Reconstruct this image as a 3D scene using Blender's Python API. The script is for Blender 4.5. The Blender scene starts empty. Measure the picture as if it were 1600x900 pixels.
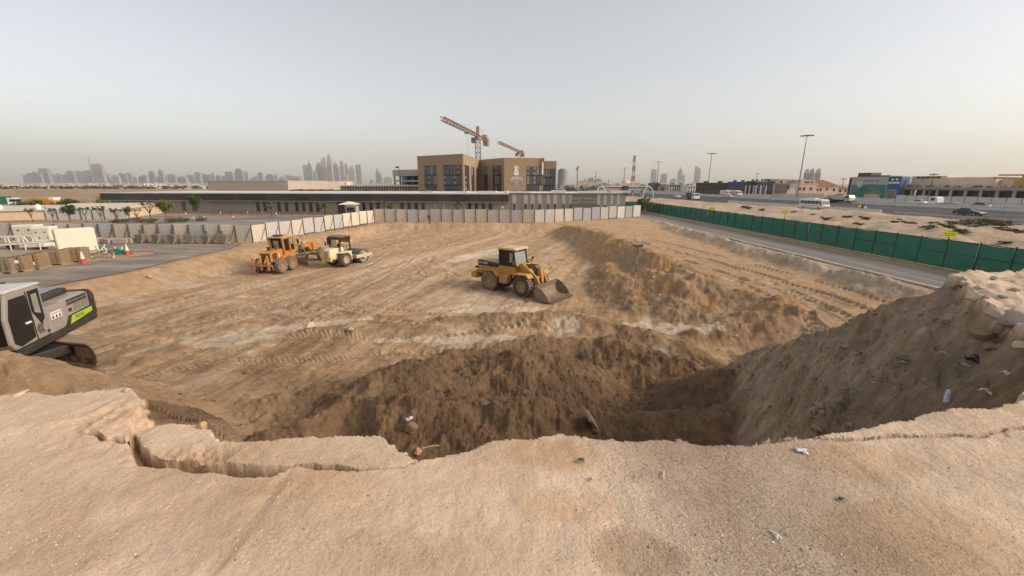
import bpy, bmesh, math, random
import numpy as np
from mathutils import Vector, Matrix
random.seed(7)
R = math.radians
scene = bpy.context.scene
# ------------------------------------------------------------------ camera
CAM_H = 6.2                      # eye height above the surrounding ground (z = 0)
PITCH = math.atan(163 / 640)
cam_d = bpy.data.cameras.new('camera')
cam_d.sensor_width = 36.0
cam_d.lens = 36.0 * 640 / 1600
cam_d.clip_start = 0.05
cam_d.clip_end = 20000
cam = bpy.data.objects.new('camera', cam_d)
scene.collection.objects.link(cam)
cam.location = (0, 0, CAM_H)
cam.rotation_euler = (R(90) - PITCH, 0, 0)
scene.camera = cam
# ------------------------------------------------------------------ sky and sun
SUN_AZ, SUN_EL = 104.0, 30.0      # degrees right of the view direction, above the horizon
world = bpy.data.worlds.new('World')
scene.world = world
world.use_nodes = True
wn = world.node_tree.nodes
wl = world.node_tree.links
wbg = wn['Background']
sky = wn.new('ShaderNodeTexSky')
sky.sky_type = 'NISHITA'
sky.sun_disc = False
sky.sun_elevation = R(SUN_EL)
sky.sun_rotation = R(SUN_AZ)
sky.air_density = 1.0
sky.dust_density = 1.6
sky.ozone_density = 1.0
sky.altitude = 0
hsv = wn.new('ShaderNodeHueSaturation')
hsv.inputs['Saturation'].default_value = 0.56
wl.new(sky.outputs[0], hsv.inputs['Color'])
tint = wn.new('ShaderNodeMix'); tint.data_type = 'RGBA'; tint.blend_type = 'MULTIPLY'; tint.inputs[0].default_value = 1.0
tint.inputs[7].default_value = (1.0, .955, .89, 1)
wl.new(hsv.outputs[0], tint.inputs[6])
veil = wn.new('ShaderNodeMix'); veil.data_type = 'RGBA'; veil.inputs[0].default_value = .30      # even dust haze over the whole dome
veil.inputs[7].default_value = (2.75, 2.55, 2.26, 1)
wl.new(tint.outputs[2], veil.inputs[6])
wl.new(veil.outputs[2], wbg.inputs[0])
wbg.inputs[1].default_value = 0.15
sun_d = bpy.data.lights.new('sun', 'SUN')
sun_d.energy = 2.0
sun_d.angle = R(18)
sun_d.color = (1.0, 0.86, 0.70)
sun = bpy.data.objects.new('sun', sun_d)
scene.collection.objects.link(sun)
sdir = Vector((math.sin(R(SUN_AZ)) * math.cos(R(SUN_EL)), math.cos(R(SUN_AZ)) * math.cos(R(SUN_EL)), math.sin(R(SUN_EL))))
sun.rotation_euler = sdir.to_track_quat('Z', 'Y').to_euler()
sun.location = (60, 0, 60)
vs = scene.view_settings
vs.view_transform = 'Standard'
vs.look = 'None'
vs.gamma = 1.0
vs.use_curve_mapping = False
vs.exposure = 0.62
scene.render.engine = 'CYCLES'
# ------------------------------------------------------------------ helpers
COL = scene.collection
CP, SP = math.cos(PITCH), math.sin(PITCH)

def ray(px, py):
    a = (px - 800) / 640
    b = -(py - 450) / 640
    return Vector((a, CP + b * SP, -SP + b * CP))

def G(px, py, z=0.0):
    """the place on the level plane z seen at a spot of the survey photo"""
    d = ray(px, py)
    t = (z - CAM_H) / d.z
    return Vector((d.x * t, d.y * t, z))

def C(px, py, t):
    d = ray(px, py)
    return Vector((d.x * t, d.y * t, CAM_H + d.z * t))

def tag(o, label=None, cat=None, group=None, kind=None):
    if label: o['label'] = label
    if cat: o['category'] = cat
    if group: o['group'] = group
    if kind: o['kind'] = kind
    return o

def empty(name, loc=(0, 0, 0), rz=0.0, label=None, cat=None, group=None):
    o = bpy.data.objects.new(name, None)
    o.empty_display_size = 0.2
    COL.objects.link(o)
    o.location = loc
    o.rotation_euler = (0, 0, rz)
    return tag(o, label, cat, group)

def copy_tree(o, parent=None):
    c = o.copy()
    COL.objects.link(c)
    c.parent = parent
    for ch in [q for q in bpy.data.objects if q.parent == o]:
        copy_tree(ch, c)
    return c

class MB:
    def __init__(s):
        s.v = []; s.f = []; s.m = []
    def add(s, vs_, fs, mi=0):
        k = len(s.v)
        s.v += [tuple(p) for p in vs_]
        for f in fs:
            s.f.append(tuple(i + k for i in f)); s.m.append(mi)
        return s
    def box(s, x0, x1, y0, y1, z0, z1, mi=0):
        return s.add([(x0, y0, z0), (x1, y0, z0), (x1, y1, z0), (x0, y1, z0), (x0, y0, z1), (x1, y0, z1), (x1, y1, z1), (x0, y1, z1)],
                     [(3, 2, 1, 0), (4, 5, 6, 7), (0, 1, 5, 4), (1, 2, 6, 5), (2, 3, 7, 6), (3, 0, 4, 7)], mi)
    def obox(s, c, size, rz=0.0, rx=0.0, ry=0.0, mi=0):
        m = Matrix.Rotation(rz, 3, 'Z') @ Matrix.Rotation(ry, 3, 'Y') @ Matrix.Rotation(rx, 3, 'X')
        a, b, h = size[0] / 2, size[1] / 2, size[2] / 2
        pts = [Vector(c) + m @ Vector(p) for p in [(-a, -b, -h), (a, -b, -h), (a, b, -h), (-a, b, -h), (-a, -b, h), (a, -b, h), (a, b, h), (-a, b, h)]]
        return s.add(pts, [(3, 2, 1, 0), (4, 5, 6, 7), (0, 1, 5, 4), (1, 2, 6, 5), (2, 3, 7, 6), (3, 0, 4, 7)], mi)
    def beam(s, p0, p1, w, h, mi=0):
        p0, p1 = Vector(p0), Vector(p1)
        d = (p1 - p0); L = d.length
        d.normalize()
        up = Vector((0, 0, 1)) if abs(d.z) < .95 else Vector((0, 1, 0))
        sd = d.cross(up).normalized(); up = sd.cross(d)
        pts = []
        for q in (p0, p1):
            for a, b in ((-1, -1), (1, -1), (1, 1), (-1, 1)):
                pts.append(q + sd * (a * w / 2) + up * (b * h / 2))
        return s.add(pts, [(3, 2, 1, 0), (4, 5, 6, 7), (0, 1, 5, 4), (1, 2, 6, 5), (2, 3, 7, 6), (3, 0, 4, 7)], mi)
    def prism(s, poly, a0, a1, axis='y', mi=0):
        """polygon extruded along axis; axis y: poly is (x,z); x: (y,z); z: (x,y)"""
        def P(u, w, a):
            return {'y': (u, a, w), 'x': (a, u, w), 'z': (u, w, a)}[axis]
        n = len(poly)
        pts = [P(u, w, a0) for u, w in poly] + [P(u, w, a1) for u, w in poly]
        fs = [tuple(range(n))[::-1], tuple(range(n, 2 * n))]
        fs += [(i, (i + 1) % n, n + (i + 1) % n, n + i) for i in range(n)]
        return s.add(pts, fs, mi)
    def cyl(s, p0, p1, r, n=12, r2=None, mi=0, caps=True):
        p0, p1 = Vector(p0), Vector(p1)
        r2 = r if r2 is None else r2
        d = (p1 - p0).normalized()
        up = Vector((0, 0, 1)) if abs(d.z) < .95 else Vector((1, 0, 0))
        a = d.cross(up).normalized(); b = d.cross(a)
        pts = []
        for q, rr in ((p0, r), (p1, r2)):
            for i in range(n):
                t = 2 * math.pi * i / n
                pts.append(q + a * (math.cos(t) * rr) + b * (math.sin(t) * rr))
        fs = [(i, (i + 1) % n, n + (i + 1) % n, n + i) for i in range(n)]
        if caps: fs += [tuple(range(n))[::-1], tuple(range(n, 2 * n))]
        return s.add(pts, fs, mi)
    def tube(s, pts, r, n=6, mi=0):
        for a, b in zip(pts[:-1], pts[1:]):
            s.cyl(a, b, r, n, mi=mi)
        return s
    def lathe(s, prof, c, axis='y', n=24, mi=0):
        """prof: (radius, offset along axis) list"""
        c = Vector(c)
        ax = {'x': Vector((1, 0, 0)), 'y': Vector((0, 1, 0)), 'z': Vector((0, 0, 1))}[axis]
        u = {'x': Vector((0, 1, 0)), 'y': Vector((0, 0, 1)), 'z': Vector((1, 0, 0))}[axis]
        w = ax.cross(u)
        pts = []
        for r, o in prof:
            for i in range(n):
                t = 2 * math.pi * i / n
                pts.append(c + ax * o + u * (r * math.cos(t)) + w * (r * math.sin(t)))
        fs = []
        for k in range(len(prof) - 1):
            for i in range(n):
                j = (i + 1) % n
                fs.append((k * n + i, k * n + j, (k + 1) * n + j, (k + 1) * n + i))
        return s.add(pts, fs, mi)
    def quad(s, a, b, c, d, mi=0):
        return s.add([a, b, c, d], [(0, 1, 2, 3)], mi)
    def rock(s, c, r, seed=0, sq=(1, 1, 1), n=2, mi=0):
        rnd = random.Random(seed)
        bm = bmesh.new()
        bmesh.ops.create_icosphere(bm, subdivisions=n, radius=1.0)
        ph = [rnd.uniform(0, 6) for _ in range(6)]
        cuts = []
        for _ in range(7):
            q = Vector((rnd.gauss(0, 1), rnd.gauss(0, 1), rnd.gauss(0, 1))).normalized()
            cuts.append((q, rnd.uniform(.62, .9)))
        pts = []
        for v in bm.verts:
            p = v.co.copy()
            k = 1 + .12 * math.sin(3 * p.x + ph[0]) * math.sin(4 * p.y + ph[1]) + .1 * math.sin(5 * p.z + ph[2] + 2 * p.x)
            p *= k
            for q, dd in cuts:
                e = p.dot(q)
                if e > dd: p -= q * (e - dd)
            pts.append((c[0] + p.x * r * sq[0], c[1] + p.y * r * sq[1], c[2] + p.z * r * sq[2]))
        fs = [tuple(v.index for v in f.verts) for f in bm.faces]
        bm.verts.index_update()
        bm.free()
        return s.add(pts, fs, mi)
    def build(s, name, mats, parent=None, smooth=False, bevel=0.0, label=None, cat=None, group=None, kind=None, loc=None, rz=0.0):
        me = bpy.data.meshes.new(name)
        me.from_pydata(s.v, [], s.f)
        if not isinstance(mats, (list, tuple)): mats = [mats]
        for m in mats: me.materials.append(m)
        if len(mats) > 1: me.polygons.foreach_set('material_index', s.m)
        me.update()
        bm = bmesh.new(); bm.from_mesh(me)
        bmesh.ops.recalc_face_normals(bm, faces=bm.faces)
        bm.to_mesh(me); bm.free()
        if smooth:
            me.polygons.foreach_set('use_smooth', [True] * len(me.polygons))
        o = bpy.data.objects.new(name, me)
        COL.objects.link(o)
        if smooth and smooth != 'full':
            me.set_sharp_from_angle(angle=R(38))
        if bevel > 0:
            b = o.modifiers.new('bevel', 'BEVEL'); b.width = bevel; b.segments = 2; b.limit_method = 'ANGLE'; b.angle_limit = R(40)
        if parent is not None: o.parent = parent
        if loc is not None: o.location = loc
        if rz: o.rotation_euler = (0, 0, rz)
        return tag(o, label, cat, group, kind)

def text_mesh(txt, name, size, mat, parent, loc, rot, extrude=.01, align='CENTER', spacing=1.0):
    cu = bpy.data.curves.new('lettering', 'FONT')
    cu.body = txt; cu.size = size; cu.extrude = extrude; cu.align_x = align; cu.align_y = 'CENTER'; cu.space_character = spacing
    tmp = bpy.data.objects.new('lettering_tmp', cu)
    COL.objects.link(tmp)
    me = bpy.data.meshes.new_from_object(tmp)
    bpy.data.objects.remove(tmp); bpy.data.curves.remove(cu)
    me.materials.clear(); me.materials.append(mat)
    o = bpy.data.objects.new(name, me)
    COL.objects.link(o)
    o.parent = parent; o.location = loc; o.rotation_euler = rot
    return o

# ------------------------------------------------------------------ materials
MATS = {}
def M(name, col, rough=.75, metal=0.0, var=.12, scale=2.0, dust=0.0, bump=0.0, bscale=20.0, dustcol=(.42, .30, .19), spec=.35, emit=0, noise_dist=0.0, mud=0.0):
    if name in MATS: return MATS[name]
    m = bpy.data.materials.new(name); m.use_nodes = True
    nt = m.node_tree; n = nt.nodes; l = nt.links
    b = n['Principled BSDF']
    b.inputs['Roughness'].default_value = rough
    b.inputs['Metallic'].default_value = metal
    b.inputs['Specular IOR Level'].default_value = spec
    tc = n.new('ShaderNodeTexCoord')
    nz = n.new('ShaderNodeTexNoise'); nz.inputs['Scale'].default_value = scale; nz.inputs['Detail'].default_value = 6; nz.inputs['Roughness'].default_value = .65
    nz.inputs['Distortion'].default_value = noise_dist
    l.new(tc.outputs['Object'], nz.inputs['Vector'])
    mr = n.new('ShaderNodeMapRange')
    mr.inputs['From Min'].default_value = .25; mr.inputs['From Max'].default_value = .75
    mr.inputs['To Min'].default_value = 1 - var; mr.inputs['To Max'].default_value = 1 + var
    l.new(nz.outputs['Fac'], mr.inputs['Value'])
    mx = n.new('ShaderNodeMix'); mx.data_type = 'RGBA'; mx.blend_type = 'MULTIPLY'
    mx.inputs[0].default_value = 1
    mx.inputs[6].default_value = (*col, 1)
    l.new(mr.outputs[0], mx.inputs[7])
    out = mx.outputs[2]
    if dust > 0:
        n2 = n.new('ShaderNodeTexNoise'); n2.inputs['Scale'].default_value = scale * 1.7; n2.inputs['Detail'].default_value = 8; n2.inputs['Roughness'].default_value = .7
        l.new(tc.outputs['Object'], n2.inputs['Vector'])
        r2 = n.new('ShaderNodeMapRange'); r2.inputs['From Min'].default_value = .42; r2.inputs['From Max'].default_value = .68
        r2.inputs['To Min'].default_value = dust * .25; r2.inputs['To Max'].default_value = min(1, dust * 1.1)
        l.new(n2.outputs['Fac'], r2.inputs['Value'])
        m2 = n.new('ShaderNodeMix'); m2.data_type = 'RGBA'
        l.new(r2.outputs[0], m2.inputs[0]); l.new(out, m2.inputs[6]); m2.inputs[7].default_value = (*dustcol, 1)
        out = m2.outputs[2]
    if mud > 0:
        sp = n.new('ShaderNodeSeparateXYZ'); l.new(tc.outputs['Object'], sp.inputs[0])
        n5 = n.new('ShaderNodeTexNoise'); n5.inputs['Scale'].default_value = 4.5; n5.inputs['Detail'].default_value = 7; n5.inputs['Roughness'].default_value = .7
        l.new(tc.outputs['Object'], n5.inputs['Vector'])
        ma = n.new('ShaderNodeMath'); ma.operation = 'MULTIPLY_ADD'; ma.inputs[1].default_value = 1.6; l.new(n5.outputs['Fac'], ma.inputs[0]); l.new(sp.outputs['Z'], ma.inputs[2])
        r5 = n.new('ShaderNodeMapRange'); r5.inputs['From Min'].default_value = 1.3; r5.inputs['From Max'].default_value = 2.3; r5.inputs['To Min'].default_value = mud; r5.inputs['To Max'].default_value = 0
        l.new(ma.outputs[0], r5.inputs['Value'])
        m5 = n.new('ShaderNodeMix'); m5.data_type = 'RGBA'; l.new(r5.outputs[0], m5.inputs[0]); l.new(out, m5.inputs[6]); m5.inputs[7].default_value = (.30, .205, .125, 1)
        out = m5.outputs[2]
    l.new(out, b.inputs['Base Color'])
    if emit: 
        l.new(out, b.inputs['Emission Color']); b.inputs['Emission Strength'].default_value = emit
    if bump > 0:
        n3 = n.new('ShaderNodeTexNoise'); n3.inputs['Scale'].default_value = bscale; n3.inputs['Detail'].default_value = 5
        l.new(tc.outputs['Object'], n3.inputs['Vector'])
        bp = n.new('ShaderNodeBump'); bp.inputs['Strength'].default_value = bump; bp.inputs['Distance'].default_value = .02
        l.new(n3.outputs['Fac'], bp.inputs['Height']); l.new(bp.outputs[0], b.inputs['Normal'])
    MATS[name] = m
    return m

def glass_mat(name, col=(.03, .04, .045), rough=.08):
    if name in MATS: return MATS[name]
    m = M(name, col, rough=rough, var=.25, scale=.6, spec=.8)
    return m
# ------------------------------------------------------------------ terrain
_rs = np.random.RandomState(11)
_TAB = _rs.rand(256, 256)
def vnoise(x, y, seed=0):
    x = x + seed * 17.31; y = y + seed * 41.77
    ix = np.floor(x).astype(np.int64); iy = np.floor(y).astype(np.int64)
    fx = x - ix; fy = y - iy
    fx = fx * fx * fx * (fx * (fx * 6 - 15) + 10); fy = fy * fy * fy * (fy * (fy * 6 - 15) + 10)
    a = _TAB[ix & 255, iy & 255]; b = _TAB[(ix + 1) & 255, iy & 255]
    c = _TAB[ix & 255, (iy + 1) & 255]; d = _TAB[(ix + 1) & 255, (iy + 1) & 255]
    return (a + (b - a) * fx) * (1 - fy) + (c + (d - c) * fx) * fy
def fbm(x, y, octv=4, gain=.5, seed=0, ridged=False):
    s = np.zeros_like(x); amp = 1.0; tot = 0
    for o in range(octv):
        k = vnoise(x, y, seed + o)
        k = (1 - np.abs(2 * k - 1)) if ridged else k
        s += amp * (k - .5) * 2; tot += amp
        amp *= gain
        x, y = (x * .8 - y * .6) * 2.03, (x * .6 + y * .8) * 2.03
    return s / tot
def sst(a, b, x):
    t = np.clip((x - a) / (b - a), 0, 1)
    return t * t * (3 - 2 * t)
def segdist(x, y, pts, vals=None):
    """distance to a polyline, plus interpolated value, arc length and side"""
    best = np.full(x.shape, 1e9); val = np.zeros_like(x); arc = np.zeros_like(x); side = np.zeros_like(x)
    acc = 0.0
    for i in range(len(pts) - 1):
        ax, ay = pts[i][0], pts[i][1]; bx, by = pts[i + 1][0], pts[i + 1][1]
        dx, dy = bx - ax, by - ay; L2 = dx * dx + dy * dy; L = math.sqrt(L2)
        t = np.clip(((x - ax) * dx + (y - ay) * dy) / L2, 0, 1)
        ex = x - ax - t * dx; ey = y - ay - t * dy
        d = np.sqrt(ex * ex + ey * ey)
        m = d < best
        best = np.where(m, d, best)
        arc = np.where(m, acc + t * L, arc)
        side = np.where(m, np.sign(dx * ey - dy * ex), side)
        if vals is not None: val = np.where(m, vals[i] + (vals[i + 1] - vals[i]) * t, val)
        acc += L
    return best, val, arc, side
def inpoly(x, y, pts):
    c = np.zeros(x.shape, bool)
    n = len(pts)
    for i in range(n):
        ax, ay = pts[i][0], pts[i][1]; bx, by = pts[(i + 1) % n][0], pts[(i + 1) % n][1]
        if ay == by: continue
        k = ((ay > y) != (by > y)) & (x < (bx - ax) * (y - ay) / (by - ay) + ax)
        c ^= k
    return c
def smax(a, b, k):
    h = np.clip(.5 + .5 * (a - b) / k, 0, 1)
    return b + (a - b) * h + k * h * (1 - h)

ZP, ZF = 4.5, -1.0
def GP(lst, z):
    return [tuple(G(px, py, z))[:2] for px, py in lst]
EDGE = GP([(-330, 655), (-200, 640), (-100, 628), (0, 617), (40, 612), (85, 619), (130, 612), (165, 608), (195, 604), (213, 614), (222, 640), (232, 662), (260, 656), (290, 659),
           (322, 655), (327, 676), (342, 684), (400, 681), (450, 679), (500, 676), (525, 672), (560, 672), (603, 676), (612, 690), (626, 702),
           (648, 707), (662, 716), (690, 712), (735, 704), (760, 690), (800, 682), (850, 680), (880, 677), (905, 677), (930, 685), (1000, 685),
           (1073, 686), (1080, 692), (1140, 697), (1180, 691), (1200, 687), (1250, 682), (1310, 677), (1332, 670), (1393, 661), (1402, 655),
           (1480, 641), (1560, 637), (1592, 630), (1602, 612)], ZP)
CREST = [(4.75, 3.25), (5.6, 3.9), (6.5, 4.9), (7.3, 6.0), (7.7, 6.9), (8.4, 7.7), (9.6, 8.1), (11.5, 8.6), (15, 8.9), (22, 8.2), (30, 5)]
PLATEAU = EDGE + CREST + [(34, -10), (30, -35), (-30, -35), (-34, -10), (-26, 3.0), (-14, 3.6), (-9, 3.75)]
CRACK = GP([(136, 677), (150, 679), (162, 688), (178, 686), (196, 690), (207, 680), (206, 672), (207, 680), (212, 697), (226, 712), (242, 719), (292, 721), (312, 729), (345, 728), (392, 737),
            (430, 735), (462, 726), (486, 727), (500, 730), (520, 729), (535, 731), (562, 732), (600, 729), (630, 725), (655, 714)], ZP)
CRACKW = [.008, .014, .009, .016, .014, .016, .010, .018, .030, .046, .045, .042, .055, .05, .058, .048, .020, .028, .030, .030, .026, .012, .010, .016, .02]
CRACK2 = GP([(1178, 692), (1215, 688), (1262, 683), (1300, 686), (1345, 684), (1395, 680), (1440, 681), (1490, 678), (1530, 681), (1552, 676), (1570, 671), (1600, 669), (1680, 662)], ZP)
SLAB = GP([(207, 680), (226, 712), (242, 719), (312, 729), (392, 737), (462, 726), (520, 729), (562, 732), (630, 725), (655, 714)], ZP) + \
       GP([(640, 660), (600, 640), (400, 640), (230, 630), (205, 660)], ZP)
PIT = GP([(-700, 640), (-330, 548), (-120, 496), (80, 449), (200, 427), (300, 404), (370, 391), (425, 381), (500, 368), (560, 357), (600, 351), (700, 352), (800, 353),
          (880, 354), (940, 358)], 0) + [(12.5, 44), (11.5, 36), (11.5, 30), (12.5, 26), (13.5, 21), (14.5, 17), (15, 13), (14, 5), (-30, 2)]
# heaps and banks: crest line, crest heights, slope, smoothing
def Gz(lst): return [tuple(G(px, py, z)) for px, py, z in lst]
RIDGES = [
    (Gz([(880, 352, .4), (925, 358, .8), (975, 374, 1.15), (1030, 398, 1.1), (1075, 412, .9), (1110, 425, .5)]), .62, .5),
    (Gz([(1060, 420, .9), (1110, 436, .8), (1165, 452, .5), (1215, 462, .55), (1245, 470, .2)]), .6, .35),
    (Gz([(1165, 488, .0), (1215, 492, .15), (1255, 505, -.1)]), .55, .3),
    (Gz([(1005, 420, .5), (1050, 432, .75), (1085, 448, .45)]), .6, .3),
    (Gz([(1020, 462, -.2), (1075, 470, .05), (1120, 480, -.1)]), .5, .3),
    (Gz([(1090, 508, -.45), (1140, 500, -.25), (1190, 512, -.4)]), .5, .25),
    (Gz([(1205, 475, .25), (1250, 480, .45), (1290, 497, .1)]), .6, .25),
    (Gz([(950, 412, -.1), (985, 440, .15), (1000, 470, -.35)]), .45, .35),
    (Gz([(1240, 530, -.45), (1290, 535, -.2), (1330, 548, -.3)]), .5, .25),
    (Gz([(790, 492, -.55), (850, 490, -.45), (915, 492, -.4), (960, 502, -.55), (1010, 515, -.6), (1080, 535, -.7)]), .5, .25),
    (Gz([(690, 500, -.75), (740, 494, -.7), (790, 492, -.6)]), .4, .2),
    (Gz([(470, 518, -.75), (530, 512, -.65), (575, 515, -.75)]), .45, .2),
    (Gz([(150, 560, -.75), (215, 560, -.7), (270, 548, -.85)]), .4, .2),
    # spur running from the left down into the hole, then the near heap
    (Gz([(330, 640, -.95), (430, 622, -.75), (520, 600, -.6), (600, 578, -.7), (640, 572, -.75)]), .55, .25),
    (Gz([(380, 690, -.5), (470, 660, -.35), (545, 625, -.35), (600, 590, -.55)]), .65, .2),
    (Gz([(560, 628, -.3), (620, 622, .05), (690, 634, .1), (760, 630, .3), (830, 632, .3), (890, 640, .1), (950, 648, -.05), (1030, 644, -.1), (1110, 640, -.2), (1190, 622, -.5)]), .62, .2),
    (Gz([(640, 572, -.7), (720, 548, -.75), (800, 535, -.8), (860, 527, -.75), (940, 527, -.75), (1010, 540, -.8), (1080, 560, -.8)]), .6, .25),
    (Gz([(585, 585, .0), (625, 572, .1), (665, 580, -.1)]), .6, .45),
    (Gz([(760, 560, -.55), (815, 548, -.3), (870, 556, -.55)]), .55, .45),
    (Gz([(1120, 580, -.5), (1165, 590, -.3), (1205, 610, -.45)]), .6, .4),
    # sand pile on the left before the excavator
    ([(-30, 10.6, 2.6), (-20, 10.0, 2.5), (-12.75, 9.5, 2.1), (-11.3, 9.5, 1.6), (-10.2, 9.4, 1.1), (-8.8, 9.2, .3), (-7.5, 8.7, -.6)], .78, .4),
    # grey spoil bank along the trench by the service road
    ([(22.2, 78, .2), (22.4, 66, .75), (22.2, 50, .7), (22.0, 36, .75), (22.0, 24, .7), (22.2, 10, .6)], .55, .25),
    ([(-24, 14.0, -.45), (-19, 13.8, -.5), (-15.8, 13.6, -.6)], .3, .3),
    # toe of the camera mound on the right
    ([(10.5, 12.2, .6), (12.5, 14.6, .0), (15, 16.5, -.1), (18, 18, .1)], .5, .4),
]
TRACKS = [  # tyre and crawler tracks: pixels on the pit floor, half gauge, rut half width, tread pitch, depth
    ([(150, 545), (260, 520), (420, 490), (560, 460), (640, 420), (690, 375)], 1.0, .25, .35, .05, ZF),
    ([(300, 575), (420, 535), (520, 527), (640, 530)], .0, .26, .21, .04, ZF),
    ([(230, 585), (330, 570), (450, 562), (560, 556), (640, 552)], .0, .26, .21, .04, ZF),
    ([(560, 500), (500, 478), (560, 440), (700, 420), (770, 455)], .9, .22, .4, .05, ZF),
    ([(480, 470), (600, 492), (700, 495), (800, 470)], .9, .24, .4, .06, ZF),
    ([(300, 500), (430, 462), (560, 415), (640, 370)], .9, .25, .4, .045, ZF),
    ([(420, 520), (540, 455), (620, 405)], .9, .2, .4, .05, ZF),
    ([(180, 500), (330, 462), (460, 428), (560, 390)], .85, .25, .4, .045, ZF),
    ([(560, 410), (600, 398), (650, 405), (680, 430), (640, 460)], .8, .2, .4, .04, ZF),
    ([(700, 380), (760, 385), (850, 400), (880, 430)], .9, .25, .4, .04, ZF),
    ([(960, 372), (1080, 402), (1180, 432), (1280, 462), (1400, 505)], 1.0, .3, .42, .10, .15),
    ([(1000, 372), (1150, 410), (1260, 440), (1340, 465), (1440, 500)], 1.0, .28, .42, .10, .1),
    ([(1180, 440), (1260, 476), (1330, 515)], 1.0, .3, .42, .10, .1),
    ([(640, 545), (740, 530), (840, 520)], .9, .25, .35, .06, ZF),
]
_stk = []
def tyre_paths():
    for px, g, w, p, dep, z in TRACKS:
        line = [tuple(G(a, b, z))[:2] for a, b in px]
        # smooth
        fine = []
        n = len(line)
        for i in range(n - 1):
            p0 = line[max(i - 1, 0)]; p1 = line[i]; p2 = line[i + 1]; p3 = line[min(i + 2, n - 1)]
            for k in range(6):
                t = k / 6
                fine.append(tuple(.5 * ((2 * p1[j]) + (-p0[j] + p2[j]) * t + (2 * p0[j] - 5 * p1[j] + 4 * p2[j] - p3[j]) * t * t + (-p0[j] + 3 * p1[j] - 3 * p2[j] + p3[j]) * t ** 3) for j in (0, 1)))
        fine.append(line[-1])
        yield fine, g, w, p, dep

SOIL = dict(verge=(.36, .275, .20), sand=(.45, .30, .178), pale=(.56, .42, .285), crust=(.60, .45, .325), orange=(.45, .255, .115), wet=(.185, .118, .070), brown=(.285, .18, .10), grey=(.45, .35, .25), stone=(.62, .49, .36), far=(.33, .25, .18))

SOIL = {k: tuple(min(.72, c * 1.09) for c in v) for k, v in SOIL.items()}

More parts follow.
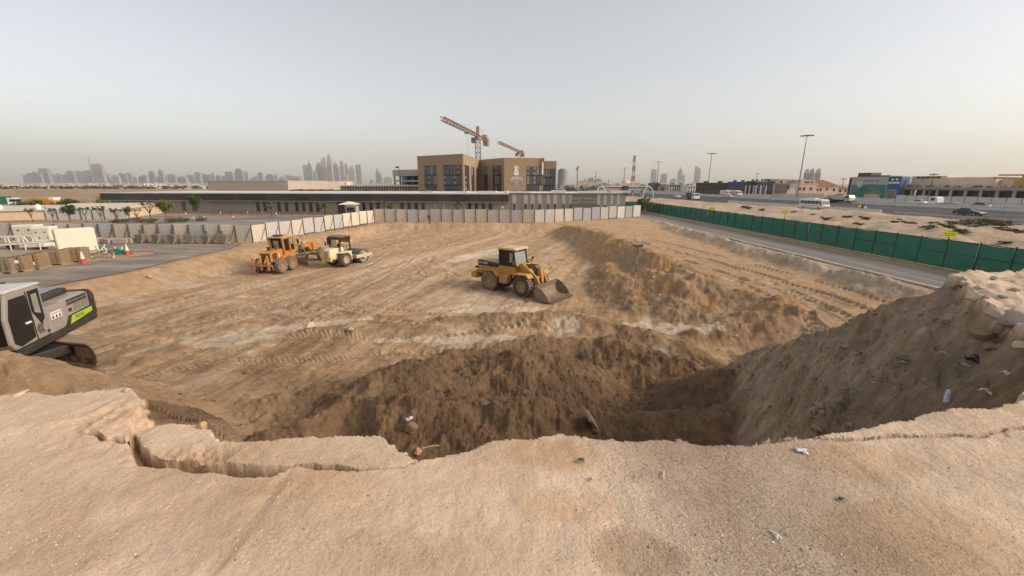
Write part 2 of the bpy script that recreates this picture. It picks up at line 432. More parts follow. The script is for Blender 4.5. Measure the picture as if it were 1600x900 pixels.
def terrain(x, y):
    N = x.shape
    col = np.zeros(N + (3,))
    def paint(name, k):
        k = np.clip(k, 0, 1)[..., None]
        col[...] = col * (1 - k) + np.array(SOIL[name]) * k
    r = np.sqrt(x * x + y * y)
    # ---- surroundings and pit
    di, _, arcp, _ = segdist(x, y, PIT + [PIT[0]])
    ins = inpoly(x, y, PIT)
    sd = np.where(ins, di, -di) + .5 * fbm(x * .25, y * .25, 3, seed=3) * (r < 120)
    wbank = np.where(y > 50, 2.6, 3.8)
    z = np.zeros(N) + ZF * sst(0, 1, sd / wbank)
    scrub = sst(85, 110, r) * (x < -20) * (y < 500)
    lowfreq = fbm(x * .12, y * .12, 4, seed=5)
    mid = fbm(x * .7, y * .7, 4, seed=8)
    fine = fbm(x * 3.1, y * 3.1, 4, seed=9)
    infloor = sst(.4, 1.0, sd / wbank)
    z = z + infloor * (.10 * lowfreq + .035 * mid)
    # hummocky sand between the mesh fence and the highway
    hum = ((x > 35.5 - .028 * y) & (x < 79 - .149 * (y - 65)) & (y > -60) & (y < 240))
    dl = np.minimum(x - (35.5 - .028 * y), (79 - .149 * (y - 65)) - x)
    z = z + hum * sst(0, 6, dl) * (.5 + .85 * fbm(x * .09, y * .09, 4, seed=21) + .4 * fbm(x * .4, y * .4, 5, gain=.6, seed=22))
    # raised strip carrying the back hoarding
    bk = sst(57, 60, y + .02 * x) * (1 - sst(75, 81, y)) * sst(-24, -17, x) * (1 - sst(21, 25, x))
    z = z + bk * (.42 + .1 * mid)
    paint('sand', np.ones(N))
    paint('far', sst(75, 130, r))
    paint('brown', scrub * sst(-.25, .35, fbm(x * .05, y * .02, 4, seed=25)) * .8)
    paint('verge', hum * 1.0)
    paint('pale', hum * sst(-.3, .4, fbm(x * .15, y * .15, 4, seed=26)) * .5)
    paint('grey', hum * sst(-.1, .5, fbm(x * .3, y * .3, 4, seed=27)) * .55)
    # grader swathes: stretched streaks along the run of the machines
    ux, uy = .30, .954
    s1 = x * ux + y * uy; s2 = -x * uy + y * ux
    bend = s2 + .012 * (s1 - 30) ** 2 * .3
    streak = fbm(s1 * .05, bend * 1.1, 4, seed=31)
    streak2 = fbm(s1 * .12, bend * 3.6, 3, seed=33)
    z = z + infloor * (.05 * streak + .028 * streak2) * (y > 14)
    paint('pale', infloor * sst(.05, .55, streak + .4 * lowfreq) * .75)
    paint('brown', infloor * sst(.1, .6, -streak2 * .7 + .5 * mid - .3 * streak) * .3)
    paint('orange', infloor * sst(.1, .6, lowfreq + .3 * mid) * .22)
    # bank faces
    bank = sst(.02, .3, sd / wbank) * (1 - sst(.6, 1.1, sd / wbank))
    rill = fbm(arcp * .55, sd * .12, 3, seed=40, ridged=True)
    z = z - bank * (.16 * (rill > 0) * rill + .06 * fine)
    paint('sand', bank * .8)
    paint('orange', bank * sst(0, .6, fine + mid) * .35)
    paint('pale', bank * sst(.0, .7, rill) * .35)
    # ---- the hole
    ex = (x - 2.2) / 7.4; ey = (y - 13.6) / 4.6
    er = np.sqrt(ex * ex + ey * ey) + .10 * fbm(x * .35, y * .35, 3, seed=50)
    hole = 1 - sst(.35, 1.05, er)
    z = z - .85 * hole
    for cx, cy, cr, cdp in ((4.6, 16.6, 1.9, .55), (1.6, 17.0, 1.6, .45), (-1.0, 16.4, 1.5, .4), (6.9, 14.9, 1.7, .5), (3.1, 15.2, 1.3, .35), (-2.9, 14.6, 1.4, .35), (0.3, 15.0, 1.2, .3)):
        dq = np.hypot(x - cx, (y - cy) * .8) / cr + .12 * fine
        z = z - cdp * np.clip(1 - dq * dq, 0, 1)
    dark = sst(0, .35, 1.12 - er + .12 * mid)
    # ---- heaps
    hp = np.full(N, -9.0)
    for pts, slope, k in RIDGES:
        bx0 = min(p[0] for p in pts) - 9; bx1 = max(p[0] for p in pts) + 9; by0 = min(p[1] for p in pts) - 9; by1 = max(p[1] for p in pts) + 9
        m = (x > bx0) & (x < bx1) & (y > by0) & (y < by1)
        if not m.any(): continue
        d, v, a, sdn = segdist(x[m], y[m], pts, [p[2] for p in pts])
        d = np.sqrt(d * d + (k * .6) ** 2) - k * .6
        wob = .34 * fbm(x[m] * .5, y[m] * .5, 4, seed=60) + .14 * fbm(x[m] * 2.2, y[m] * 2.2, 3, seed=61)
        rl = fbm(a * 1.3 + 7 * slope, d * .25, 3, seed=62, ridged=True)
        h = v + wob * .9 - slope * d - .03 * rl * sst(.2, 1, d)
        zm = z[m]
        z[m] = smax(h, zm, k)
        hp[m] = np.maximum(hp[m], h - zm)
    heap = sst(-.05, .25, hp)
    rightside = sst(5.5, 9, x) * sst(17, 21, y) * (1 - sst(18.5, 20.5, x))
    paint('brown', heap * .55)
    paint('orange', heap * rightside * sst(-.25, .35, mid + .4 * fine) * .75)
    paint('grey', heap * sst(18.5, 20, x) * .9)
    paint('grey', sst(18.6, 20.5, x) * (1 - sst(25, 27, x)) * (y < 90) * sst(-.2, .5, mid) * .7)
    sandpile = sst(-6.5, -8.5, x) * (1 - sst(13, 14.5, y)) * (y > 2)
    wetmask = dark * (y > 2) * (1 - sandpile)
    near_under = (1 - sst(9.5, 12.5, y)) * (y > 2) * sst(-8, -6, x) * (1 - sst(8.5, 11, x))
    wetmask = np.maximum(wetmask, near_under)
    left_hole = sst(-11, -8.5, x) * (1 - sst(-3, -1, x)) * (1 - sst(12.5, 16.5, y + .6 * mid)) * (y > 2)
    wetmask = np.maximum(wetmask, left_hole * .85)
    # turned earth: clods
    rough = np.clip(np.maximum(wetmask, heap * .8) * (r < 40), 0, 1)
    clod = fbm(x * 2.4, y * 2.4, 5, gain=.62, seed=70) 
    z = z + rough * (.13 * clod - .075 * fbm(x * 2.1, y * 2.1, 3, seed=71, ridged=True) - .06 * fbm(x * 6, y * 6, 4, gain=.62, seed=72, ridged=True))
    z = z + (r < 60) * (1 - rough) * .012 * fine
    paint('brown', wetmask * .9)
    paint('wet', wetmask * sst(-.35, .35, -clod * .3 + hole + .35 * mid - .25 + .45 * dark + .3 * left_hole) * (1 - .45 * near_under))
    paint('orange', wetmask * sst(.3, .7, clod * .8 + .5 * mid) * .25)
    paint('sand', sandpile * (y < 14) * .8)
    churn = sst(13.5, 15.5, y + mid) * (1 - sst(21.5, 25, y + 2 * lowfreq)) * infloor
    paint('brown', churn * sst(-.2, .4, mid + .5 * fine + .3 * lowfreq) * .65)
    z = z + churn * (.07 * fbm(x * 1.6, y * 1.6, 4, gain=.6, seed=75) + .03 * fine)
    # pale dusty remnants on the churned ground
    p1 = fbm(x * .28 + 3, y * .5, 4, seed=80)
    paint('pale', sst(.30, .42, p1 + .15 * fine) * infloor * sst(17, 20, y) * (1 - sst(36, 46, y)) * .8 * (1 - heap * .7))
    for cx, cy, a, b, rot in ((-1.4, 23.2, 3.6, 1.0, .05), (2.6, 19.8, 1.0, .7, .3), (-2.6, 43.5, 1.3, 6.2, -.55), (-4.6, 41, 1.0, 3.4, -.55), (-3.3, 18.4, 3.2, .6, .05), (8.0, 19.6, 2.4, .8, -.4), (-10.4, 20.5, 4.2, .55, .35), (-13, 18.3, 2.2, .9, .2)):
        u = (x - cx) * math.cos(rot) + (y - cy) * math.sin(rot); v = -(x - cx) * math.sin(rot) + (y - cy) * math.cos(rot)
        e = np.sqrt((u / a) ** 2 + (v / b) ** 2) + .55 * fbm(x * .9, y * .9, 4, seed=85)
        k = 1 - sst(.75, .98, e)
        paint('stone', k * .8)
        z = z - k * .03
    # tracks
    for pts, g, w, pitch, dep in tyre_paths():
        bx0 = min(p[0] for p in pts) - 3; bx1 = max(p[0] for p in pts) + 3; by0 = min(p[1] for p in pts) - 3; by1 = max(p[1] for p in pts) + 3
        m = (x > bx0) & (x < bx1) & (y > by0) & (y < by1)
        if not m.any(): continue
        d, _, a, sdn = segdist(x[m], y[m], pts)
        q = np.abs(d - g)
        inside = 1 - sst(w * .75, w * 1.15, q)
        lip = np.exp(-((q - w * 1.35) / (w * .3)) ** 2)
        brk = sst(-.45, .0, fbm(a * .35, sdn * 3 + g, 2, seed=90))
        tread = (np.sin(2 * np.pi * (a + q * .6 * sdn) / pitch) > .1)
        z[m] += brk * (inside * (-dep + dep * .85 * tread) + lip * dep * .7)
        kk = (inside * tread * .55 * brk)[..., None]
        col[m] = col[m] * (1 - kk) + np.array(SOIL['pale']) * kk
        k2 = (inside * (~tread) * .45 * brk)[..., None]
        col[m] = col[m] * (1 - k2) + np.array(SOIL['brown']) * k2
    tex = fbm(x * 2.2, y * 2.2, 5, gain=.65, seed=150)
    lines = fbm(s1 * .22, bend * 8.5, 3, seed=151)
    bigl = fbm(s1 * .06, bend * 2.4, 3, seed=152)
    k = 1 + (r < 90) * (.34 * tex + infloor * (1 - heap) * (1 - wetmask) * (.24 * lines + .22 * bigl))
    col *= np.clip(k, .45, 1.7)[..., None]
    return z, col

def plateau(x, y, z, col):
    m = (np.abs(x) < 40) & (y > -45) & (y < 34)
    xs, ys = x[m], y[m]
    d, _, arc, _ = segdist(xs, ys, PLATEAU + [PLATEAU[0]])
    ins = inpoly(xs, ys, PLATEAU)
    n1 = fbm(xs * 7, ys * 7, 4, gain=.6, seed=100)
    d = np.where(ins, -d, d) + .035 * n1 * (np.hypot(xs, ys) < 12) + .022 * fbm(xs * 17, ys * 17, 3, gain=.7, seed=101) * (np.hypot(xs, ys) < 12)
    zp = ZP + .05 * fbm(xs * .5, ys * .5, 3, seed=102) + .018 * fbm(xs * 2.4, ys * 2.4, 4, seed=103) + .0035 * fbm(xs * 9, ys * 9, 3, seed=104)
    near = (np.hypot(xs, ys) < 9)
    far_r = sst(5.0, 6.5, xs)
    d = d + far_r * (.28 * fbm(xs * 1.3, ys * 1.3, 4, seed=131) + .08 * fbm(xs * 5, ys * 5, 3, seed=132))
    zp = zp + far_r * (.14 * fbm(xs * 1.1, ys * 1.1, 4, seed=133) - .07 * fbm(xs * 3, ys * 3, 4, seed=134, ridged=True))
    # shallow wheel furrow on the left and faint scrapes
    fd, _, _, _ = segdist(xs, ys, GP([(445, 745), (405, 800), (330, 895), (280, 960)], ZP))
    fd = fd + .03 * fbm(xs * 4, ys * 4, 3, seed=136)
    zp -= .006 * np.exp(-(fd / .03) ** 2) - .003 * np.exp(-((fd - .06) / .03) ** 2)
    # crumbled nose on the left and the stones at its lip
    nose = np.exp(-(((xs - G(185, 650, ZP).x) / .38) ** 2 + ((ys - G(185, 650, ZP).y) / .32) ** 2))
    zp += nose * (.0 + .045 * fbm(xs * 7, ys * 7, 5, gain=.6, seed=106, ridged=True))
    # broken slab: sunk and tipped towards the pit
    sl = inpoly(xs, ys, SLAB)
    sc = np.clip((ys - 2.0) / .9, 0, 1)
    zp = np.where(sl & near, zp - .012 - .025 * sc, zp)
    rb = np.exp(-(((xs - G(290, 708, ZP).x) / .34) ** 2 + ((ys - G(290, 708, ZP).y) / .13) ** 2))
    zp += rb * (-.035 + .06 * fbm(xs * 13, ys * 13, 5, gain=.62, seed=108))
    cd, cw, ca, _ = segdist(xs, ys, CRACK, CRACKW)
    cd = cd + .010 * fbm(xs * 22, ys * 22, 3, seed=109)
    crack = (1 - sst(.45, 1.25, cd / np.maximum(cw, .004))) * near
    zp -= crack * np.minimum(.22, cw * 5)
    c2, _, _, _ = segdist(xs, ys, CRACK2)
    c2 = c2 + .010 * fbm(xs * 14, ys * 14, 3, seed=110)
    crack2 = (1 - sst(.003, .013, c2)) * near
    zp -= crack2 * .05
    # face
    s = 1.9 - 1.2 * sst(4.8, 8.8, xs) - .55 * sst(-3.2, -7, xs)
    dd = np.maximum(d, 0)
    run = np.maximum(d - .03, 0)
    rill = fbm(arc * 1.1, dd * .22, 4, seed=112, ridged=True)
    lump = fbm(xs * .8, ys * .8, 4, seed=113)
    rgh = fbm(xs * 4, ys * 4, 4, gain=.6, seed=114)
    lipdrop = np.where(xs > 5.2, .25, .5)
    soft = np.clip(1.25 * np.exp(-((xs + 2.7) / .6) ** 2 - ((ys - 2.98) / .42) ** 2), 0, 1)
    lipdrop = lipdrop * (1 - .97 * soft)
    s = s * (1 - .72 * soft)
    zc = zp - lipdrop * sst(0, .045, dd) - s * run + sst(.1, 1.2, dd) * (.34 * lump - .10 * rill + .20 * rgh - .16 * fbm(xs * 2.6, ys * 2.6, 4, gain=.6, seed=119, ridged=True) + .12 * np.round(3 * fbm(xs * .6 + 3, ys * .6, 3, seed=118)) / 3 - .07 * fbm(xs * 8, ys * 8, 4, gain=.6, seed=117, ridged=True))
    zt = z[m]
    out = np.where(d <= 0, zp, smax(zc, zt, .35) * sst(.2, .9, dd) + np.maximum(zc, zt) * (1 - sst(.2, .9, dd)))
    onface = (zc > zt - .1) & (d > 0)
    z[m] = out
    cm = col[m]
    def mixc(name, k):
        nonlocal cm
        k = np.clip(k, 0, 1)[..., None]
        cm = cm * (1 - k) + np.array(SOIL[name]) * k
    fr = np.hypot(xs, ys)
    fc = onface * sst(0, 1.1, zc - zt + .25 + .3 * lump)
    mixc('brown', fc)
    mixc('grey', fc * sst(4, 7, xs + lump) * .8)
    mixc('grey', fc * sst(-.1, .5, rill) * .4)
    mixc('brown', fc * sst(.1, .5, rgh + .5 * lump) * .5)
    mixc('pale', fc * sst(.25, .6, -rgh + .3 * lump) * .35)
    mixc('sand', fc * sst(-4, -6, xs) * .9)
    top = (d <= .02)
    mixc('crust', top * 1.0)
    a1 = fbm(xs * .8, ys * .8, 4, seed=120); a2 = fbm(xs * 3.2, ys * 3.2, 4, seed=121)
    mixc('stone', top * sst(-.1, .5, a1 + .3 * a2) * .45)
    mixc('sand', top * sst(.05, .6, -a1 + .4 * a2) * .5)
    for px, py, rx, ry, nm, kk in ((850, 705, .30, .17, 'orange', .45), (1010, 870, .22, .16, 'brown', .5), (880, 790, .26, .12, 'orange', .3), (600, 880, .5, .2, 'brown', .28),
                                (840, 770, .13, .06, 'pale', .7), (420, 860, .12, .06, 'pale', .5), (1350, 720, .35, .2, 'orange', .35), (1450, 850, .5, .25, 'orange', .35), (480, 760, .5, .12, 'orange', .22)):
        c = G(px, py, ZP)
        e = np.sqrt(((xs - c.x) / rx) ** 2 + ((ys - c.y) / ry) ** 2) + .45 * fbm(xs * 3, ys * 3, 4, seed=125)
        mixc(nm, top * (1 - sst(.75, 1.2, e)) * kk)
    mixc('orange', top * np.maximum(nose, rb) * .45)
    mixc('brown', top * np.exp(-((fd - .02) / .035) ** 2) * .3 * sst(-.5, .3, a2 + .5 * a1))
    mixc('brown', (crack > .3) * .7)
    dt = fbm(xs * 5, ys * 5, 5, gain=.65, seed=130)
    cm = cm * np.clip(1 + fc * (.45 * dt + .25 * lump) + top * (.10 * dt * (.4 + .6 * sst(-1, 1, xs)) + .09 * a1), .4, 1.7)[..., None]
    col[m] = cm
    isplat = np.zeros(x.shape, bool); isplat[m] = d <= .03
    return z, col, isplat

def ground_height(px, py):
    x = np.array([px], float); y = np.array([py], float)
    z, c = terrain(x, y)
    z, c, _ = plateau(x, y, z, c)
    z = asphalt_clear(x, y, z)
    return float(z[0])
def ground_heights(pts):
    x = np.array([p[0] for p in pts], float); y = np.array([p[1] for p in pts], float)
    z, c = terrain(x, y)
    z, c, _ = plateau(x, y, z, c)
    return asphalt_clear(x, y, z)

ROAD_LEFT = GP([(-420, 560), (-200, 502), (-40, 470), (80, 446), (200, 424), (300, 401), (362, 387.5), (374, 383), (366, 380.5), (340, 379), (250, 377.5), (130, 378), (0, 378), (-260, 379), (-260, 386), (0, 388),
                (130, 389.5), (200, 391.5), (238, 393), (244, 394.5), (236, 397), (180, 404), (100, 415), (0, 430), (-100, 446), (-300, 480), (-430, 505)], 0)
CAR_PARK = [(-70, 53), (-37, 54), (-29, 58), (-24, 66), (-21, 72), (-22, 81), (-70, 85)]
def svc(y): return 33.6 - .028 * y
SERVICE = [(svc(-40) - 7.0, -40), (svc(100) - 7.0, 100), (svc(100) - 1.9, 100), (svc(-40) - 1.9, -40)]
def hwn(y): return 80.7 - .149 * (y - 65)
HIGHWAY = [(hwn(-80), -80), (hwn(900), 900), (hwn(900) + 68, 910), (hwn(-80) + 68, -70)]
def asphalt_clear(x, y, z):
    for poly, zz in ((ROAD_LEFT, -.05), (CAR_PARK, -.05), (SERVICE, -.06), (HIGHWAY, -.06)):
        b = [min(p[0] for p in poly) - 1, max(p[0] for p in poly) + 1, min(p[1] for p in poly) - 1, max(p[1] for p in poly) + 1]
        m = (x > b[0]) & (x < b[1]) & (y > b[2]) & (y < b[3])
        if not m.any(): continue
        d, _, _, _ = segdist(x[m], y[m], poly + [poly[0]])
        d = np.where(inpoly(x[m], y[m], poly), -d, d)
        k = 1 - sst(.0, .8, d)
        z[m] = z[m] * (1 - k) + zz * k
    return z

def soil_material():
    m = bpy.data.materials.new('sandy_soil'); m.use_nodes = True
    nt = m.node_tree; n = nt.nodes; l = nt.links
    b = n['Principled BSDF']; b.inputs['Roughness'].default_value = .95; b.inputs['Specular IOR Level'].default_value = .12
    at = n.new('ShaderNodeAttribute'); at.attribute_name = 'soil'
    tc = n.new('ShaderNodeTexCoord')
    def noise(sc, det=6, ro=.65):
        k = n.new('ShaderNodeTexNoise'); k.inputs['Scale'].default_value = sc; k.inputs['Detail'].default_value = det; k.inputs['Roughness'].default_value = ro
        l.new(tc.outputs['Object'], k.inputs['Vector']); return k
    def rng(src, a, b_, c, d):
        k = n.new('ShaderNodeMapRange'); k.inputs['From Min'].default_value = a; k.inputs['From Max'].default_value = b_; k.inputs['To Min'].default_value = c; k.inputs['To Max'].default_value = d
        l.new(src, k.inputs['Value']); return k.outputs[0]
    n1 = noise(3.5); n2 = noise(55, 4); n3 = noise(220, 3, .7)
    def mul(c, f):
        k = n.new('ShaderNodeMix'); k.data_type = 'RGBA'; k.blend_type = 'MULTIPLY'; k.inputs[0].default_value = 1
        l.new(c, k.inputs[6]); l.new(f, k.inputs[7]); return k.outputs[2]
    c = mul(at.outputs['Color'], rng(n1.outputs['Fac'], .25, .75, .86, 1.14))
    c = mul(c, rng(n2.outputs['Fac'], .25, .75, .88, 1.12))
    c = mul(c, rng(n3.outputs['Fac'], .2, .8, .88, 1.12))
    l.new(c, b.inputs['Base Color'])
    b1 = n.new('ShaderNodeBump'); b1.inputs['Strength'].default_value = .5; b1.inputs['Distance'].default_value = .03
    l.new(n2.outputs['Fac'], b1.inputs['Height']); l.new(at.outputs['Alpha'], b1.inputs['Strength'])
    b2 = n.new('ShaderNodeBump'); b2.inputs['Strength'].default_value = .25; b2.inputs['Distance'].default_value = .006
    l.new(n3.outputs['Fac'], b2.inputs['Height']); l.new(b1.outputs[0], b2.inputs['Normal'])
    n4 = noise(9, 6); b3 = n.new('ShaderNodeBump'); b3.inputs['Strength'].default_value = .35; b3.inputs['Distance'].default_value = .12
    l.new(n4.outputs['Fac'], b3.inputs['Height']); l.new(at.outputs['Alpha'], b3.inputs['Strength']); l.new(b3.outputs[0], b1.inputs['Normal'])
    l.new(b2.outputs[0], b.inputs['Normal'])
    return m

def build_ground():
    cy = -.6
    rings = [.0]
    r_ = .01
    while r_ < 5600:
        rings.append(r_)
        k = .5 if r_ < .25 else .04 if r_ < 1.5 else .0052 if r_ < 6.5 else .0048 if r_ < 26 else .009 if r_ < 85 else .03 if r_ < 200 else .12
        r_ *= 1 + k
    rings.append(5600)
    th = np.concatenate([np.linspace(-math.pi, -1.12, 70)[:-1], np.linspace(-1.12, 1.12, 860), np.linspace(1.12, math.pi, 70)[1:]])[:-1]
    nr, nt_ = len(rings) - 1, len(th)
    rr = np.array(rings[1:])
    X = rr[:, None] * np.sin(th)[None, :]
    Y = cy + rr[:, None] * np.cos(th)[None, :]
    x = X.ravel(); y = Y.ravel()
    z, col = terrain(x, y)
    z, col, isplat = plateau(x, y, z, col)
    z = asphalt_clear(x, y, z)
    verts = np.stack([x, y, z], 1)
    i = np.arange(nr - 1)[:, None] * nt_; j = np.arange(nt_)[None, :]; j2 = (j + 1) % nt_
    quads = np.stack([i + j, i + j2, i + nt_ + j2, i + nt_ + j], -1).reshape(-1, 4)[:, ::-1]
    fp = isplat[quads].sum(1) >= 3
    rq = np.hypot(x, y)[quads].mean(1)
    xq = x[quads].mean(1); yq = y[quads].mean(1)
    pit = (~fp) & inpoly(xq, yq, PIT)
    mat = soil_material()
    for name, sel in (('sand_plateau', fp), ('excavation_pit', pit), ('ground', ~fp & ~pit)):
        q = quads[sel]
        used, inv = np.unique(q, return_inverse=True)
        q = inv.reshape(-1, 4)
        me = bpy.data.meshes.new(name)
        me.vertices.add(len(used)); me.vertices.foreach_set('co', verts[used].ravel())
        me.loops.add(q.size); me.loops.foreach_set('vertex_index', q.ravel().astype(np.int32))
        me.polygons.add(len(q)); me.polygons.foreach_set('loop_start', (np.arange(len(q)) * 4).astype(np.int32))
        me.polygons.foreach_set('use_smooth', np.ones(len(q), bool))
        me.update(calc_edges=True)
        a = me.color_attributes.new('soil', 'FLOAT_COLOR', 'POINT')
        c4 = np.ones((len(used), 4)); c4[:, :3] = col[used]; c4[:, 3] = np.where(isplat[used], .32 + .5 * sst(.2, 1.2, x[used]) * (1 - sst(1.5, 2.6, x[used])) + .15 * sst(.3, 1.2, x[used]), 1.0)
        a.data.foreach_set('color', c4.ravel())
        me.materials.append(mat)
        if name == 'sand_plateau': me.set_sharp_from_angle(angle=R(55))
        o = bpy.data.objects.new(name, me); COL.objects.link(o)
        o['kind'] = 'structure'
build_ground()
# ------------------------------------------------------------------ roads
def asphalt_mat(name, base, dustc, k, sc=(.35, .35, .35), rough=.9):
    m = bpy.data.materials.new(name); m.use_nodes = True
    nt = m.node_tree; n = nt.nodes; l = nt.links
    b = n['Principled BSDF']; b.inputs['Roughness'].default_value = rough; b.inputs['Specular IOR Level'].default_value = .25
    tc = n.new('ShaderNodeTexCoord'); mp = n.new('ShaderNodeMapping'); mp.inputs['Scale'].default_value = sc
    l.new(tc.outputs['Object'], mp.inputs['Vector'])
    n1 = n.new('ShaderNodeTexNoise'); n1.inputs['Scale'].default_value = 1.0; n1.inputs['Detail'].default_value = 7; n1.inputs['Roughness'].default_value = .62
    l.new(mp.outputs[0], n1.inputs['Vector'])
    n2 = n.new('ShaderNodeTexNoise'); n2.inputs['Scale'].default_value = 26; n2.inputs['Detail'].default_value = 4
    l.new(tc.outputs['Object'], n2.inputs['Vector'])
    r = n.new('ShaderNodeMapRange'); r.inputs['From Min'].default_value = .42; r.inputs['From Max'].default_value = .66; r.inputs['To Min'].default_value = .1 * k; r.inputs['To Max'].default_value = k
    l.new(n1.outputs['Fac'], r.inputs['Value'])
    mx = n.new('ShaderNodeMix'); mx.data_type = 'RGBA'; mx.inputs[6].default_value = (*base, 1); mx.inputs[7].default_value = (*dustc, 1)
    l.new(r.outputs[0], mx.inputs[0])
    r2 = n.new('ShaderNodeMapRange'); r2.inputs['From Min'].default_value = .25; r2.inputs['From Max'].default_value = .75; r2.inputs['To Min'].default_value = .85; r2.inputs['To Max'].default_value = 1.15
    l.new(n2.outputs['Fac'], r2.inputs['Value'])
    mm = n.new('ShaderNodeMix'); mm.data_type = 'RGBA'; mm.blend_type = 'MULTIPLY'; mm.inputs[0].default_value = 1
    l.new(mx.outputs[2], mm.inputs[6]); l.new(r2.outputs[0], mm.inputs[7]); l.new(mm.outputs[2], b.inputs['Base Color'])
    return m
def sheet(name, poly, z, mat):
    mb = MB(); mb.add([(p[0], p[1], z) for p in poly], [tuple(range(len(poly)))])
    o = mb.build(name, mat, kind='structure')
    if o.data.polygons[0].normal.z < 0: o.data.flip_normals()
    return o
DUSTY = (.36, .28, .205)
asp_left = asphalt_mat('dusty_asphalt', (.165, .145, .125), (.44, .36, .28), .7, (.16, .5, .3))
asp_park = asphalt_mat('car_park_asphalt', (.15, .14, .13), (.42, .36, .30), .75, (.06, .25, .3))
asp_srv = asphalt_mat('service_asphalt', (.17, .155, .142), (.36, .30, .24), .6, (.8, .05, .3))
asp_hwy = asphalt_mat('highway_asphalt', (.035, .034, .034), (.075, .072, .07), .7, (.25, .012, .3))
sheet('yard_road', ROAD_LEFT, .0, asp_left)
sheet('car_park', CAR_PARK, .0, asp_park)
sheet('service_road', SERVICE, .0, asp_srv)
sheet('highway', HIGHWAY, .0, asp_hwy)
WHITE = M('road_paint', (.72, .70, .66), .8, var=.2, scale=3)
CONC = M('concrete', (.40, .375, .34), .9, var=.22, scale=.8, bump=.3, bscale=8)
CONC_D = M('dusty_concrete', (.36, .31, .26), .9, var=.25, scale=1.5, dust=.5, bump=.3)
# kerb and worn line of the service road
mb = MB()
for k in range(60):
    y0 = -36 + k * 2.25
    mb.obox((svc(y0 + 1.1) - 7.05, y0 + 1.1, .03 + .02 * math.sin(k * 2.3)), (.3, 2.2, .14), rz=R(1.6))
mb.build('road_kerb', CONC, kind='structure')
mb = MB()
for lane in (3.6, 7.2, 10.8, 14.4, 18, 21.6, 25.2, 28.8):
    for k in range(70):
        y0 = 20 + k * 9
        x0 = hwn(y0) + lane
        mb.add([(x0 - .09, y0, .004), (x0 + .09, y0, .004), (x0 + .09 - .149 * 3, y0 + 3, .004), (x0 - .09 - .149 * 3, y0 + 3, .004)], [(0, 1, 2, 3)])
for off in (.9, 36.5, 44, 66.4):
    mb.add([(hwn(-60) + off, -60, .004), (hwn(-60) + off + .22, -60, .004), (hwn(800) + off + .22, 800, .004), (hwn(800) + off, 800, .004)], [(0, 1, 2, 3)])
for lane in (47.5, 51, 54.6, 58.2, 61.8):
    for k in range(70):
        y0 = 20 + k * 9
        x0 = hwn(y0) + lane
        mb.add([(x0 - .09, y0, .004), (x0 + .09, y0, .004), (x0 + .09 - .149 * 3, y0 + 3, .004), (x0 - .09 - .149 * 3, y0 + 3, .004)], [(0, 1, 2, 3)])
mb.build('lane_markings', WHITE, kind='structure')

def barrier(name, label, off, y0, y1, h, mat, cat='barrier'):
    root = empty(name, (hwn(y0) + off, y0, 0), label=label, cat=cat)
    seg = 6.0
    n = int((y1 - y0) / seg)
    me = None
    for k in range(n):
        if me is None:
            m_ = MB(); L = seg * 1.011 - .05
            prof = [(-.32, -.05), (.32, -.05), (.32, .08), (.16, .32), (.11, h), (-.11, h), (-.16, .32), (-.32, .08)]
            m_.prism([(a, b) for a, b in prof], 0, L, 'y')
            o = m_.build('barrier_block', mat, root); me = o.data
        else:
            o = bpy.data.objects.new('barrier_block', me); COL.objects.link(o); o.parent = root
        o.location = (-.149 * k * seg, k * seg, 0); o.rotation_euler = (0, 0, math.atan(.149))
    return root
BARR = M('barrier_concrete', (.60, .57, .53), .9, var=.18, scale=.3)
barrier('median_barrier', 'long pale concrete barrier dividing the two directions of the highway', 40.2, 14, 590, 1.1, BARR)
barrier('roadside_barrier', 'pale concrete barrier on the far side of the highway before the shops', 68.6, 14, 590, 1.0, BARR)
barrier('low_road_barrier', 'low concrete wall on the sandy near verge beside the minibus', -1.2, 86, 134, 1.0, BARR)
# near guard rail
gr = empty('guard_rail', (hwn(10) - .6, 10, 0), label='low steel guard rail along the near highway verge by the dark sedan', cat='guard rail')
STEEL = M('galvanised_steel', (.38, .37, .36), .55, metal=.4, var=.15)
mb = MB(); mb.beam((0, 0, .62), (-.149 * 74, 74, .62), .06, .3); mb.build('rail', STEEL, gr)
for k in range(19):
    mb = MB(); mb.box(-.05, .05, -.05, .05, -.1, .7); mb.build('post', STEEL, gr, loc=(-.149 * k * 4 + .09, k * 4, 0))

# ------------------------------------------------------------------ fences
def Wp(px, Y, py=290):
    d = ray(px, py); t = Y / d.y
    return Vector((d.x * t, Y, 0))
def Zat(py, Y):
    d = ray(800, py)
    return CAM_H + d.z * Y / d.y

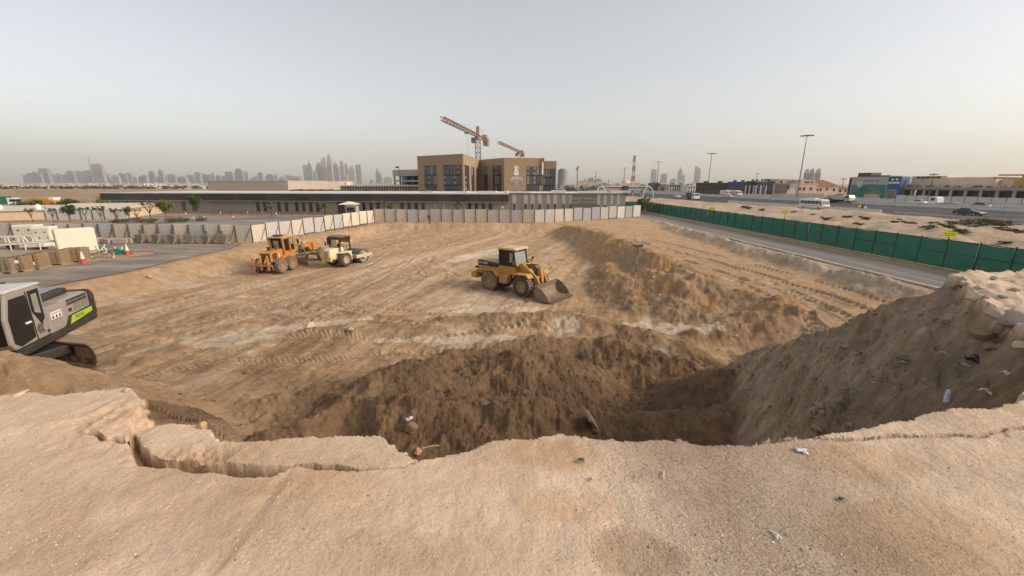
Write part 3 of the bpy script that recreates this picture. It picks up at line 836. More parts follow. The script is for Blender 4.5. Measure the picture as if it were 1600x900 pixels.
def corrug_mesh(name, w, h, mat, ribs=8, dep=.035):
    mb = MB(); p = []
    s = w / ribs
    for i in range(ribs):
        x = i * s
        p += [(x, 0), (x + s * .42, 0), (x + s * .5, -dep), (x + s * .92, -dep)]
    p.append((w, 0))
    n = len(p)
    v = [(a, b, 0) for a, b in p] + [(a, b, h) for a, b in p] + [(a, b + .012, 0) for a, b in p] + [(a, b + .012, h) for a, b in p]
    f = []
    for i in range(n - 1):
        f.append((i, i + 1, n + i + 1, n + i)); f.append((2 * n + i + 1, 2 * n + i, 3 * n + i, 3 * n + i + 1))
        f.append((n + i, n + i + 1, 3 * n + i + 1, 3 * n + i))
    mb.add(v, f)
    me = bpy.data.meshes.new(name); me.from_pydata(mb.v, [], mb.f); me.materials.append(mat); me.update()
    return me
HMAT = [M('hoarding_cream', (.68, .61, .49), .65, var=.12, scale=.7, dust=.14), M('hoarding_grey', (.50, .485, .46), .65, var=.14, scale=.7, dust=.14),
        M('hoarding_beige', (.58, .525, .44), .65, var=.12, scale=.7, dust=.14), M('hoarding_bluegrey', (.40, .41, .42), .6, var=.1, scale=.7, dust=.15),
        M('hoarding_white', (.66, .64, .60), .6, var=.08, scale=.7, dust=.12)]
POST = M('fence_post', (.10, .085, .07), .8, var=.2)
def hoarding(name, label, pts, h, palette, braces=True, seed=1, gap=1.8):
    rnd = random.Random(seed)
    pts = [Vector(p) for p in pts]
    root = empty(name, pts[0], label=label, cat='fence')
    meshes = {}
    for a, b in zip(pts[:-1], pts[1:]):
        d = b - a; L = math.hypot(d.x, d.y); n = max(1, round(L / gap)); w = L / n; ang = math.atan2(d.y, d.x)
        for i in range(n):
            q = a + d * (i / n)
            c = rnd.choice(palette) if not callable(palette) else palette(q, rnd)
            key = (round(w, 3), c)
            if key not in meshes: meshes[key] = corrug_mesh('panel', w - .03, h, HMAT[c])
            o = bpy.data.objects.new('panel', meshes[key]); COL.objects.link(o); o.parent = root
            o.location = q - pts[0] + Vector((0, 0, .04 + rnd.uniform(-.09, .06) + d.z * .5 / n)); o.rotation_euler = (rnd.uniform(-.02, .02), rnd.uniform(-.012, .012), ang)
            if ('post', 0) not in meshes:
                m_ = MB(); m_.box(-.04, .04, -.12, -.05, -.3, h + .04); meshes[('post', 0)] = m_.build('post', POST, root).data
                bpy.data.objects.remove([o2 for o2 in root.children if o2.name.startswith('post')][0])
            o = bpy.data.objects.new('post', meshes[('post', 0)]); COL.objects.link(o); o.parent = root
            o.location = q - pts[0] + Vector((0, 0, rnd.uniform(-.03, .03))); o.rotation_euler = (0, rnd.uniform(-.01, .01), ang)
            if braces and rnd.random() < .8:
                kb = ('brace', round(w, 3))
                if kb not in meshes:
                    m_ = MB(); m_.beam((w * .55, -.10, .12), (w - .06, -.07, h * .82), .035, .035); ob = m_.build('brace', POST, root); meshes[kb] = ob.data; bpy.data.objects.remove(ob)
                o = bpy.data.objects.new('brace', meshes[kb]); COL.objects.link(o); o.parent = root
                o.location = q - pts[0]; o.rotation_euler = (0, 0, ang)
    return root
c0 = G(-150, 373, 0); c1 = G(395, 379, 0); c2 = G(585, 347, .35)
hoarding('hoarding_fence', 'cream and grey corrugated hoarding behind the left yard with six grey drums', [c0, c1], 1.85, lambda q, r: r.choice([0, 2, 1, 0, 2] if q.x > -46 else [1, 2, 1]), seed=3)
hoarding('hoarding_fence', 'corrugated hoarding slanting back behind the grader up to the pale corner', [c1, c2], 1.85, lambda q, r: (0 if q.y > 56.5 else r.choice([1, 2, 1, 2])), seed=4)
hoarding('hoarding_fence', 'grey corrugated hoarding along the far edge of the pit before the long building', [c2, G(835, 348.5, .42), G(1000, 338.5, .55)], 1.95, lambda q, r: (r.choice([1, 1, 2, 1]) if q.x < 5 else (2 if q.x < 9.5 else r.choice([3, 1, 3]) if q.x < 17.5 else r.choice([4, 3]))), braces=False, seed=5)
hoarding('hoarding_fence', 'grey hoarding wall between the young trees and the cream sheds', [Wp(58, 72), Wp(188, 74.5)], 1.75, [1, 3, 1], braces=False, seed=8)
# perforated plate and box on the back hoarding
mb = MB(); 
mb.box(-.55, .55, -.06, 0, -.35, .35)
vp = mb.build('vent_plate', M('vent_plate', (.36, .35, .34), .6), loc=G(684, 339, .9), label='small grey louvred plate fixed to the back hoarding', cat='vent plate')
for k in range(8):
    mb = MB(); mb.box(-.5 + k * .125, -.42 + k * .125, -.09, -.06, -.3, .3); mb.build('slat', POST, vp)
p = G(671, 348, .4)
fh = empty('fire_hydrant_post', p, label='small dark post with a box head standing before the back hoarding', cat='post')
mb = MB(); mb.cyl((0, 0, -.2), (0, 0, .7), .07, 8); mb.build('stem', POST, fh)
mb = MB(); mb.box(-.22, .22, -.16, .16, .7, 1.15); mb.build('head', POST, fh, bevel=.04)

# green mesh fence
GREEN = M('green_mesh', (.022, .165, .115), .75, var=.14, scale=.35, dust=.10, spec=.2)
GREEN_D = M('green_post', (.012, .065, .045), .7, var=.1)
def meshfence(name, label, pts, h=2.1, gap=2.05, seed=0):
    rnd = random.Random(seed)
    root = empty(name, pts[0], label=label, cat='fence')
    pm = None
    for a, b in zip(pts[:-1], pts[1:]):
        d = b - a; L = math.hypot(d.x, d.y); n = max(1, round(L / gap)); w = L / n; ang = math.atan2(d.y, d.x)
        vari = []
        for k in range(4):
            m_ = MB(); nx, nz = 8, 5
            vs_ = []
            for i in range(nx + 1):
                for j in range(nz + 1):
                    u = i / nx; q = j / nz
                    sag = .05 * math.sin(math.pi * u) * math.sin(math.pi * q + k) + .02 * math.sin(7 * u + 3 * q + k)
                    vs_.append((.04 + u * (w - .08), sag, .02 + q * (h - .03 - .05 * math.sin(math.pi * u) * (k % 2))))
            fs = [(i * (nz + 1) + j, (i + 1) * (nz + 1) + j, (i + 1) * (nz + 1) + j + 1, i * (nz + 1) + j + 1) for i in range(nx) for j in range(nz)]
            m_.add(vs_, fs)
            o = m_.build('mesh_panel', GREEN, root, smooth='full'); vari.append(o.data); bpy.data.objects.remove(o)
        for i in range(n + 1):
            q = a + d * (i / n) - pts[0]
            if i < n:
                o = bpy.data.objects.new('mesh_panel', rnd.choice(vari)); COL.objects.link(o); o.parent = root; o.location = q; o.rotation_euler = (rnd.uniform(-.015, .015), 0, ang)
            if pm is None:
                m_ = MB(); m_.cyl((0, 0, -.3), (0, 0, h + .10), .045, 8); o = m_.build('post', GREEN_D, root, smooth=True); pm = o.data
            else:
                o = bpy.data.objects.new('post', pm); COL.objects.link(o); o.parent = root
            o.location = q + Vector((0, 0, 0)); o.rotation_euler = (rnd.uniform(-.02, .02), rnd.uniform(-.02, .02), 0)
        m_ = MB(); m_.beam(a - pts[0] + Vector((0, 0, h)), b - pts[0] + Vector((0, 0, h)), .05, .05); m_.build('top_rail', GREEN_D, root)
        m_ = MB(); m_.beam(a - pts[0] + Vector((0, 0, h * .55)), b - pts[0] + Vector((0, 0, h * .55)), .04, .04); m_.build('middle_rail', GREEN_D, root)
    return root
meshfence('mesh_fence', 'long dark green mesh fence along the service road', [Vector((svc(2), 2, 0)), Vector((svc(96), 96, 0))], seed=3)
meshfence('mesh_fence', 'short green mesh fence behind the right end of the grey hoarding', [Vector((svc(96), 96.5, 0)), Vector((22.5, 98, 0))], seed=4)
# white hoarding at the far building site (beyond the highway)

class Facade:
    """a building: local x runs along its front from one photo column to another, y goes back, z up"""
    def __init__(s, name, label, px0, Y0, px1, Y1, cat='building', group=None):
        a = Wp(px0, Y0); b = Wp(px1, Y1); d = b - a
        s.a, s.b = a, b
        s.L = d.length; s.ang = math.atan2(d.y, d.x); s.px0, s.px1 = px0, px1
        s.Y0, s.Y1 = Y0, Y1
        s.root = empty(name, a, s.ang, label=label, cat=cat, group=group)
    def x(s, px, py=300):
        d = ray(px, py); e = s.b - s.a
        # a + e*u = d*t  (in plan)
        det = e.x * (-d.y) + d.x * e.y
        u = (-s.a.x * (-d.y) + d.x * (-s.a.y)) / det
        return u * s.L
    def z(s, py, px=None):
        u = 0 if px is None else s.x(px) / s.L
        Y = s.Y0 + (s.Y1 - s.Y0) * u
        return Zat(py, Y)
    def box(s, part, mat, x0, x1, y0, y1, z0, z1, parent=None, bevel=0, label=None):
        mb = MB(); mb.box(x0, x1, y0, y1, z0, z1)
        return mb.build(part, mat, parent or s.root, bevel=bevel, label=label)
GLASS = glass_mat('dark_glass', (.035, .042, .05))
GLASS_B = glass_mat('blue_glass', (.07, .10, .13))

# ------------------------------------------------------------------ long low building
f = Facade('long_low_building', 'long single storey grey building with dark fascia behind the hoarding', 168, 92, 979, 79.5)
LB = f
WALLG = M('grey_wall', (.30, .27, .235), .85, var=.08, scale=.25)
WALLG2 = M('grey_panel_wall', (.27, .25, .23), .8, var=.07, scale=.3)
FASC = M('dark_fascia', (.055, .052, .05), .6, var=.5, scale=.22, noise_dist=1.0)
PALEP = M('pale_strip', (.47, .45, .41), .8, var=.06)
ROOFW = M('pale_roof', (.62, .58, .52), .8, var=.1, scale=.2)
xs = f.x(795)
f.box('wall', WALLG, 0, xs, 0, 22, 0, 4.0)
f.box('wall', WALLG2, xs + .003, f.L, 0, 21, 0, 4.25)
f.box('roof', ROOFW, -.3, f.L - .05, .3, 21.5, 4.26, 4.36)
mb = MB(); mb.prism([(-.9, 2.75), (-1.05, 4.05), (-1.0, 4.2), (.4, 4.2), (.4, 2.75)], -1.2, xs - .003, 'x'); mb.build('fascia', FASC, f.root)
mb = MB(); mb.box(-1.25, xs, -1.12, -.0, 4.2, 4.30); mb.build('roof_edge', M('roof_edge', (.60, .60, .60), .5), f.root)
mb = MB(); mb.box(-1.2, xs, -.97, -.02, 2.66, 2.75); mb.build('soffit_trim', M('soffit_trim', (.34, .32, .30), .6), f.root)
mb = MB(); mb.box(xs, f.L + .1, -.12, .25, 4.25, 4.42); mb.build('parapet_trim', POST, f.root)
wins = [(193, 196), (205, 208), (216, 219), (241, 246), (281, 285), (297, 301), (398, 402), (409, 413), (431, 435), (443, 446.5), (459, 463), (470, 473.5), (481, 485), (492, 496), (555, 558.5), (565, 569), (576, 580), (587, 591), (607, 611), (625, 629), (636, 640), (647, 651), (658, 662), (731, 735), (742, 746), (753, 757), (764, 768)]
for a, b in wins:
    w = f.box('window', GLASS, f.x(a), f.x(b), -.05, .02, .55, 2.35)
    mb = MB(); xa, xb = f.x(a), f.x(b)
    mb.box(xa - .06, xa, -.09, .02, .5, 2.4); mb.box(xb, xb + .06, -.09, .02, .5, 2.4); mb.box(xa, xb, -.09, .02, 2.35, 2.42)
    mb.build('frame', POST, w)
d_ = f.box('door', M('maroon_door', (.075, .04, .032), .6), f.x(525), f.x(536), -.06, .02, 0, 2.45)
for k in range(3):
    xa = f.x(525) + .3 + k * (f.x(536) - f.x(525) - .3) / 3
    mb = MB(); mb.box(xa, xa + .05, -.1, -.06, .05, 2.4); mb.build('door_bar', POST, d_)
for px in (679, 693):
    f.box('downpipe', M('downpipe', (.42, .42, .43), .5), f.x(px) - .12, f.x(px) + .12, -.1, 0, 0, 2.66)
for a, b in [(801, 806), (819, 824), (830, 834.5), (841, 846), (855, 859), (865, 870), (879, 883), (890, 894)]:
    w = f.box('window', GLASS_B, f.x(a), f.x(b), -.05, .02, .7, 2.35)
    mb = MB(); xa, xb = f.x(a), f.x(b); mb.box(xa - .07, xa, -.09, .02, .65, 2.42); mb.box(xb, xb + .07, -.09, .02, .65, 2.42); mb.box(xa, xb, -.09, .02, 2.35, 2.42); mb.build('frame', PALEP, w)
    f.box('pale_panel', PALEP, f.x(a - .5), f.x(b + .5), -.03, .01, 2.5, 4.2)
for a, b in [(934, 938), (944, 948), (955, 958), (965, 969)]:
    f.box('pale_panel', PALEP, f.x(a), f.x(b), -.03, .01, 2.3, 4.2)
    f.box('window', GLASS, f.x(a + .5), f.x(b + .5), -.05, .02, 1.7, 2.12)
sg = f.box('sign_panel', M('sign_panel', (.16, .145, .13), .7, var=.1), f.x(894.5), f.x(933), -.14, 0, 1.9, 4.22)
BRZ = M('bronze_letters', (.50, .46, .40), .5, metal=.2)
xm = (f.x(894.5) + f.x(933)) / 2
text_mesh('GARDEN PINNACLE', 'lettering', .62, BRZ, sg, (xm, -.16, 3.42), (R(90), 0, 0), .02, spacing=.86)
text_mesh('LAND  ROLLERS', 'lettering', .62, BRZ, sg, (xm, -.16, 2.75), (R(90), 0, 0), .02, spacing=1.0)
nt_ = f.box('notice', M('white_notice', (.75, .74, .72), .6), f.x(783), f.x(787), -.03, 0, 1.5, 1.9)
# roof clutter
for px, w, h, dp in ((784, .8, .4, 3), (793, 4.2, .25, 4), (640, 3, .25, 6), (705, 2.2, .3, 5), (735, 4, .3, 7), (860, 3, .5, 6), (905, 6, .35, 5), (930, 5, .3, 8), (960, 4, .45, 6)):
    f.box('roof_unit', M('roof_unit', (.58, .55, .50), .7), f.x(px), f.x(px) + w, dp, dp + 2, 4.362, 4.36 + h, bevel=.05)
# railing before the building
rl = empty('railing', f.a, f.ang, label='low dark railing running before the long grey building', cat='railing')
mb = MB(); xa, xb = f.x(330), f.x(575)
for z in (.35, .75): mb.beam((xa, -3.2, z), (xb, -3.2, z), .05, .05)
mb.build('rail', POST, rl)
k = xa
while k < xb:
    mb = MB(); mb.box(k - .03, k + .03, -3.23, -3.17, 0, .8); mb.build('post', POST, rl); k += 2.2

# ------------------------------------------------------------------ brown school building
BROWN = M('brown_render', (.34, .245, .155), .85, var=.05, scale=.15)
FRAME = M('window_frame_dark', (.035, .033, .032), .5)
PANE = glass_mat('school_glass', (.06, .07, .078), .12)
PANE_L = M('lit_blind', (.22, .21, .19), .5, var=.2, scale=1.2)
school = empty('school_building', Wp(725, 145), label='brown three storey building with tall dark windows and a white crest', cat='building')
SB = Wp(725, 145)
def wing(p0, p1, ztop, depth_dir, parts, zbase=0):
    """a wall slab of the school from p0 to p1 (plan points), with window bays"""
    d = p1 - p0; L = d.length; ang = math.atan2(d.y, d.x)
    mb = MB(); mb.box(0, L, 0, .5, zbase, ztop)
    w = mb.build('wall', BROWN, school); w.location = p0 - SB; w.rotation_euler = (0, 0, ang)
    for (u0, u1, z0, z1, nx, nz, seed) in parts:
        rnd = random.Random(seed)
        mb = MB(); mb.box(u0 * L, u1 * L, -.06, .01, z0, z1)
        win = mb.build('window', FRAME, school); win.location = p0 - SB; win.rotation_euler = (0, 0, ang)
        ww = (u1 - u0) * L / nx; hh = (z1 - z0) / nz
        for i in range(nx):
            for j in range(nz):
                hfrac = .60
                x0 = u0 * L + i * ww + .12; x1 = u0 * L + (i + 1) * ww - .12
                zz0 = z0 + j * hh + .35; zz1 = z0 + (j + 1) * hh - .25
                mb = MB(); mb.box(x0, x1, -.10, -.061, zz0, zz1)
                pm_ = PANE_L if rnd.random() < (.35 if j else .08) else PANE
                pa = mb.build('pane', pm_, win)
                if rnd.random() < .3 and pm_ is PANE_L:
                    mb = MB(); mb.box(x0 + .2, x1 - .2, -.12, -.101, (zz0 + zz1) / 2 - .4, (zz0 + zz1) / 2 + .5); mb.build('open_sash', FRAME, win)
    return w
def Z(py, Y): return Zat(py, Y)
pA = Wp(654, 158); pB = Wp(725, 145); pC = Wp(749.5, 182); pD = Wp(788, 168); pE = Wp(848, 170); pF = Wp(868.6, 170)
zt1 = Z(241, 145); zt2 = Z(247.3, 168); zt3 = Z(251.5, 170)
zb = .5
zl = Z(257, 145)
wing(pA, pB, zt1, 1, [(.15, .43, 2.2, zl, 4, 3, 1), (.58, .995, 2.2, zl, 6, 3, 2)])
wing(pB, pC, zt1, 1, [(.005, .30, 2.2, zl, 5, 3, 3), (.42, .62, 2.2, zl, 2, 3, 4), (.78, .92, 2.2, zl, 1, 3, 5)])
wing(pC, pD, zt2, 1, [(.20, .34, 2.2, Z(260.5, 178), 1, 3, 6), (.56, .90, 2.2, Z(259, 172), 4, 3, 7)])
zw = Z(260, 168)
wing(pD, pE, zt2, 1, [(.575, .985, 2.2, zw, 5, 3, 8)])
wing(pE + Vector((.02, .6, 0)), pF, zt3, 1, [(.02, .94, 2.2, Z(264, 170), 5, 3, 9)])
def block(pts, z, part='roof_slab', mat=BROWN, z0=0):
    mb = MB(); mb.prism([(p.x - SB.x, p.y - SB.y) for p in pts], z0, z, 'z'); return mb.build(part, mat, school)
off = Vector((0, 1.2, 0))
block([pA + Vector((.4, 1, 0)), pB + Vector((-.1, 1.5, 0)), pC + Vector((-1.2, 1, 0)), pC + Vector((-4, 20, 0)), pA + Vector((0, 30, 0))], zt1 - .25, 'core')
block([pC + Vector((.6, 1, 0)), pD + Vector((.2, 1.2, 0)), pE + Vector((-.2, 1.2, 0)), pE + Vector((0, 26, 0)), pC + Vector((0, 24, 0))], zt2 - .25, 'core')
block([pE + Vector((.4, 1.6, 0)), pF + Vector((-.2, 1.0, 0)), pF + Vector((0, 20, 0)), pE + Vector((.3, 20, 0))], zt3 - .25, 'core')
for a, b, z in ((pA, pB, zt1), (pB, pC, zt1), (pC, pD, zt2), (pD, pE, zt2)):
    d = b - a
    mb = MB(); mb.box(-.1, d.length + .1, -.08, .6, z, z + .18)
    o = mb.build('parapet_cap', M('parapet_cap', (.42, .34, .25), .8), school); o.location = a - SB; o.rotation_euler = (0, 0, math.atan2(d.y, d.x))
# crest and lettering on the right wing
d = pE - pD; Lw = d.length; ang = math.atan2(d.y, d.x)
SIGNW = M('white_sign', (.82, .81, .78), .5, var=.02)
sx = Lw * (806.3 - 788) / 60
crest = empty('crest_sign', pD - SB, ang); crest.parent = school
zc0 = Z(274, 168); k = (Z(258, 168) - Z(291, 168)) / 33
def cz(py): return Z(py, 168)
mb = MB()
def disc(cx, cz_, rx, rz, n=20, y=-.14, y1=-.02):
    pts = [(cx + rx * math.cos(2 * math.pi * i / n), cz_ + rz * math.sin(2 * math.pi * i / n)) for i in range(n)]
    mb.prism(pts, y, y1, 'y')
disc(sx, cz(267.2), 3.1 * k, 3.9 * k)
disc(sx, cz(271), 4.3 * k, 3.0 * k)
for i in range(9):
    a = math.pi * (i / 8)
    disc(sx + 3.4 * k * math.cos(a), cz(262.6) + 2.6 * k * math.sin(a), .95 * k, 1.0 * k, 10)
disc(sx, cz(262.3), 1.3 * k, 1.4 * k)
mb.build('crest', SIGNW, crest)
mb = MB(); disc(sx + .4 * k, cz(267.6), 1.3 * k, 2.0 * k, 14, -.16, -.139); mb.build('crest_shield', M('crest_tan', (.62, .54, .44), .6), crest)
# arabic style line drawn as joined strokes
mb = MB(); x = sx - 8.2 * k; zz = cz(277.2)
rnd = random.Random(5)
while x < sx + 8.0 * k:
    w = rnd.uniform(.8, 1.8) * k
    mb.box(x, x + w * 1.05, -.12, -.02, zz - .45 * k, zz + .2 * k)
    if rnd.random() < .6: mb.box(x + w * .6, x + w * .6 + .45 * k, -.12, -.02, zz + .2 * k, zz + rnd.uniform(.6, 1.5) * k)
    if rnd.random() < .5: mb.box(x + .2 * w, x + .2 * w + .4 * k, -.12, -.02, zz - 1.25 * k, zz - .8 * k)
    x += w * rnd.choice([1.05, 1.05, 1.3])
mb.build('script_lettering', SIGNW, crest)
text_mesh('HARROW', 'lettering', 4.9 * k, SIGNW, crest, (sx, -.12, cz(280.2)), (R(90), 0, 0), .06)
text_mesh('INTERNATIONAL SCHOOL', 'lettering', 2.1 * k, SIGNW, crest, (sx, -.12, cz(283.2)), (R(90), 0, 0), .06, spacing=.93)
text_mesh('DUBAI', 'lettering', 2.8 * k, SIGNW, crest, (sx, -.12, cz(285.8)), (R(90), 0, 0), .06)
text_mesh('2026', 'lettering', 2.6 * k, SIGNW, crest, (sx, -.12, cz(288.6)), (R(90), 0, 0), .06)
# flag banner on the corner
fl = empty('flag_banner', pD + d * .955 + Vector((0, -.35, 0)), ang, label='tall red white and green flag banner hanging on the brown building', cat='banner')
x0, x1 = -.4 * k, 4.6 * k
mb = MB(); mb.box(x0, x1, -.08, 0, cz(253), cz(246.5)); mb.build('red_field', M('flag_red', (.60, .03, .03), .6), fl)
mb = MB(); mb.box(x0 + 1.2 * k, x1 - 1.5 * k, -.08, 0, cz(272.5), cz(253)); mb.build('white_stripe', SIGNW, fl)
mb = MB(); mb.box(x1 - 1.5 * k, x1 - .2 * k, -.08, 0, cz(271.5), cz(253)); mb.build('green_stripe', M('flag_green', (.10, .22, .10), .6), fl)
mb = MB(); mb.box(x0, x0 + 1.2 * k, -.08, 0, cz(271), cz(253)); mb.build('black_stripe', M('flag_black', (.03, .03, .03), .6), fl)

# ------------------------------------------------------------------ tower cranes
CRY = M('crane_paint', (.27, .165, .12), .7, var=.3, scale=.6)
CRG = M('crane_counterweight', (.30, .28, .25), .8)
def lattice(mb, p0, p1, w, n, r):
    p0, p1 = Vector(p0), Vector(p1); d = (p1 - p0).normalized()
    up = Vector((0, 0, 1)) if abs(d.z) < .9 else Vector((1, 0, 0))
    a = d.cross(up).normalized() * (w / 2); b = a.normalized().cross(d) * (w / 2)
    cs = [a + b, -a + b, -a - b, a - b]
    for c in cs: mb.beam(p0 + c, p1 + c, r, r)
    L = (p1 - p0).length
    for i in range(n):
        q0 = p0 + d * (L * i / n); q1 = p0 + d * (L * (i + 1) / n)
        for k in range(4):
            c, e = cs[k], cs[(k + 1) % 4]
            if (i + k) % 2: c, e = e, c
            mb.beam(q0 + c, q1 + e, r * .7, r * .7)
            mb.beam(q0 + cs[k], q0 + cs[(k + 1) % 4], r * .6, r * .6)
def crane(label, base, h, tip, ctr, mw, apex, detail=True):
    root = empty('tower_crane', base, label=label, cat='crane')
    T = Vector((0, 0, h)); tip = Vector(tip) - base; ctr = Vector(ctr) - base
    mb = MB(); lattice(mb, (0, 0, 0), (0, 0, h), mw, int(h / mw), mw * .11); mb.build('mast', CRY, root)
    mb = MB(); lattice(mb, T + Vector((0, 0, .8)), tip + Vector((0, 0, .8)), mw * .6, 26, mw * .075); mb.build('jib', CRY, root)
    mb = MB(); lattice(mb, T + Vector((0, 0, .4)), ctr + Vector((0, 0, .4)), mw * .6, 6, mw * .11); mb.build('counter_jib', CRY, root)
    dj = (ctr - T).normalized()
    mb = MB()
    for i in range(3): mb.obox(ctr - dj * (1.0 + 1.5 * i) + Vector((0, 0, -1.0)), (1.2, 2.4, 3.0), rz=math.atan2(dj.y, dj.x))
    mb.obox(ctr - dj * 4.5 + Vector((0, 0, 1.6)), (4.0, 2.0, 1.6), rz=math.atan2(dj.y, dj.x))
    mb.build('counterweight', CRG, root)
    mb = MB(); mb.obox(T + Vector((-mw * .95, -mw * .3, -1.4)), (1.8, 2.0, 2.4)); mb.build('cabin', M('crane_cabin', (.16, .15, .14), .5), root, bevel=.1)
    mb = MB(); mb.cyl(T + Vector((0, 0, -1.2)), T + Vector((0, 0, .2)), mw * .72, 14); mb.build('slewing_ring', CRG, root)
    if apex:
        ap = T + Vector((0, 0, apex))
        mb = MB(); lattice(mb, T, ap, mw * .5, 6, mw * .12); mb.build('apex', CRY, root)
        mb = MB()
        jd = tip - T
        for q in (T + jd * .32, T + jd * .75, ctr): mb.beam(ap, q + Vector((0, 0, 1.2)), .09, .09)
        mb.build('tie_rod', CRG, root)
    if detail:
        q = T + (tip - T) * .38
        mb = MB(); mb.beam(q, q - Vector((0, 0, 10)), .06, .06); mb.beam(q + Vector((.5, 0, 0)), q - Vector((-.5, 0, 10)), .06, .06); mb.build('hoist_cable', CRG, root)
        mb = MB(); mb.obox(q + Vector((.25, 0, -.3)), (2.2, 1.8, .6)); mb.build('trolley', CRG, root)
        mb = MB(); mb.obox(q + Vector((.25, 0, -10.4)), (.7, .5, 1.2)); mb.build('hook_block', POST, root)
    return root
b1 = Wp(748, 205); hz = Zat(214.7, 205)
def at_z(px, py, z):
    d = ray(px, py); t = (z - CAM_H) / d.z
    return Vector((d.x * t, d.y * t, z))
crane('tall tower crane with lattice jib reaching left above the brown building', b1, hz, at_z(691, 189, hz), at_z(762, 220.5, hz), 2.2, Zat(197, 205) - hz)
b2 = Wp(811, 330); hz = Zat(238.5, 330)
crane('smaller tower crane farther off, its jib reaching left over the crest wing', b2, hz, at_z(779, 224.5, hz), at_z(818, 240.5, hz), 2.2, 0, False)

# ------------------------------------------------------------------ sheds and buildings behind
BEIGE = M('beige_cladding', (.50, .415, .325), .8, var=.04, scale=.1)
CREAM = M('cream_wall', (.62, .49, .34), .85, var=.07, scale=.3)
CREAM_R = M('cream_roof', (.58, .49, .39), .85, var=.12, scale=.25)
def ribs(f, part, mat, x0, x1, y, z0, z1, step, w=.12, d=.08):
    x = x0
    while x < x1:
        mb = MB(); mb.box(x, x + w, y - d, y, z0, z1); x += step
        mb.build(part, mat, f.root)
f = Facade('beige_warehouse', 'plain beige windowless warehouse behind the left half of the long building', 325, 160, 450, 152)
z = f.z(283.2)
f.box('wall', BEIGE, 0, f.L, 0, 40, 0, z); ribs(f, 'cladding_seam', BEIGE, 2, f.L, 0, .5, z - .1, 4.5, .06, .05)
f.box('parapet', M('beige_trim', (.56, .48, .39), .8), -.15, f.L + .15, -.12, 40.1, z, z + .2)
g_ = Wp(450, 152); g2 = Wp(513, 178)
mb = MB(); e = g2 - g_; mb.obox((f.L + .01 + 0, 0, 0), (.01, .01, .01))
f2 = Facade('beige_warehouse', 'lower pale beige warehouse end wall left of the white colonnade shed', 450.5, 153, 513, 172)
z = f2.z(284); z2 = f2.z(285.5, 513)
mb = MB(); mb.prism([(0, 0), (f2.L, 0), (f2.L, z - .4), (0, z)], 0, 14, 'y'); mb.build('wall', BEIGE, f2.root)
mb = MB(); mb.prism([(-.1, z), (f2.L + .1, z - .4), (f2.L + .1, z - .15), (-.1, z + .25)], -.1, 14.1, 'y'); mb.build('parapet', M('beige_trim', (.56, .48, .39), .8), f2.root)
f = Facade('colonnade_shed', 'long white roofed shed with a row of thin columns left of the brown building', 514, 182, 655, 176)
z = f.z(288.8)
f.box('roof', M('white_roof', (.66, .61, .53), .7), 0, f.L, 0, 14, z - .6, z)
f.box('back_wall', M('shed_wall', (.34, .28, .21), .9), .5, f.L - .5, 5, 14, 0, z - .61)
for i in range(34):
    x = .6 + i * (f.L - 1.2) / 33
    f.box('column', M('shed_column', (.60, .54, .45), .8), x - .12, x + .12, .4, .64, 0, z - .61)
f.box('rooftop_room', M('white_roof', (.66, .61, .53), .7), f.x(533), f.x(537.5), 3, 6, z, z + 1.1)
f = Facade('parking_structure', 'grey open parking structure beside the left end of the brown building', 615, 190, 655, 184)
z = f.z(265.5)
GREYC = M('grey_precast', (.36, .34, .315), .85, var=.08, scale=.2)
f.box('wall', GREYC, 0, f.L, 6, 22, 0, z)
for za, zb_ in ((.0, f.z(289)), (f.z(284), f.z(281.5)), (f.z(275), z)):
    f.box('floor_band', GREYC, -.1, f.L + .1, 0, 6.2, za, zb_)
for i in range(5):
    x = .4 + i * (f.L - .8) / 4
    f.box('column', M('dark_column', (.13, .125, .12), .8), x - .25, x + .25, .3, .8, f.z(289) , f.z(275))
mb = MB(); mb.box(f.L * .22, f.L - .1, 5.85, 5.99, f.z(289), f.z(275)); mb.build('dark_opening', FRAME, f.root)
fp = empty('flag_pole', Wp(625, 188) , label='small dark flag on a pole above the grey parking structure', cat='flag')
mb = MB(); mb.cyl((0, 0, 0), (0, 0, Zat(259.5, 188)), .09, 6); mb.build('pole', POST, fp)
mb = MB(); mb.add([(0, 0, Zat(263, 188)), (-1.4, .1, Zat(262, 188)), (-1.5, -.1, Zat(260, 188)), (0, 0, Zat(260, 188)), (0, .05, Zat(263, 188)), (-1.4, .15, Zat(262, 188)), (-1.5, -.05, Zat(260, 188)), (0, .05, Zat(260, 188))], [(0, 1, 2, 3), (7, 6, 5, 4)]); mb.build('cloth', FRAME, fp)
# shade canopies behind the long building
def canopy(label, px0, px1, Y, zt, mat, n, drop=.5):
    f = Facade('shade_canopy', label, px0, Y, px1, Y, cat='canopy')
    w = f.L / n
    for i in range(n):
        mb = MB(); x0, x1 = i * w + .05, (i + 1) * w - .05; xm_ = (x0 + x1) / 2
        vs_ = [(x0, 0, zt - drop), (xm_, 0, zt), (x1, 0, zt - drop), (x0, 6, zt - drop + .1), (xm_, 6, zt + .1), (x1, 6, zt - drop + .1)]
        vs_ += [(a, b, c - .12) for a, b, c in vs_]
        mb.add(vs_, [(0, 1, 4, 3), (1, 2, 5, 4), (9, 10, 7, 6), (10, 11, 8, 7), (0, 6, 7, 1), (1, 7, 8, 2), (3, 4, 10, 9), (4, 5, 11, 10), (0, 3, 9, 6), (2, 8, 11, 5)])
        mb.build('canopy_sheet', mat, f.root)
        mb = MB(); mb.cyl((x0, 3, 0), (x0, 3, zt - drop), .09, 6); mb.build('post', POST, f.root)
MAROON = M('maroon_fabric', (.10, .035, .032), .8); BLACKF = M('black_fabric', (.03, .03, .032), .7)
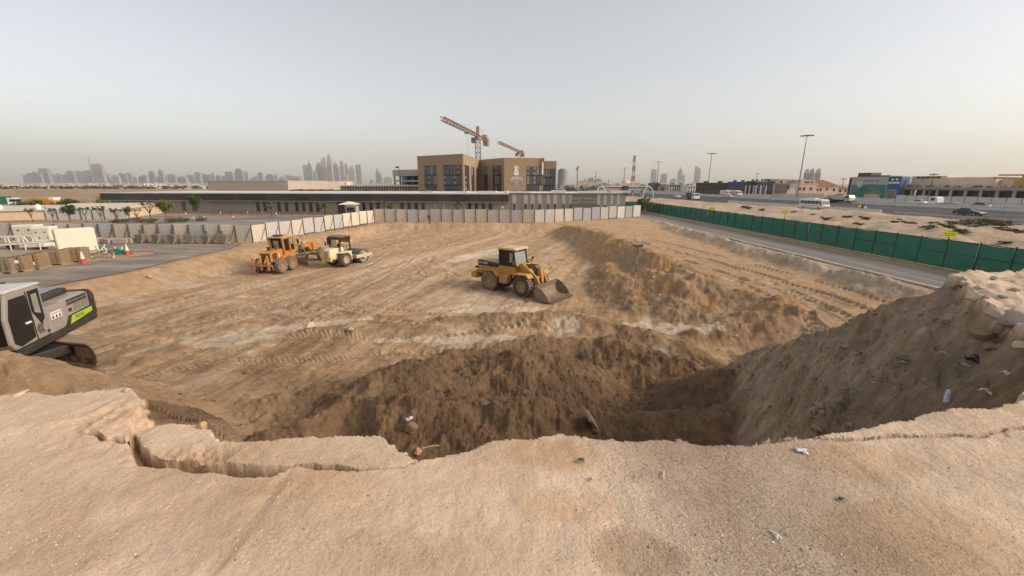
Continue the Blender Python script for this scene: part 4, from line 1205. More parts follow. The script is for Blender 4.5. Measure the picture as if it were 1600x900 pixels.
canopy('maroon shade canopies showing above the long roof left of the black one', 446, 512, 116, Zat(296.3, 116), MAROON, 4)
canopy('black shade canopies showing above the long roof at its middle', 513, 585, 114, Zat(297, 114), BLACKF, 3, .35)
canopy('maroon and dark shade canopies above the long roof left of the brown building', 586, 690, 113, Zat(297.3, 113), MAROON, 5, .3)
canopy('dark shade canopies above the long roof in front of the crest wing', 795, 900, 108, Zat(298.6, 108), BLACKF, 6, .3)

# cream sheds on the left
f = Facade('cream_shed', 'long low cream shed with flat roof at the far left behind the hoarding', -120, 68, 60, 74)
z = f.z(330, 0)
f.box('wall', CREAM, 0, f.L, 0, 22, 0, z)
mb = MB(); mb.prism([(-.3, z), (11, z + .55), (22.3, z)], -.3, f.L, 'x'); mb.build('roof', CREAM_R, f.root)
ribs(f, 'panel_seam', CREAM_R, 1, f.L, 0, 0, z, 4, .07, .04)
for x, y in ((f.L * .85, 3), (f.L * .45, 4)):
    mb = MB(); mb.cyl((x, y, z), (x, y, z + .75), .4, 10); mb.cyl((x, y, z + .75), (x, y, z + 1.0), .5, 10, r2=.1); mb.build('roof_vent', SIGNW, f.root)
f = Facade('cream_shed', 'cream shed with shallow gable beside the dark end of the long building', 61, 75, 187, 78)
z = f.z(327, 100)
f.box('wall', CREAM, 0, f.L, 0, 14, 0, z)
mb = MB(); mb.prism([(-.4, z), (7, z + .8), (14.4, z)], -.3, f.L + .3, 'x'); mb.build('roof', CREAM_R, f.root)
f.box('corner_post', M('white_roof', (.66, .61, .53), .7), f.L - .35, f.L + .25, -.12, .3, 0, z)
f.box('gutter', M('white_roof', (.66, .61, .53), .7), 0, f.L, -.45, -.2, z - .1, z + .12)
ribs(f, 'panel_seam', CREAM_R, 1, f.L, 0, 0, z, 3.5, .07, .04)
for x in (f.L * .35, f.L * .62):
    f.box('window', GLASS, x, x + 1.4, -.05, .02, .9, 1.7)

# round grey tower and apartments right of the school
f = Facade('round_tower', 'round grey apartment tower just right of the brown building', 872, 560, 888, 560)
z = f.z(265)
mb = MB(); mb.cyl((f.L * .5, 8, 0), (f.L * .5, 8, z), f.L * .5, 24); mb.build('shaft', M('round_tower', (.30, .29, .28), .7), f.root, smooth=True)
for i in range(9):
    mb = MB(); zz = 4 + i * (z - 5) / 9; mb.cyl((f.L * .5, 8, zz), (f.L * .5, 8, zz + .5), f.L * .5 + .25, 24); mb.build('floor_band', GREYC, f.root)
mb = MB(); mb.cyl((f.L * .5, 8, z), (f.L * .5, 8, z + 1.5), f.L * .3, 16); mb.build('roof_plant', GREYC, f.root)

ORD = ['first', 'second', 'third', 'fourth', 'fifth', 'sixth', 'seventh', 'eighth', 'ninth', 'tenth', 'eleventh', 'twelfth', 'thirteenth', 'fourteenth', 'fifteenth', 'sixteenth', 'seventeenth', 'eighteenth', 'nineteenth', 'twentieth']
for i in range(21, 60):
    t_ = {2: 'twenty', 3: 'thirty', 4: 'forty', 5: 'fifty'}[i // 10]
    ORD.append(t_ + '-' + ORD[i % 10 - 1] if i % 10 else {30: 'thirtieth', 40: 'fortieth', 50: 'fiftieth'}[i])
TW = [M('tower_grey', (.27, .27, .28), .7, var=.05, scale=.01), M('tower_mauve', (.33, .29, .28), .7, var=.05, scale=.01), M('tower_blue', (.20, .24, .28), .5, var=.05, scale=.01), M('tower_sand', (.45, .38, .30), .8, var=.05, scale=.01)]
TWG = glass_mat('tower_glass', (.10, .12, .14), .3)
def tower(px0, px1, ytop, Y, style, tone, label, group):
    a = Wp(px0, Y); b = Wp(px1, Y); w = (b - a).length; z = Zat(ytop, Y)
    root = empty('skyline_tower', (a + b) / 2, label=label, cat='tower', group=group)
    m = TW[tone]; h = w / 2; dp = w * .35
    mb = MB()
    if style == 'flat':
        mb.box(-h, h, 0, dp, 0, z * .94); mb.box(-h * .8, h * .8, dp * .1, dp * .9, z * .94, z)
    elif style == 'step':
        mb.box(-h, h, 0, dp, 0, z * .78); mb.box(-h * .75, h * .9, dp * .08, dp * .9, z * .78, z * .92); mb.box(-h * .4, h * .55, dp * .2, dp * .8, z * .92, z)
    elif style == 'round':
        for k in range(10):
            u0, u1 = k / 10, (k + 1) / 10
            def wd(u): return h * (math.cos((max(0, u - .62) / .38) * math.pi / 2 * .97) ** .6 if u > .62 else 1)
            r0, r1 = wd(u0), wd(u1)
            mb.add([(-r0, dp / 2 - r0, z * u0), (r0, dp / 2 - r0, z * u0), (r0, dp / 2 + r0, z * u0), (-r0, dp / 2 + r0, z * u0), (-r1, dp / 2 - r1, z * u1), (r1, dp / 2 - r1, z * u1), (r1, dp / 2 + r1, z * u1), (-r1, dp / 2 + r1, z * u1)],
                   [(0, 1, 5, 4), (1, 2, 6, 5), (2, 3, 7, 6), (3, 0, 4, 7), (4, 5, 6, 7)])
    elif style == 'spire':
        mb.box(-h, h, 0, dp, 0, z * .72); mb.box(-h * .7, h * .7, dp * .15, dp * .85, z * .72, z * .83)
        mb.cyl((0, dp / 2, z * .83), (0, dp / 2, z), h * .35, 8, r2=h * .05)
    elif style == 'slant':
        mb.prism([(-h, 0), (h, 0), (h, z * .84), (-h * .2, z * .93), (-h * .9, z)], 0, dp, 'y')
    elif style == 'twin':
        mb.box(-h, -h * .15, 0, dp, 0, z * .96); mb.box(h * .15, h, 0, dp, 0, z); mb.box(-h * .2, h * .2, dp * .2, dp * .8, 0, z * .8)
    elif style == 'sail':
        mb.prism([(-h, 0), (h, 0), (h, z * .45), (h * .75, z * .6), (-h * .05, z * .68), (-h * .15, z), (-h * .7, z * .75)], 0, dp, 'y')
    mb.build('shaft', m, root)
    mb = MB(); n = max(2, int(w / 14))
    for i in range(n):
        x = -h + (i + .5) * w / n
        mb.box(x - w / n * .22, x + w / n * .22, -.6, .0 if style != 'round' else dp / 2 - h, 8, z * (.72 if style in ('spire', 'slant', 'sail') else .62 if style == 'round' else .75))
    mb.build('window_strip', TWG, root)
    mb = MB(); mb.box(-h * 1.25, h * 1.25, -dp * .15, dp, 0, 14); mb.build('podium', TW[3], root)
LEFT = [(39, 49, 273, 'slant', 0), (46, 55, 270.6, 'flat', 2), (54.6, 67, 268, 'slant', 0), (65, 80, 263, 'flat', 0), (80, 88, 271, 'flat', 1), (88, 99, 271, 'step', 1), (100, 106, 273, 'flat', 0), (105.6, 119, 266.5, 'step', 0),
        (120, 133, 266.5, 'step', 0), (135.6, 147, 266, 'flat', 0), (146, 152, 272, 'slant', 2), (149, 165, 256, 'flat', 1), (167, 175, 270.6, 'round', 2), (178, 188, 273, 'step', 3), (189, 200, 270, 'slant', 2), (200, 208, 269.5, 'step', 0),
        (210, 216, 276, 'flat', 3), (218, 225, 275, 'step', 2), (225, 231, 273, 'twin', 0), (235, 244, 267, 'step', 2), (245, 251, 277, 'flat', 3), (251, 258, 261, 'spire', 1), (254, 263, 273, 'flat', 3), (264, 276, 272, 'flat', 0), (278, 293, 275.5, 'step', 1), (294, 305, 273, 'flat', 2),
        (307, 315, 269, 'flat', 0), (318, 331, 271, 'slant', 2), (332, 338, 269, 'step', 3), (339, 346, 271, 'spire', 0), (346, 356, 275, 'flat', 1), (354, 366, 268, 'flat', 0), (369, 381, 263, 'step', 2), (384, 390, 267, 'flat', 3), (392, 404, 277, 'step', 1),
        (405, 412, 269.5, 'flat', 0), (416, 429, 272, 'step', 2), (431, 435, 271, 'flat', 3), (439, 447, 275, 'round', 0), (447, 462, 273, 'slant', 1), (462, 471, 274, 'round', 0)]
rnd = random.Random(2)
for i, (a, b, t, st, tn) in enumerate(LEFT):
    sh = {'flat': 'flat topped', 'step': 'stepped', 'round': 'round topped', 'spire': 'spired', 'slant': 'slant topped', 'twin': 'twin shafted', 'sail': 'sail shaped'}[st]
    tower(a, b, t, 3300 + rnd.uniform(-300, 500), st, tn, f'hazy {sh} tower, {ORD[i]} from the left in the left skyline', 'towers of the left skyline')
fill = sorted(rnd.uniform(36, 470) for _ in range(34))
for i, a in enumerate(fill):
    w = rnd.uniform(6, 13)
    tower(a, a + w, rnd.uniform(275.5, 282.5), 3700 + rnd.uniform(0, 500), rnd.choice(['flat', 'step', 'slant', 'flat']), rnd.choice([0, 1, 2, 3, 0]), f'low hazy block behind the left skyline towers, {ORD[i]} from the left', 'low blocks of the left skyline')
spr = empty('tower_mast', Wp(148.5, 3280), label='thin needle mast rising beside the tallest tower of the left skyline', cat='mast')
mb = MB(); mb.cyl((0, 0, 0), (0, 0, Zat(243, 3280)), 9, 8, r2=1.5); mb.build('needle', TW[0], spr)
MAR = [(476.5, 483.5, 257.5, 'flat', 0), (483, 490, 249, 'spire', 0), (487, 496, 267, 'flat', 1), (497, 505, 254, 'round', 2), (505, 514, 245, 'round', 1), (515, 521.5, 240, 'round', 1), (522, 531.5, 249.5, 'spire', 1), (533.5, 539.5, 251, 'step', 0),
       (541, 545.5, 256, 'flat', 0), (546, 555.5, 259, 'step', 3), (557.5, 565.5, 257, 'twin', 2), (578, 583, 281, 'flat', 0), (587.5, 597, 261, 'sail', 2), (600, 613, 276, 'step', 3), (538, 545, 273, 'flat', 3), (513, 523, 262, 'flat', 0)]
MAR.sort()
for i, (a, b, t, st, tn) in enumerate(MAR):
    sh = {'flat': 'flat topped', 'step': 'stepped', 'round': 'dome topped', 'spire': 'spired', 'slant': 'slant topped', 'twin': 'twin shafted', 'sail': 'sail shaped'}[st]
    tower(a, b, t, 3900 + rnd.uniform(-300, 500), st, tn, f'hazy {sh} tower, {ORD[i]} from the left of the tall middle cluster', 'towers of the middle skyline cluster')
RT = [(903, 910, 282, 'flat', 3, 1500), (910.5, 919, 280, 'step', 3, 1500), (919.5, 927, 277.5, 'flat', 0, 1500), (928, 940, 279, 'step', 0, 1500), (1016.5, 1024.5, 264.5, 'flat', 0, 3000), (1032, 1041, 271, 'flat', 0, 2600), (1047.5, 1055.5, 279, 'step', 1, 2800), (1058, 1064.5, 259.5, 'spire', 2, 3200), (1064.5, 1069, 272.5, 'step', 2, 3200),
      (1084, 1092.5, 259, 'slant', 0, 2800), (1254.5, 1261.5, 264, 'step', 0, 900), (1262.5, 1269.5, 263.5, 'step', 0, 900), (1272, 1279.5, 263.5, 'step', 0, 900)]
for i, (a, b, t, st, tn, Y) in enumerate(RT):
    sh = {'flat': 'flat topped', 'step': 'stepped', 'spire': 'pointed', 'slant': 'slant topped'}[st]
    where = 'low row by the round tower' if i < 4 else 'row right of the radio mast' if i < 10 else 'group behind the tall lamp mast'
    k = i if i < 4 else i - 4 if i < 10 else i - 10
    tower(a, b, t, Y, st, tn, f'hazy {sh} tower, {ORD[k]} from the left in the {where}', 'towers of the right skyline')

# ------------------------------------------------------------------ far villas, field and tree line on the left
VW = M('villa_white', (.62, .56, .49), .8, var=.05); VB = M('villa_roof', (.42, .33, .26), .8)
rnd = random.Random(9)
vm = []
for k in range(4):
    mb = MB(); w = (14, 20, 26, 17)[k]
    mb.box(-w / 2, w / 2, 0, 12, 0, 6.5, 0); mb.box(-w / 2 - .4, w * .1, -.3, 12.3, 6.5, 7.1, 0)
    mb.prism([(-w * .1, 6.5), (w / 2 + .5, 6.5), (w * .2, 9.5)], -.4, 12.4, 'y', 1)
    for i in range(4): mb.box(-w / 2 + 1.5 + i * w / 4.4, -w / 2 + 3.2 + i * w / 4.4, -.1, 0, 3.4, 5.2, 2)
    o = mb.build('far_villa', [VW, VB, GLASS]); vm.append(o.data); bpy.data.objects.remove(o)
px = -60
while px < 325:
    Y = rnd.uniform(520, 900)
    o = bpy.data.objects.new('far_villa', rnd.choice(vm)); COL.objects.link(o); o.location = Wp(px, Y); o.rotation_euler = (0, 0, rnd.uniform(-.3, .3) + .5)
    s = rnd.uniform(.7, 1.1); o.scale = (s, s, s * rnd.uniform(.55, .95))
    nv_ = globals().get('nv_', -1) + 1
    tag(o, f'tiny pale villa under the left skyline, {ORD[nv_]} from the left of the row', 'house', 'far villas under the left skyline')
    px += rnd.uniform(5, 10)
px = 885
while px < 1012:
    Y = rnd.uniform(420, 700)
    o = bpy.data.objects.new('far_villa', rnd.choice(vm)); COL.objects.link(o); o.location = Wp(px, Y); o.rotation_euler = (0, 0, rnd.uniform(-.3, .3) - .2)
    s = rnd.uniform(.6, .9); o.scale = (s, s, s * rnd.uniform(.6, 1.0))
    nw_ = globals().get('nw_', -1) + 1
    tag(o, f'tiny pale building on the horizon right of the brown one, {ORD[nw_]} from left', 'house', 'far low buildings right of the brown building')
    px += rnd.uniform(6, 13)
# ------------------------------------------------------------------ buildings beyond the highway
DKB = M('dark_brown_clad', (.085, .055, .045), .7, var=.2, scale=.3); DKG = M('dark_grey_clad', (.10, .10, .105), .6, var=.15, scale=.3)
BLUE = M('blue_sign', (.03, .09, .26), .5, var=.06); WHT = M('white_paint', (.66, .63, .58), .7, var=.06, scale=.3); TAN = M('tan_render', (.48, .40, .31), .8, var=.1, scale=.3)
MARO = M('maroon_clad', (.12, .05, .045), .7, var=.15, scale=.4); ORNG = M('terracotta_clad', (.30, .12, .06), .7, var=.1)
REDR = M('red_tile_roof', (.26, .10, .065), .85, var=.2, scale=1.5); PEACH = M('peach_render', (.62, .47, .34), .85, var=.06, scale=.3)
def shop(name, label, px0, px1, ytop, Y, body, storeys=2, nwin=4, winmat=GLASS, sign=None, signtxt=None, depth=14, cornice=None, columns=None, Y1=None, winfrac=.6):
    f = Facade(name, label, px0, Y, px1, Y1 or Y)
    z = f.z(ytop)
    f.box('wall', body, 0, f.L, 0, depth, 0, z)
    f.box('cornice', cornice or body, -.15, f.L + .15, -.25, depth + .1, z, z + .35)
    hh = z / storeys
    for s_ in range(storeys):
        for i in range(nwin):
            w = f.L / nwin
            x0 = i * w + w * (1 - winfrac) / 2; x1 = x0 + w * winfrac
            wo = f.box('window', winmat, x0, x1, -.08, .02, s_ * hh + hh * .16, s_ * hh + hh * .74)
            mb = MB(); mb.box((x0 + x1) / 2 - .06, (x0 + x1) / 2 + .06, -.14, -.08, s_ * hh + hh * .16, s_ * hh + hh * .74); mb.box(x0, x1, -.16, -.08, s_ * hh + hh * .11, s_ * hh + hh * .16); mb.build('frame', cornice or FRAME, wo)
    if sign:
        sg = f.box('sign_board', sign, f.L * .03, f.L * .97, -.4, -.1, z * .76, z * .98)
        if signtxt: text_mesh(signtxt, 'lettering', z * .15, SIGNW, sg, (f.L / 2, -.43, z * .87), (R(90), 0, 0), .03)
    if columns:
        for i in range(columns):
            x = .4 + i * (f.L - .8) / (columns - 1)
            f.box('column', WHT, x - .3, x + .3, -1.2, -.6, 0, z * .74)
    # roof clutter
    for i in range(2):
        x = f.L * (.2 + .45 * i); f.box('roof_unit', DKG, x, x + min(2.4, f.L * .15), 3, 5, z + .351, z + 1.3)
    return f
shop('shop_building', 'dark grey block at the left end of the shops beyond the highway', 1021.5, 1031, 286.5, 330, DKG, 3, 3)
shop('shop_building', 'low cream shop with terracotta top between the grey block and the blue signs', 1031.5, 1045, 290.5, 325, TAN, 1, 4, cornice=ORNG)
shop('shop_building', 'long shop row with a blue sign band and pale columns', 1045.5, 1075, 289, 315, TAN, 1, 7, sign=BLUE, columns=9)
shop('shop_building', 'pale shop with blue lower band left of the dark brown block', 1075.5, 1087, 290, 300, WHT, 2, 3, winmat=GLASS_B)
shop('shop_building', 'large dark brown block with horizontal bands beside the second lamp mast', 1087.5, 1136.5, 286.5, 250, DKB, 3, 9, cornice=MARO, Y1=240)
shop('shop_building', 'glass and blue fronted shop building right of the dark brown block', 1137, 1165, 285, 238, DKG, 3, 6, winmat=GLASS_B, sign=BLUE, Y1=232)
shop('shop_building', 'narrow grey and maroon building with white uprights', 1166, 1181, 284, 230, MARO, 3, 3, columns=3, Y1=226)
shop('shop_building', 'dark shop front framed in white left of the terracotta topped one', 1181.5, 1200, 284, 224, DKG, 2, 4, winmat=GLASS_B, cornice=WHT, columns=3, Y1=220)
shop('shop_building', 'narrow navy shop with terracotta top left of the billboard', 1200.5, 1210.5, 283.5, 219, M('navy_clad', (.03, .035, .09), .6), 2, 2, cornice=ORNG)
# billboard wall with a portrait
f = Facade('billboard', 'wide cream billboard wall with brown text panel and white robed figure', 1209, 203, 1246, 199, cat='billboard')
z = f.z(287.5)
f.box('wall', CREAM, 0, f.L, 0, 1.0, 0, z)
pn = f.box('text_panel', M('billboard_brown', (.17, .12, .085), .7, var=.15, scale=.8), f.L * .07, f.L * .72, -.08, 0, z * .28, z * .97)
mb = MB(); rnd = random.Random(4)
for i in range(6):
    x = f.L * .1; zz = z * (.36 + .1 * i)
    while x < f.L * .55:
        w = rnd.uniform(.4, 1.3); mb.box(x, x + w, -.11, -.081, zz, zz + z * .035); x += w + .18
mb.build('lettering', M('billboard_letters', (.50, .42, .32), .7), pn)
fg = MB(); xm = f.L * .78
fg.prism([(xm - f.L * .20, z * .25), (xm + f.L * .19, z * .25), (xm + f.L * .17, z * .55), (xm + f.L * .07, z * .68), (xm - f.L * .07, z * .68), (xm - f.L * .16, z * .5)], -.16, -.085, 'y')
pts = [(xm + f.L * .10 * math.cos(t), z * .82 + z * .17 * math.sin(t)) for t in np.linspace(0, 2 * math.pi, 17)[:-1]]
fg.prism(pts, -.17, -.086, 'y')
fgo = fg.build('portrait_figure', SIGNW, f.root)
mb = MB(); pts = [(xm - .1 + f.L * .045 * math.cos(t), z * .82 + z * .09 * math.sin(t)) for t in np.linspace(0, 2 * math.pi, 13)[:-1]]
mb.prism(pts, -.2, -.171, 'y'); mb.build('face', M('portrait_skin', (.42, .28, .20), .7), fgo)
# villas
def villa(label, px0, px1, ytop, Y, body, roof=None, wins=((.2, .6), (.5, .6), (.8, .6)), depth=14, ridge=0):
    f = Facade('villa', label, px0, Y, px1, Y, cat='house')
    z = f.z(ytop)
    f.box('wall', body, 0, f.L, 0, depth, 0, z)
    if ridge:
        mb = MB(); e = .6; L = f.L; h = ridge
        mb.add([(-e, -e, z), (L + e, -e, z), (L + e, depth + e, z), (-e, depth + e, z), (L * .28, depth / 2, z + h), (L * .72, depth / 2, z + h)], [(0, 1, 5, 4), (2, 3, 4, 5), (1, 2, 5), (3, 0, 4), (3, 2, 1, 0)])
        mb.build('roof', roof, f.root)
    else:
        f.box('parapet', roof or body, -.2, f.L + .2, -.2, depth + .2, z, z + .45)
    for u, v in wins:
        w = f.box('window', GLASS, f.L * u - .6, f.L * u + .6, -.06, .02, z * v - .8, z * v + .8)
        mb = MB(); mb.box(f.L * u - .8, f.L * u + .8, -.14, 0, z * v - 1.0, z * v - .8); mb.build('sill', WHT, w)
    return f
villa('large cream flat roofed villa rising behind the billboard', 1216, 1256, 281, 232, CREAM, wins=((.1, .85), (.55, .9), (.85, .85)))
villa('peach villa with a stepped parapet right of the billboard', 1244, 1277, 288, 212, PEACH, wins=((.2, .62), (.4, .62), (.72, .62)))
villa('small cream annexe with square windows on top of the peach villa row', 1252, 1272, 283.2, 222, PEACH, wins=((.3, .93), (.5, .93), (.8, .93)))
villa('peach house with red hipped roof left of the mural building', 1272, 1310, 290.5, 225, PEACH, REDR, wins=((.15, .6), (.3, .6), (.55, .7), (.85, .6)), ridge=3.2)
villa('low red roofed house just left of the mural building', 1308, 1329, 294, 235, TAN, REDR, wins=((.3, .6), (.7, .6)), ridge=1.6)
f = Facade('boundary_wall', 'low cream boundary wall before the peach villas across the highway', 1246, 196, 1290, 186, cat='wall')
f.box('wall', CREAM, 0, f.L, 0, .4, 0, f.z(302)); f.box('coping', WHT, -.1, f.L + .1, -.08, .5, f.z(302), f.z(302) + .15)
# mural building
f = Facade('mural_building', 'retail building with a teal green mural and grey sign band', 1329.5, 172, 1386, 160)
z = f.z(276.6)
def mural_mat():
    m = bpy.data.materials.new('teal_mural'); m.use_nodes = True
    n = m.node_tree.nodes; l = m.node_tree.links; b = n['Principled BSDF']; b.inputs['Roughness'].default_value = .6
    tc = n.new('ShaderNodeTexCoord'); v = n.new('ShaderNodeTexNoise'); v.inputs['Scale'].default_value = .55; v.inputs['Detail'].default_value = 3; v.inputs['Distortion'].default_value = 1.2
    l.new(tc.outputs['Object'], v.inputs['Vector'])
    cr = n.new('ShaderNodeValToRGB'); e = cr.color_ramp.elements
    e[0].position = .30; e[0].color = (.02, .07, .06, 1); e[1].position = .75; e[1].color = (.30, .34, .26, 1)
    for p_, c_ in ((.42, (.02, .17, .15, 1)), (.55, (.03, .24, .20, 1)), (.62, (.11, .17, .08, 1)), (.68, (.20, .20, .13, 1))):
        q = e.new(p_); q.color = c_
    l.new(v.outputs['Fac'], cr.inputs[0]); l.new(cr.outputs[0], b.inputs['Base Color'])
    return m
f.box('wall', M('mural_wall_grey', (.44, .43, .41), .7, var=.05), 0, f.L, 0, 22, 0, z)
f.box('side_fin', M('navy_fin', (.03, .03, .05), .6), -.9, -.01, -.1, 10, 0, z * .98)
f.box('mural', mural_mat(), .3, f.L - .2, -.08, 0, .2, z * .66)
sg = f.box('sign_panel', M('sign_grey', (.22, .22, .22), .6, var=.2, scale=1.5), f.L * .17, f.L * .76, -.14, 0, z * .64, z * .86)
mb = MB(); cx = f.L * .26; mb.prism([(cx - 1.1, z * .84), (cx + 1.1, z * .84), (cx + 1.0, z * .62), (cx, z * .52), (cx - 1.0, z * .62)], -.22, -.141, 'y'); mb.build('shield_logo', M('logo_silver', (.55, .55, .54), .5), sg)
mb = MB(); rnd = random.Random(3); x = f.L * .36
while x < f.L * .72:
    w = rnd.uniform(.35, .7); mb.box(x, x + w, -.2, -.141, z * .70, z * (.70 + rnd.choice([.06, .1]))); x += w + .15
mb.build('lettering', M('logo_silver', (.55, .55, .54), .5), sg)
f.box('roof_structure', DKB, f.L * .05, f.L * .42, 2, 8, z, z + 1.6); f.box('roof_rail', DKB, f.L * .45, f.L, 1.0, 1.2, z, z + .5)
f.box('forecourt_wall', TAN, f.L * .52, f.L * .9, -1.6, -.3, 0, z * .26)
f2 = Facade('blue_building', 'bright blue shop tower with a grey gate between mural and building site', 1386.3, 160, 1406.5, 157)
z2 = f2.z(275.8)
f2.box('wall', M('blue_clad', (.025, .10, .24), .55, var=.08, scale=.4), 0, f2.L, 0, 18, 0, z2)
f2.box('sign_band', WHT, .2, f2.L - .3, -.12, 0, z2 * .70, z2 * .78)
gt = f2.box('gate', M('gate_grey', (.20, .18, .15), .6, var=.1), f2.L * .15, f2.L * .72, -.14, 0, 0, z2 * .42)
f2.box('gate_frame', M('pale_blue', (.25, .35, .42), .6), f2.L * .08, f2.L * .80, -.10, -.001, .0, z2 * .46)
for i in range(9):
    mb = MB(); zz = z2 * .42 * (i + .5) / 9; mb.box(f2.L * .16, f2.L * .71, -.17, -.14, zz - .05, zz + .05); mb.build('slat', DKG, gt)
for x in (.33, .66):
    mb = MB(); mb.cyl((f2.L * x, -.15, z2 * .88), (f2.L * x, 0, z2 * .88), .35, 12); mb.build('round_badge', SIGNW, f2.root)
f2.box('roof_edge', WHT, -.1, f2.L, -.1, .3, z2, z2 + .25)
# building under construction
f = Facade('construction_building', 'unfinished building with dark open bays and pale formwork on top', 1406, 160, 1720, 112)
zs = f.z(294.5); 
f.box('back_wall', DKB, 0, f.L, 9, 24, 0, zs)
CW = M('raw_concrete', (.34, .30, .26), .9, var=.2, scale=.5)
f.box('slab', CW, -.3, f.L, -.6, 24, zs, zs + .6)
nb = 12
for i in range(nb + 1):
    x = .4 + i * (f.L - .8) / nb
    f.box('column', CW, x - .38, x + .38, 0, .5, 0, zs)
    if i < nb: 
        f.box('beam', CW, x + .39, x + (f.L - .8) / nb - .39, .05, .45, zs - .45, zs - .01)
        f.box('bay_shade_sheet', M('bay_dark', (.035, .03, .028), .8, var=.4, scale=.6), x + .39, x + (f.L - .8) / nb - .39, 1.8, 2.0, 0, zs - .02)  # near-black sheet stands in for the shade inside the open bay
SHEET = M('formwork_sheet', (.70, .58, .44), .85, var=.12, scale=.3)
zz = f.z(281)
zu = f.z(275.5)
mb = MB(); mb.prism([(4, zs + .61), (4, zu), (14, zu + .4), (14, zs + .61)], f.x(1407), f.x(1460), 'x'); mb.build('upper_storey', SHEET, f.root)
mb = MB(); mb.prism([(3, zs + .61), (3, f.z(278)), (14, f.z(278)), (14, zs + .61)], f.x(1460.5), f.x(1540), 'x'); mb.build('upper_storey', SHEET, f.root)
mb = MB(); mb.prism([(5, zs + .61), (5, f.z(281)), (14, f.z(281)), (14, zs + .61)], f.x(1541), f.x(1680), 'x'); mb.build('upper_storey', SHEET, f.root)
for i in range(5):
    a = f.x(1414) + i * (f.x(1452) - f.x(1414)) / 5
    mb = MB(); mb.prism([(a, zu - .7), (a + (f.x(1452) - f.x(1414)) / 5 - .25, zu - .7), (a + (f.x(1452) - f.x(1414)) / 5 - .5, zu - .1), (a + .25, zu - .1)], 3.6, 3.99, 'y'); mb.build('dark_vent', DKB, f.root)
# edge clutter on the slab: timber, bundles, rails, yellow boom
rnd = random.Random(12)
for i in range(42):
    x = f.x(1412) + rnd.random() * (f.x(1690) - f.x(1412)); w = rnd.uniform(.4, 1.5); h = rnd.uniform(.25, .7)
    mb = MB(); mb.rock((x, rnd.uniform(.2, 1.5), zs + .6 + h * .4), 1.0, seed=i, sq=(w, .6, h), n=1)
    mb.build('site_bundle', rnd.choice([DKB, MARO, CW, M('timber', (.30, .20, .12), .8)]), f.root)
for i in range(30):
    x = f.x(1407) + i * (f.x(1700) - f.x(1407)) / 30
    f.box('rail_post', STEEL, x - .05, x + .05, -.45, -.35, zs + .6, zs + 1.7)
for dz in (1.1, 1.6):
    mb = MB(); mb.beam((f.x(1407), -.4, zs + dz), (f.x(1700), -.4, zs + dz), .06, .06); mb.build('rail', STEEL, f.root)
YEL = M('machine_yellow', (.48, .26, .03), .55, var=.12, dust=.2)
bm_ = empty('concrete_boom', f.root.matrix_world.translation, label='yellow folded concrete boom lying on top of the unfinished building at right', cat='machine')
bm_.location = f.a; bm_.rotation_euler = (0, 0, f.ang)
zq = zs + 1.7
mb = MB(); mb.beam((f.x(1538), 2.2, zq + 1.9), (f.x(1598), 2.2, zq + 1.5), .5, .55); mb.beam((f.x(1545), 2.2, zq + 2.7), (f.x(1592), 2.2, zq + 2.6), .4, .45); mb.build('boom', YEL, bm_)
mb = MB(); mb.box(f.x(1574), f.x(1596), 1.4, 3.2, zs + .6, zq + 1.2); mb.build('pump_body', YEL, bm_, bevel=.15)
mb = MB(); mb.cyl((f.x(1585), 2.3, zq + 1.2), (f.x(1585), 2.3, zq + 2.4), .5, 10); mb.build('turret', YEL, bm_)
# white hoarding before it
f = Facade('white_hoarding', 'row of white hoarding panels before the unfinished building', 1404, 148, 1720, 104, cat='fence')
hz = 2.3
n = int(f.L / 3.2)
me = None
for i in range(n):
    if me is None:
        mb = MB(); mb.box(.04, 3.12, 0, .08, 0, hz); o = mb.build('panel', HMAT[4], f.root); me = o.data
        mb = MB(); mb.box(-.06, .04, -.08, .02, 0, hz + .1); po = mb.build('post', POST, f.root); mp = po.data
    else:
        o = bpy.data.objects.new('panel', me); COL.objects.link(o); o.parent = f.root
        po = bpy.data.objects.new('post', mp); COL.objects.link(po); po.parent = f.root
    o.location = (i * 3.2, 0, random.Random(i).uniform(-.1, .1)); po.location = (i * 3.2, 0, 0)

# ------------------------------------------------------------------ lamp masts, radio mast, footbridge, gantry
MASTM = M('mast_steel', (.20, .19, .18), .5, metal=.3)
def lampmast(px, ytop, Y, label, w=1.8, heads=8):
    h = Zat(ytop, Y)
    root = empty('lamp_mast', Wp(px, Y), label=label, cat='lamp mast', group='lamp masts along the highway')
    mb = MB(); mb.cyl((0, 0, 0), (0, 0, h), max(.32, Y * .0012), 10, r2=max(.13, Y * .0006)); mb.build('pole', MASTM, root, smooth=True)
    mb = MB(); mb.lathe([(w * .9, -.08), (w, 0), (w * .9, .08)], (0, 0, h - .3), 'z', 16); mb.lathe([(w * .9, .08), (.1, .25)], (0, 0, h - .3), 'z', 16); mb.build('ring', MASTM, root)
    for i in range(heads):
        a = 2 * math.pi * i / heads
        mb = MB(); mb.obox((math.cos(a) * w * 1.15, math.sin(a) * w * 1.15, h - .42), (.8, .45, .3), rz=a); mb.build('lamp_head', DKG, root)
    return root
lampmast(1248, 210.5, 190, 'tallest lamp mast, standing behind the minibus at right', 2.0)
lampmast(1106.5, 239, 290, 'lamp mast rising beside the dark brown block, second tallest', 2.3)
lampmast(1026.5, 252.5, 400, 'lamp mast rising just right of the red and white radio mast', 2.6)
lampmast(974.5, 262, 480, 'thin lamp mast just left of the red and white radio mast', 2.4)
lampmast(1316.5, 278.5, 240, 'short slim lamp mast left of the mural building', 1.1, 4)
lampmast(1181, 270.5, 420, 'faint lamp mast above the shops right of the second tallest', 1.8, 4)
lampmast(930, 268, 620, 'faint lamp mast above the low apartment row', 2.5, 4)
lampmast(950.5, 281, 500, 'faint short lamp mast right of the low apartment row', 1.2, 4)
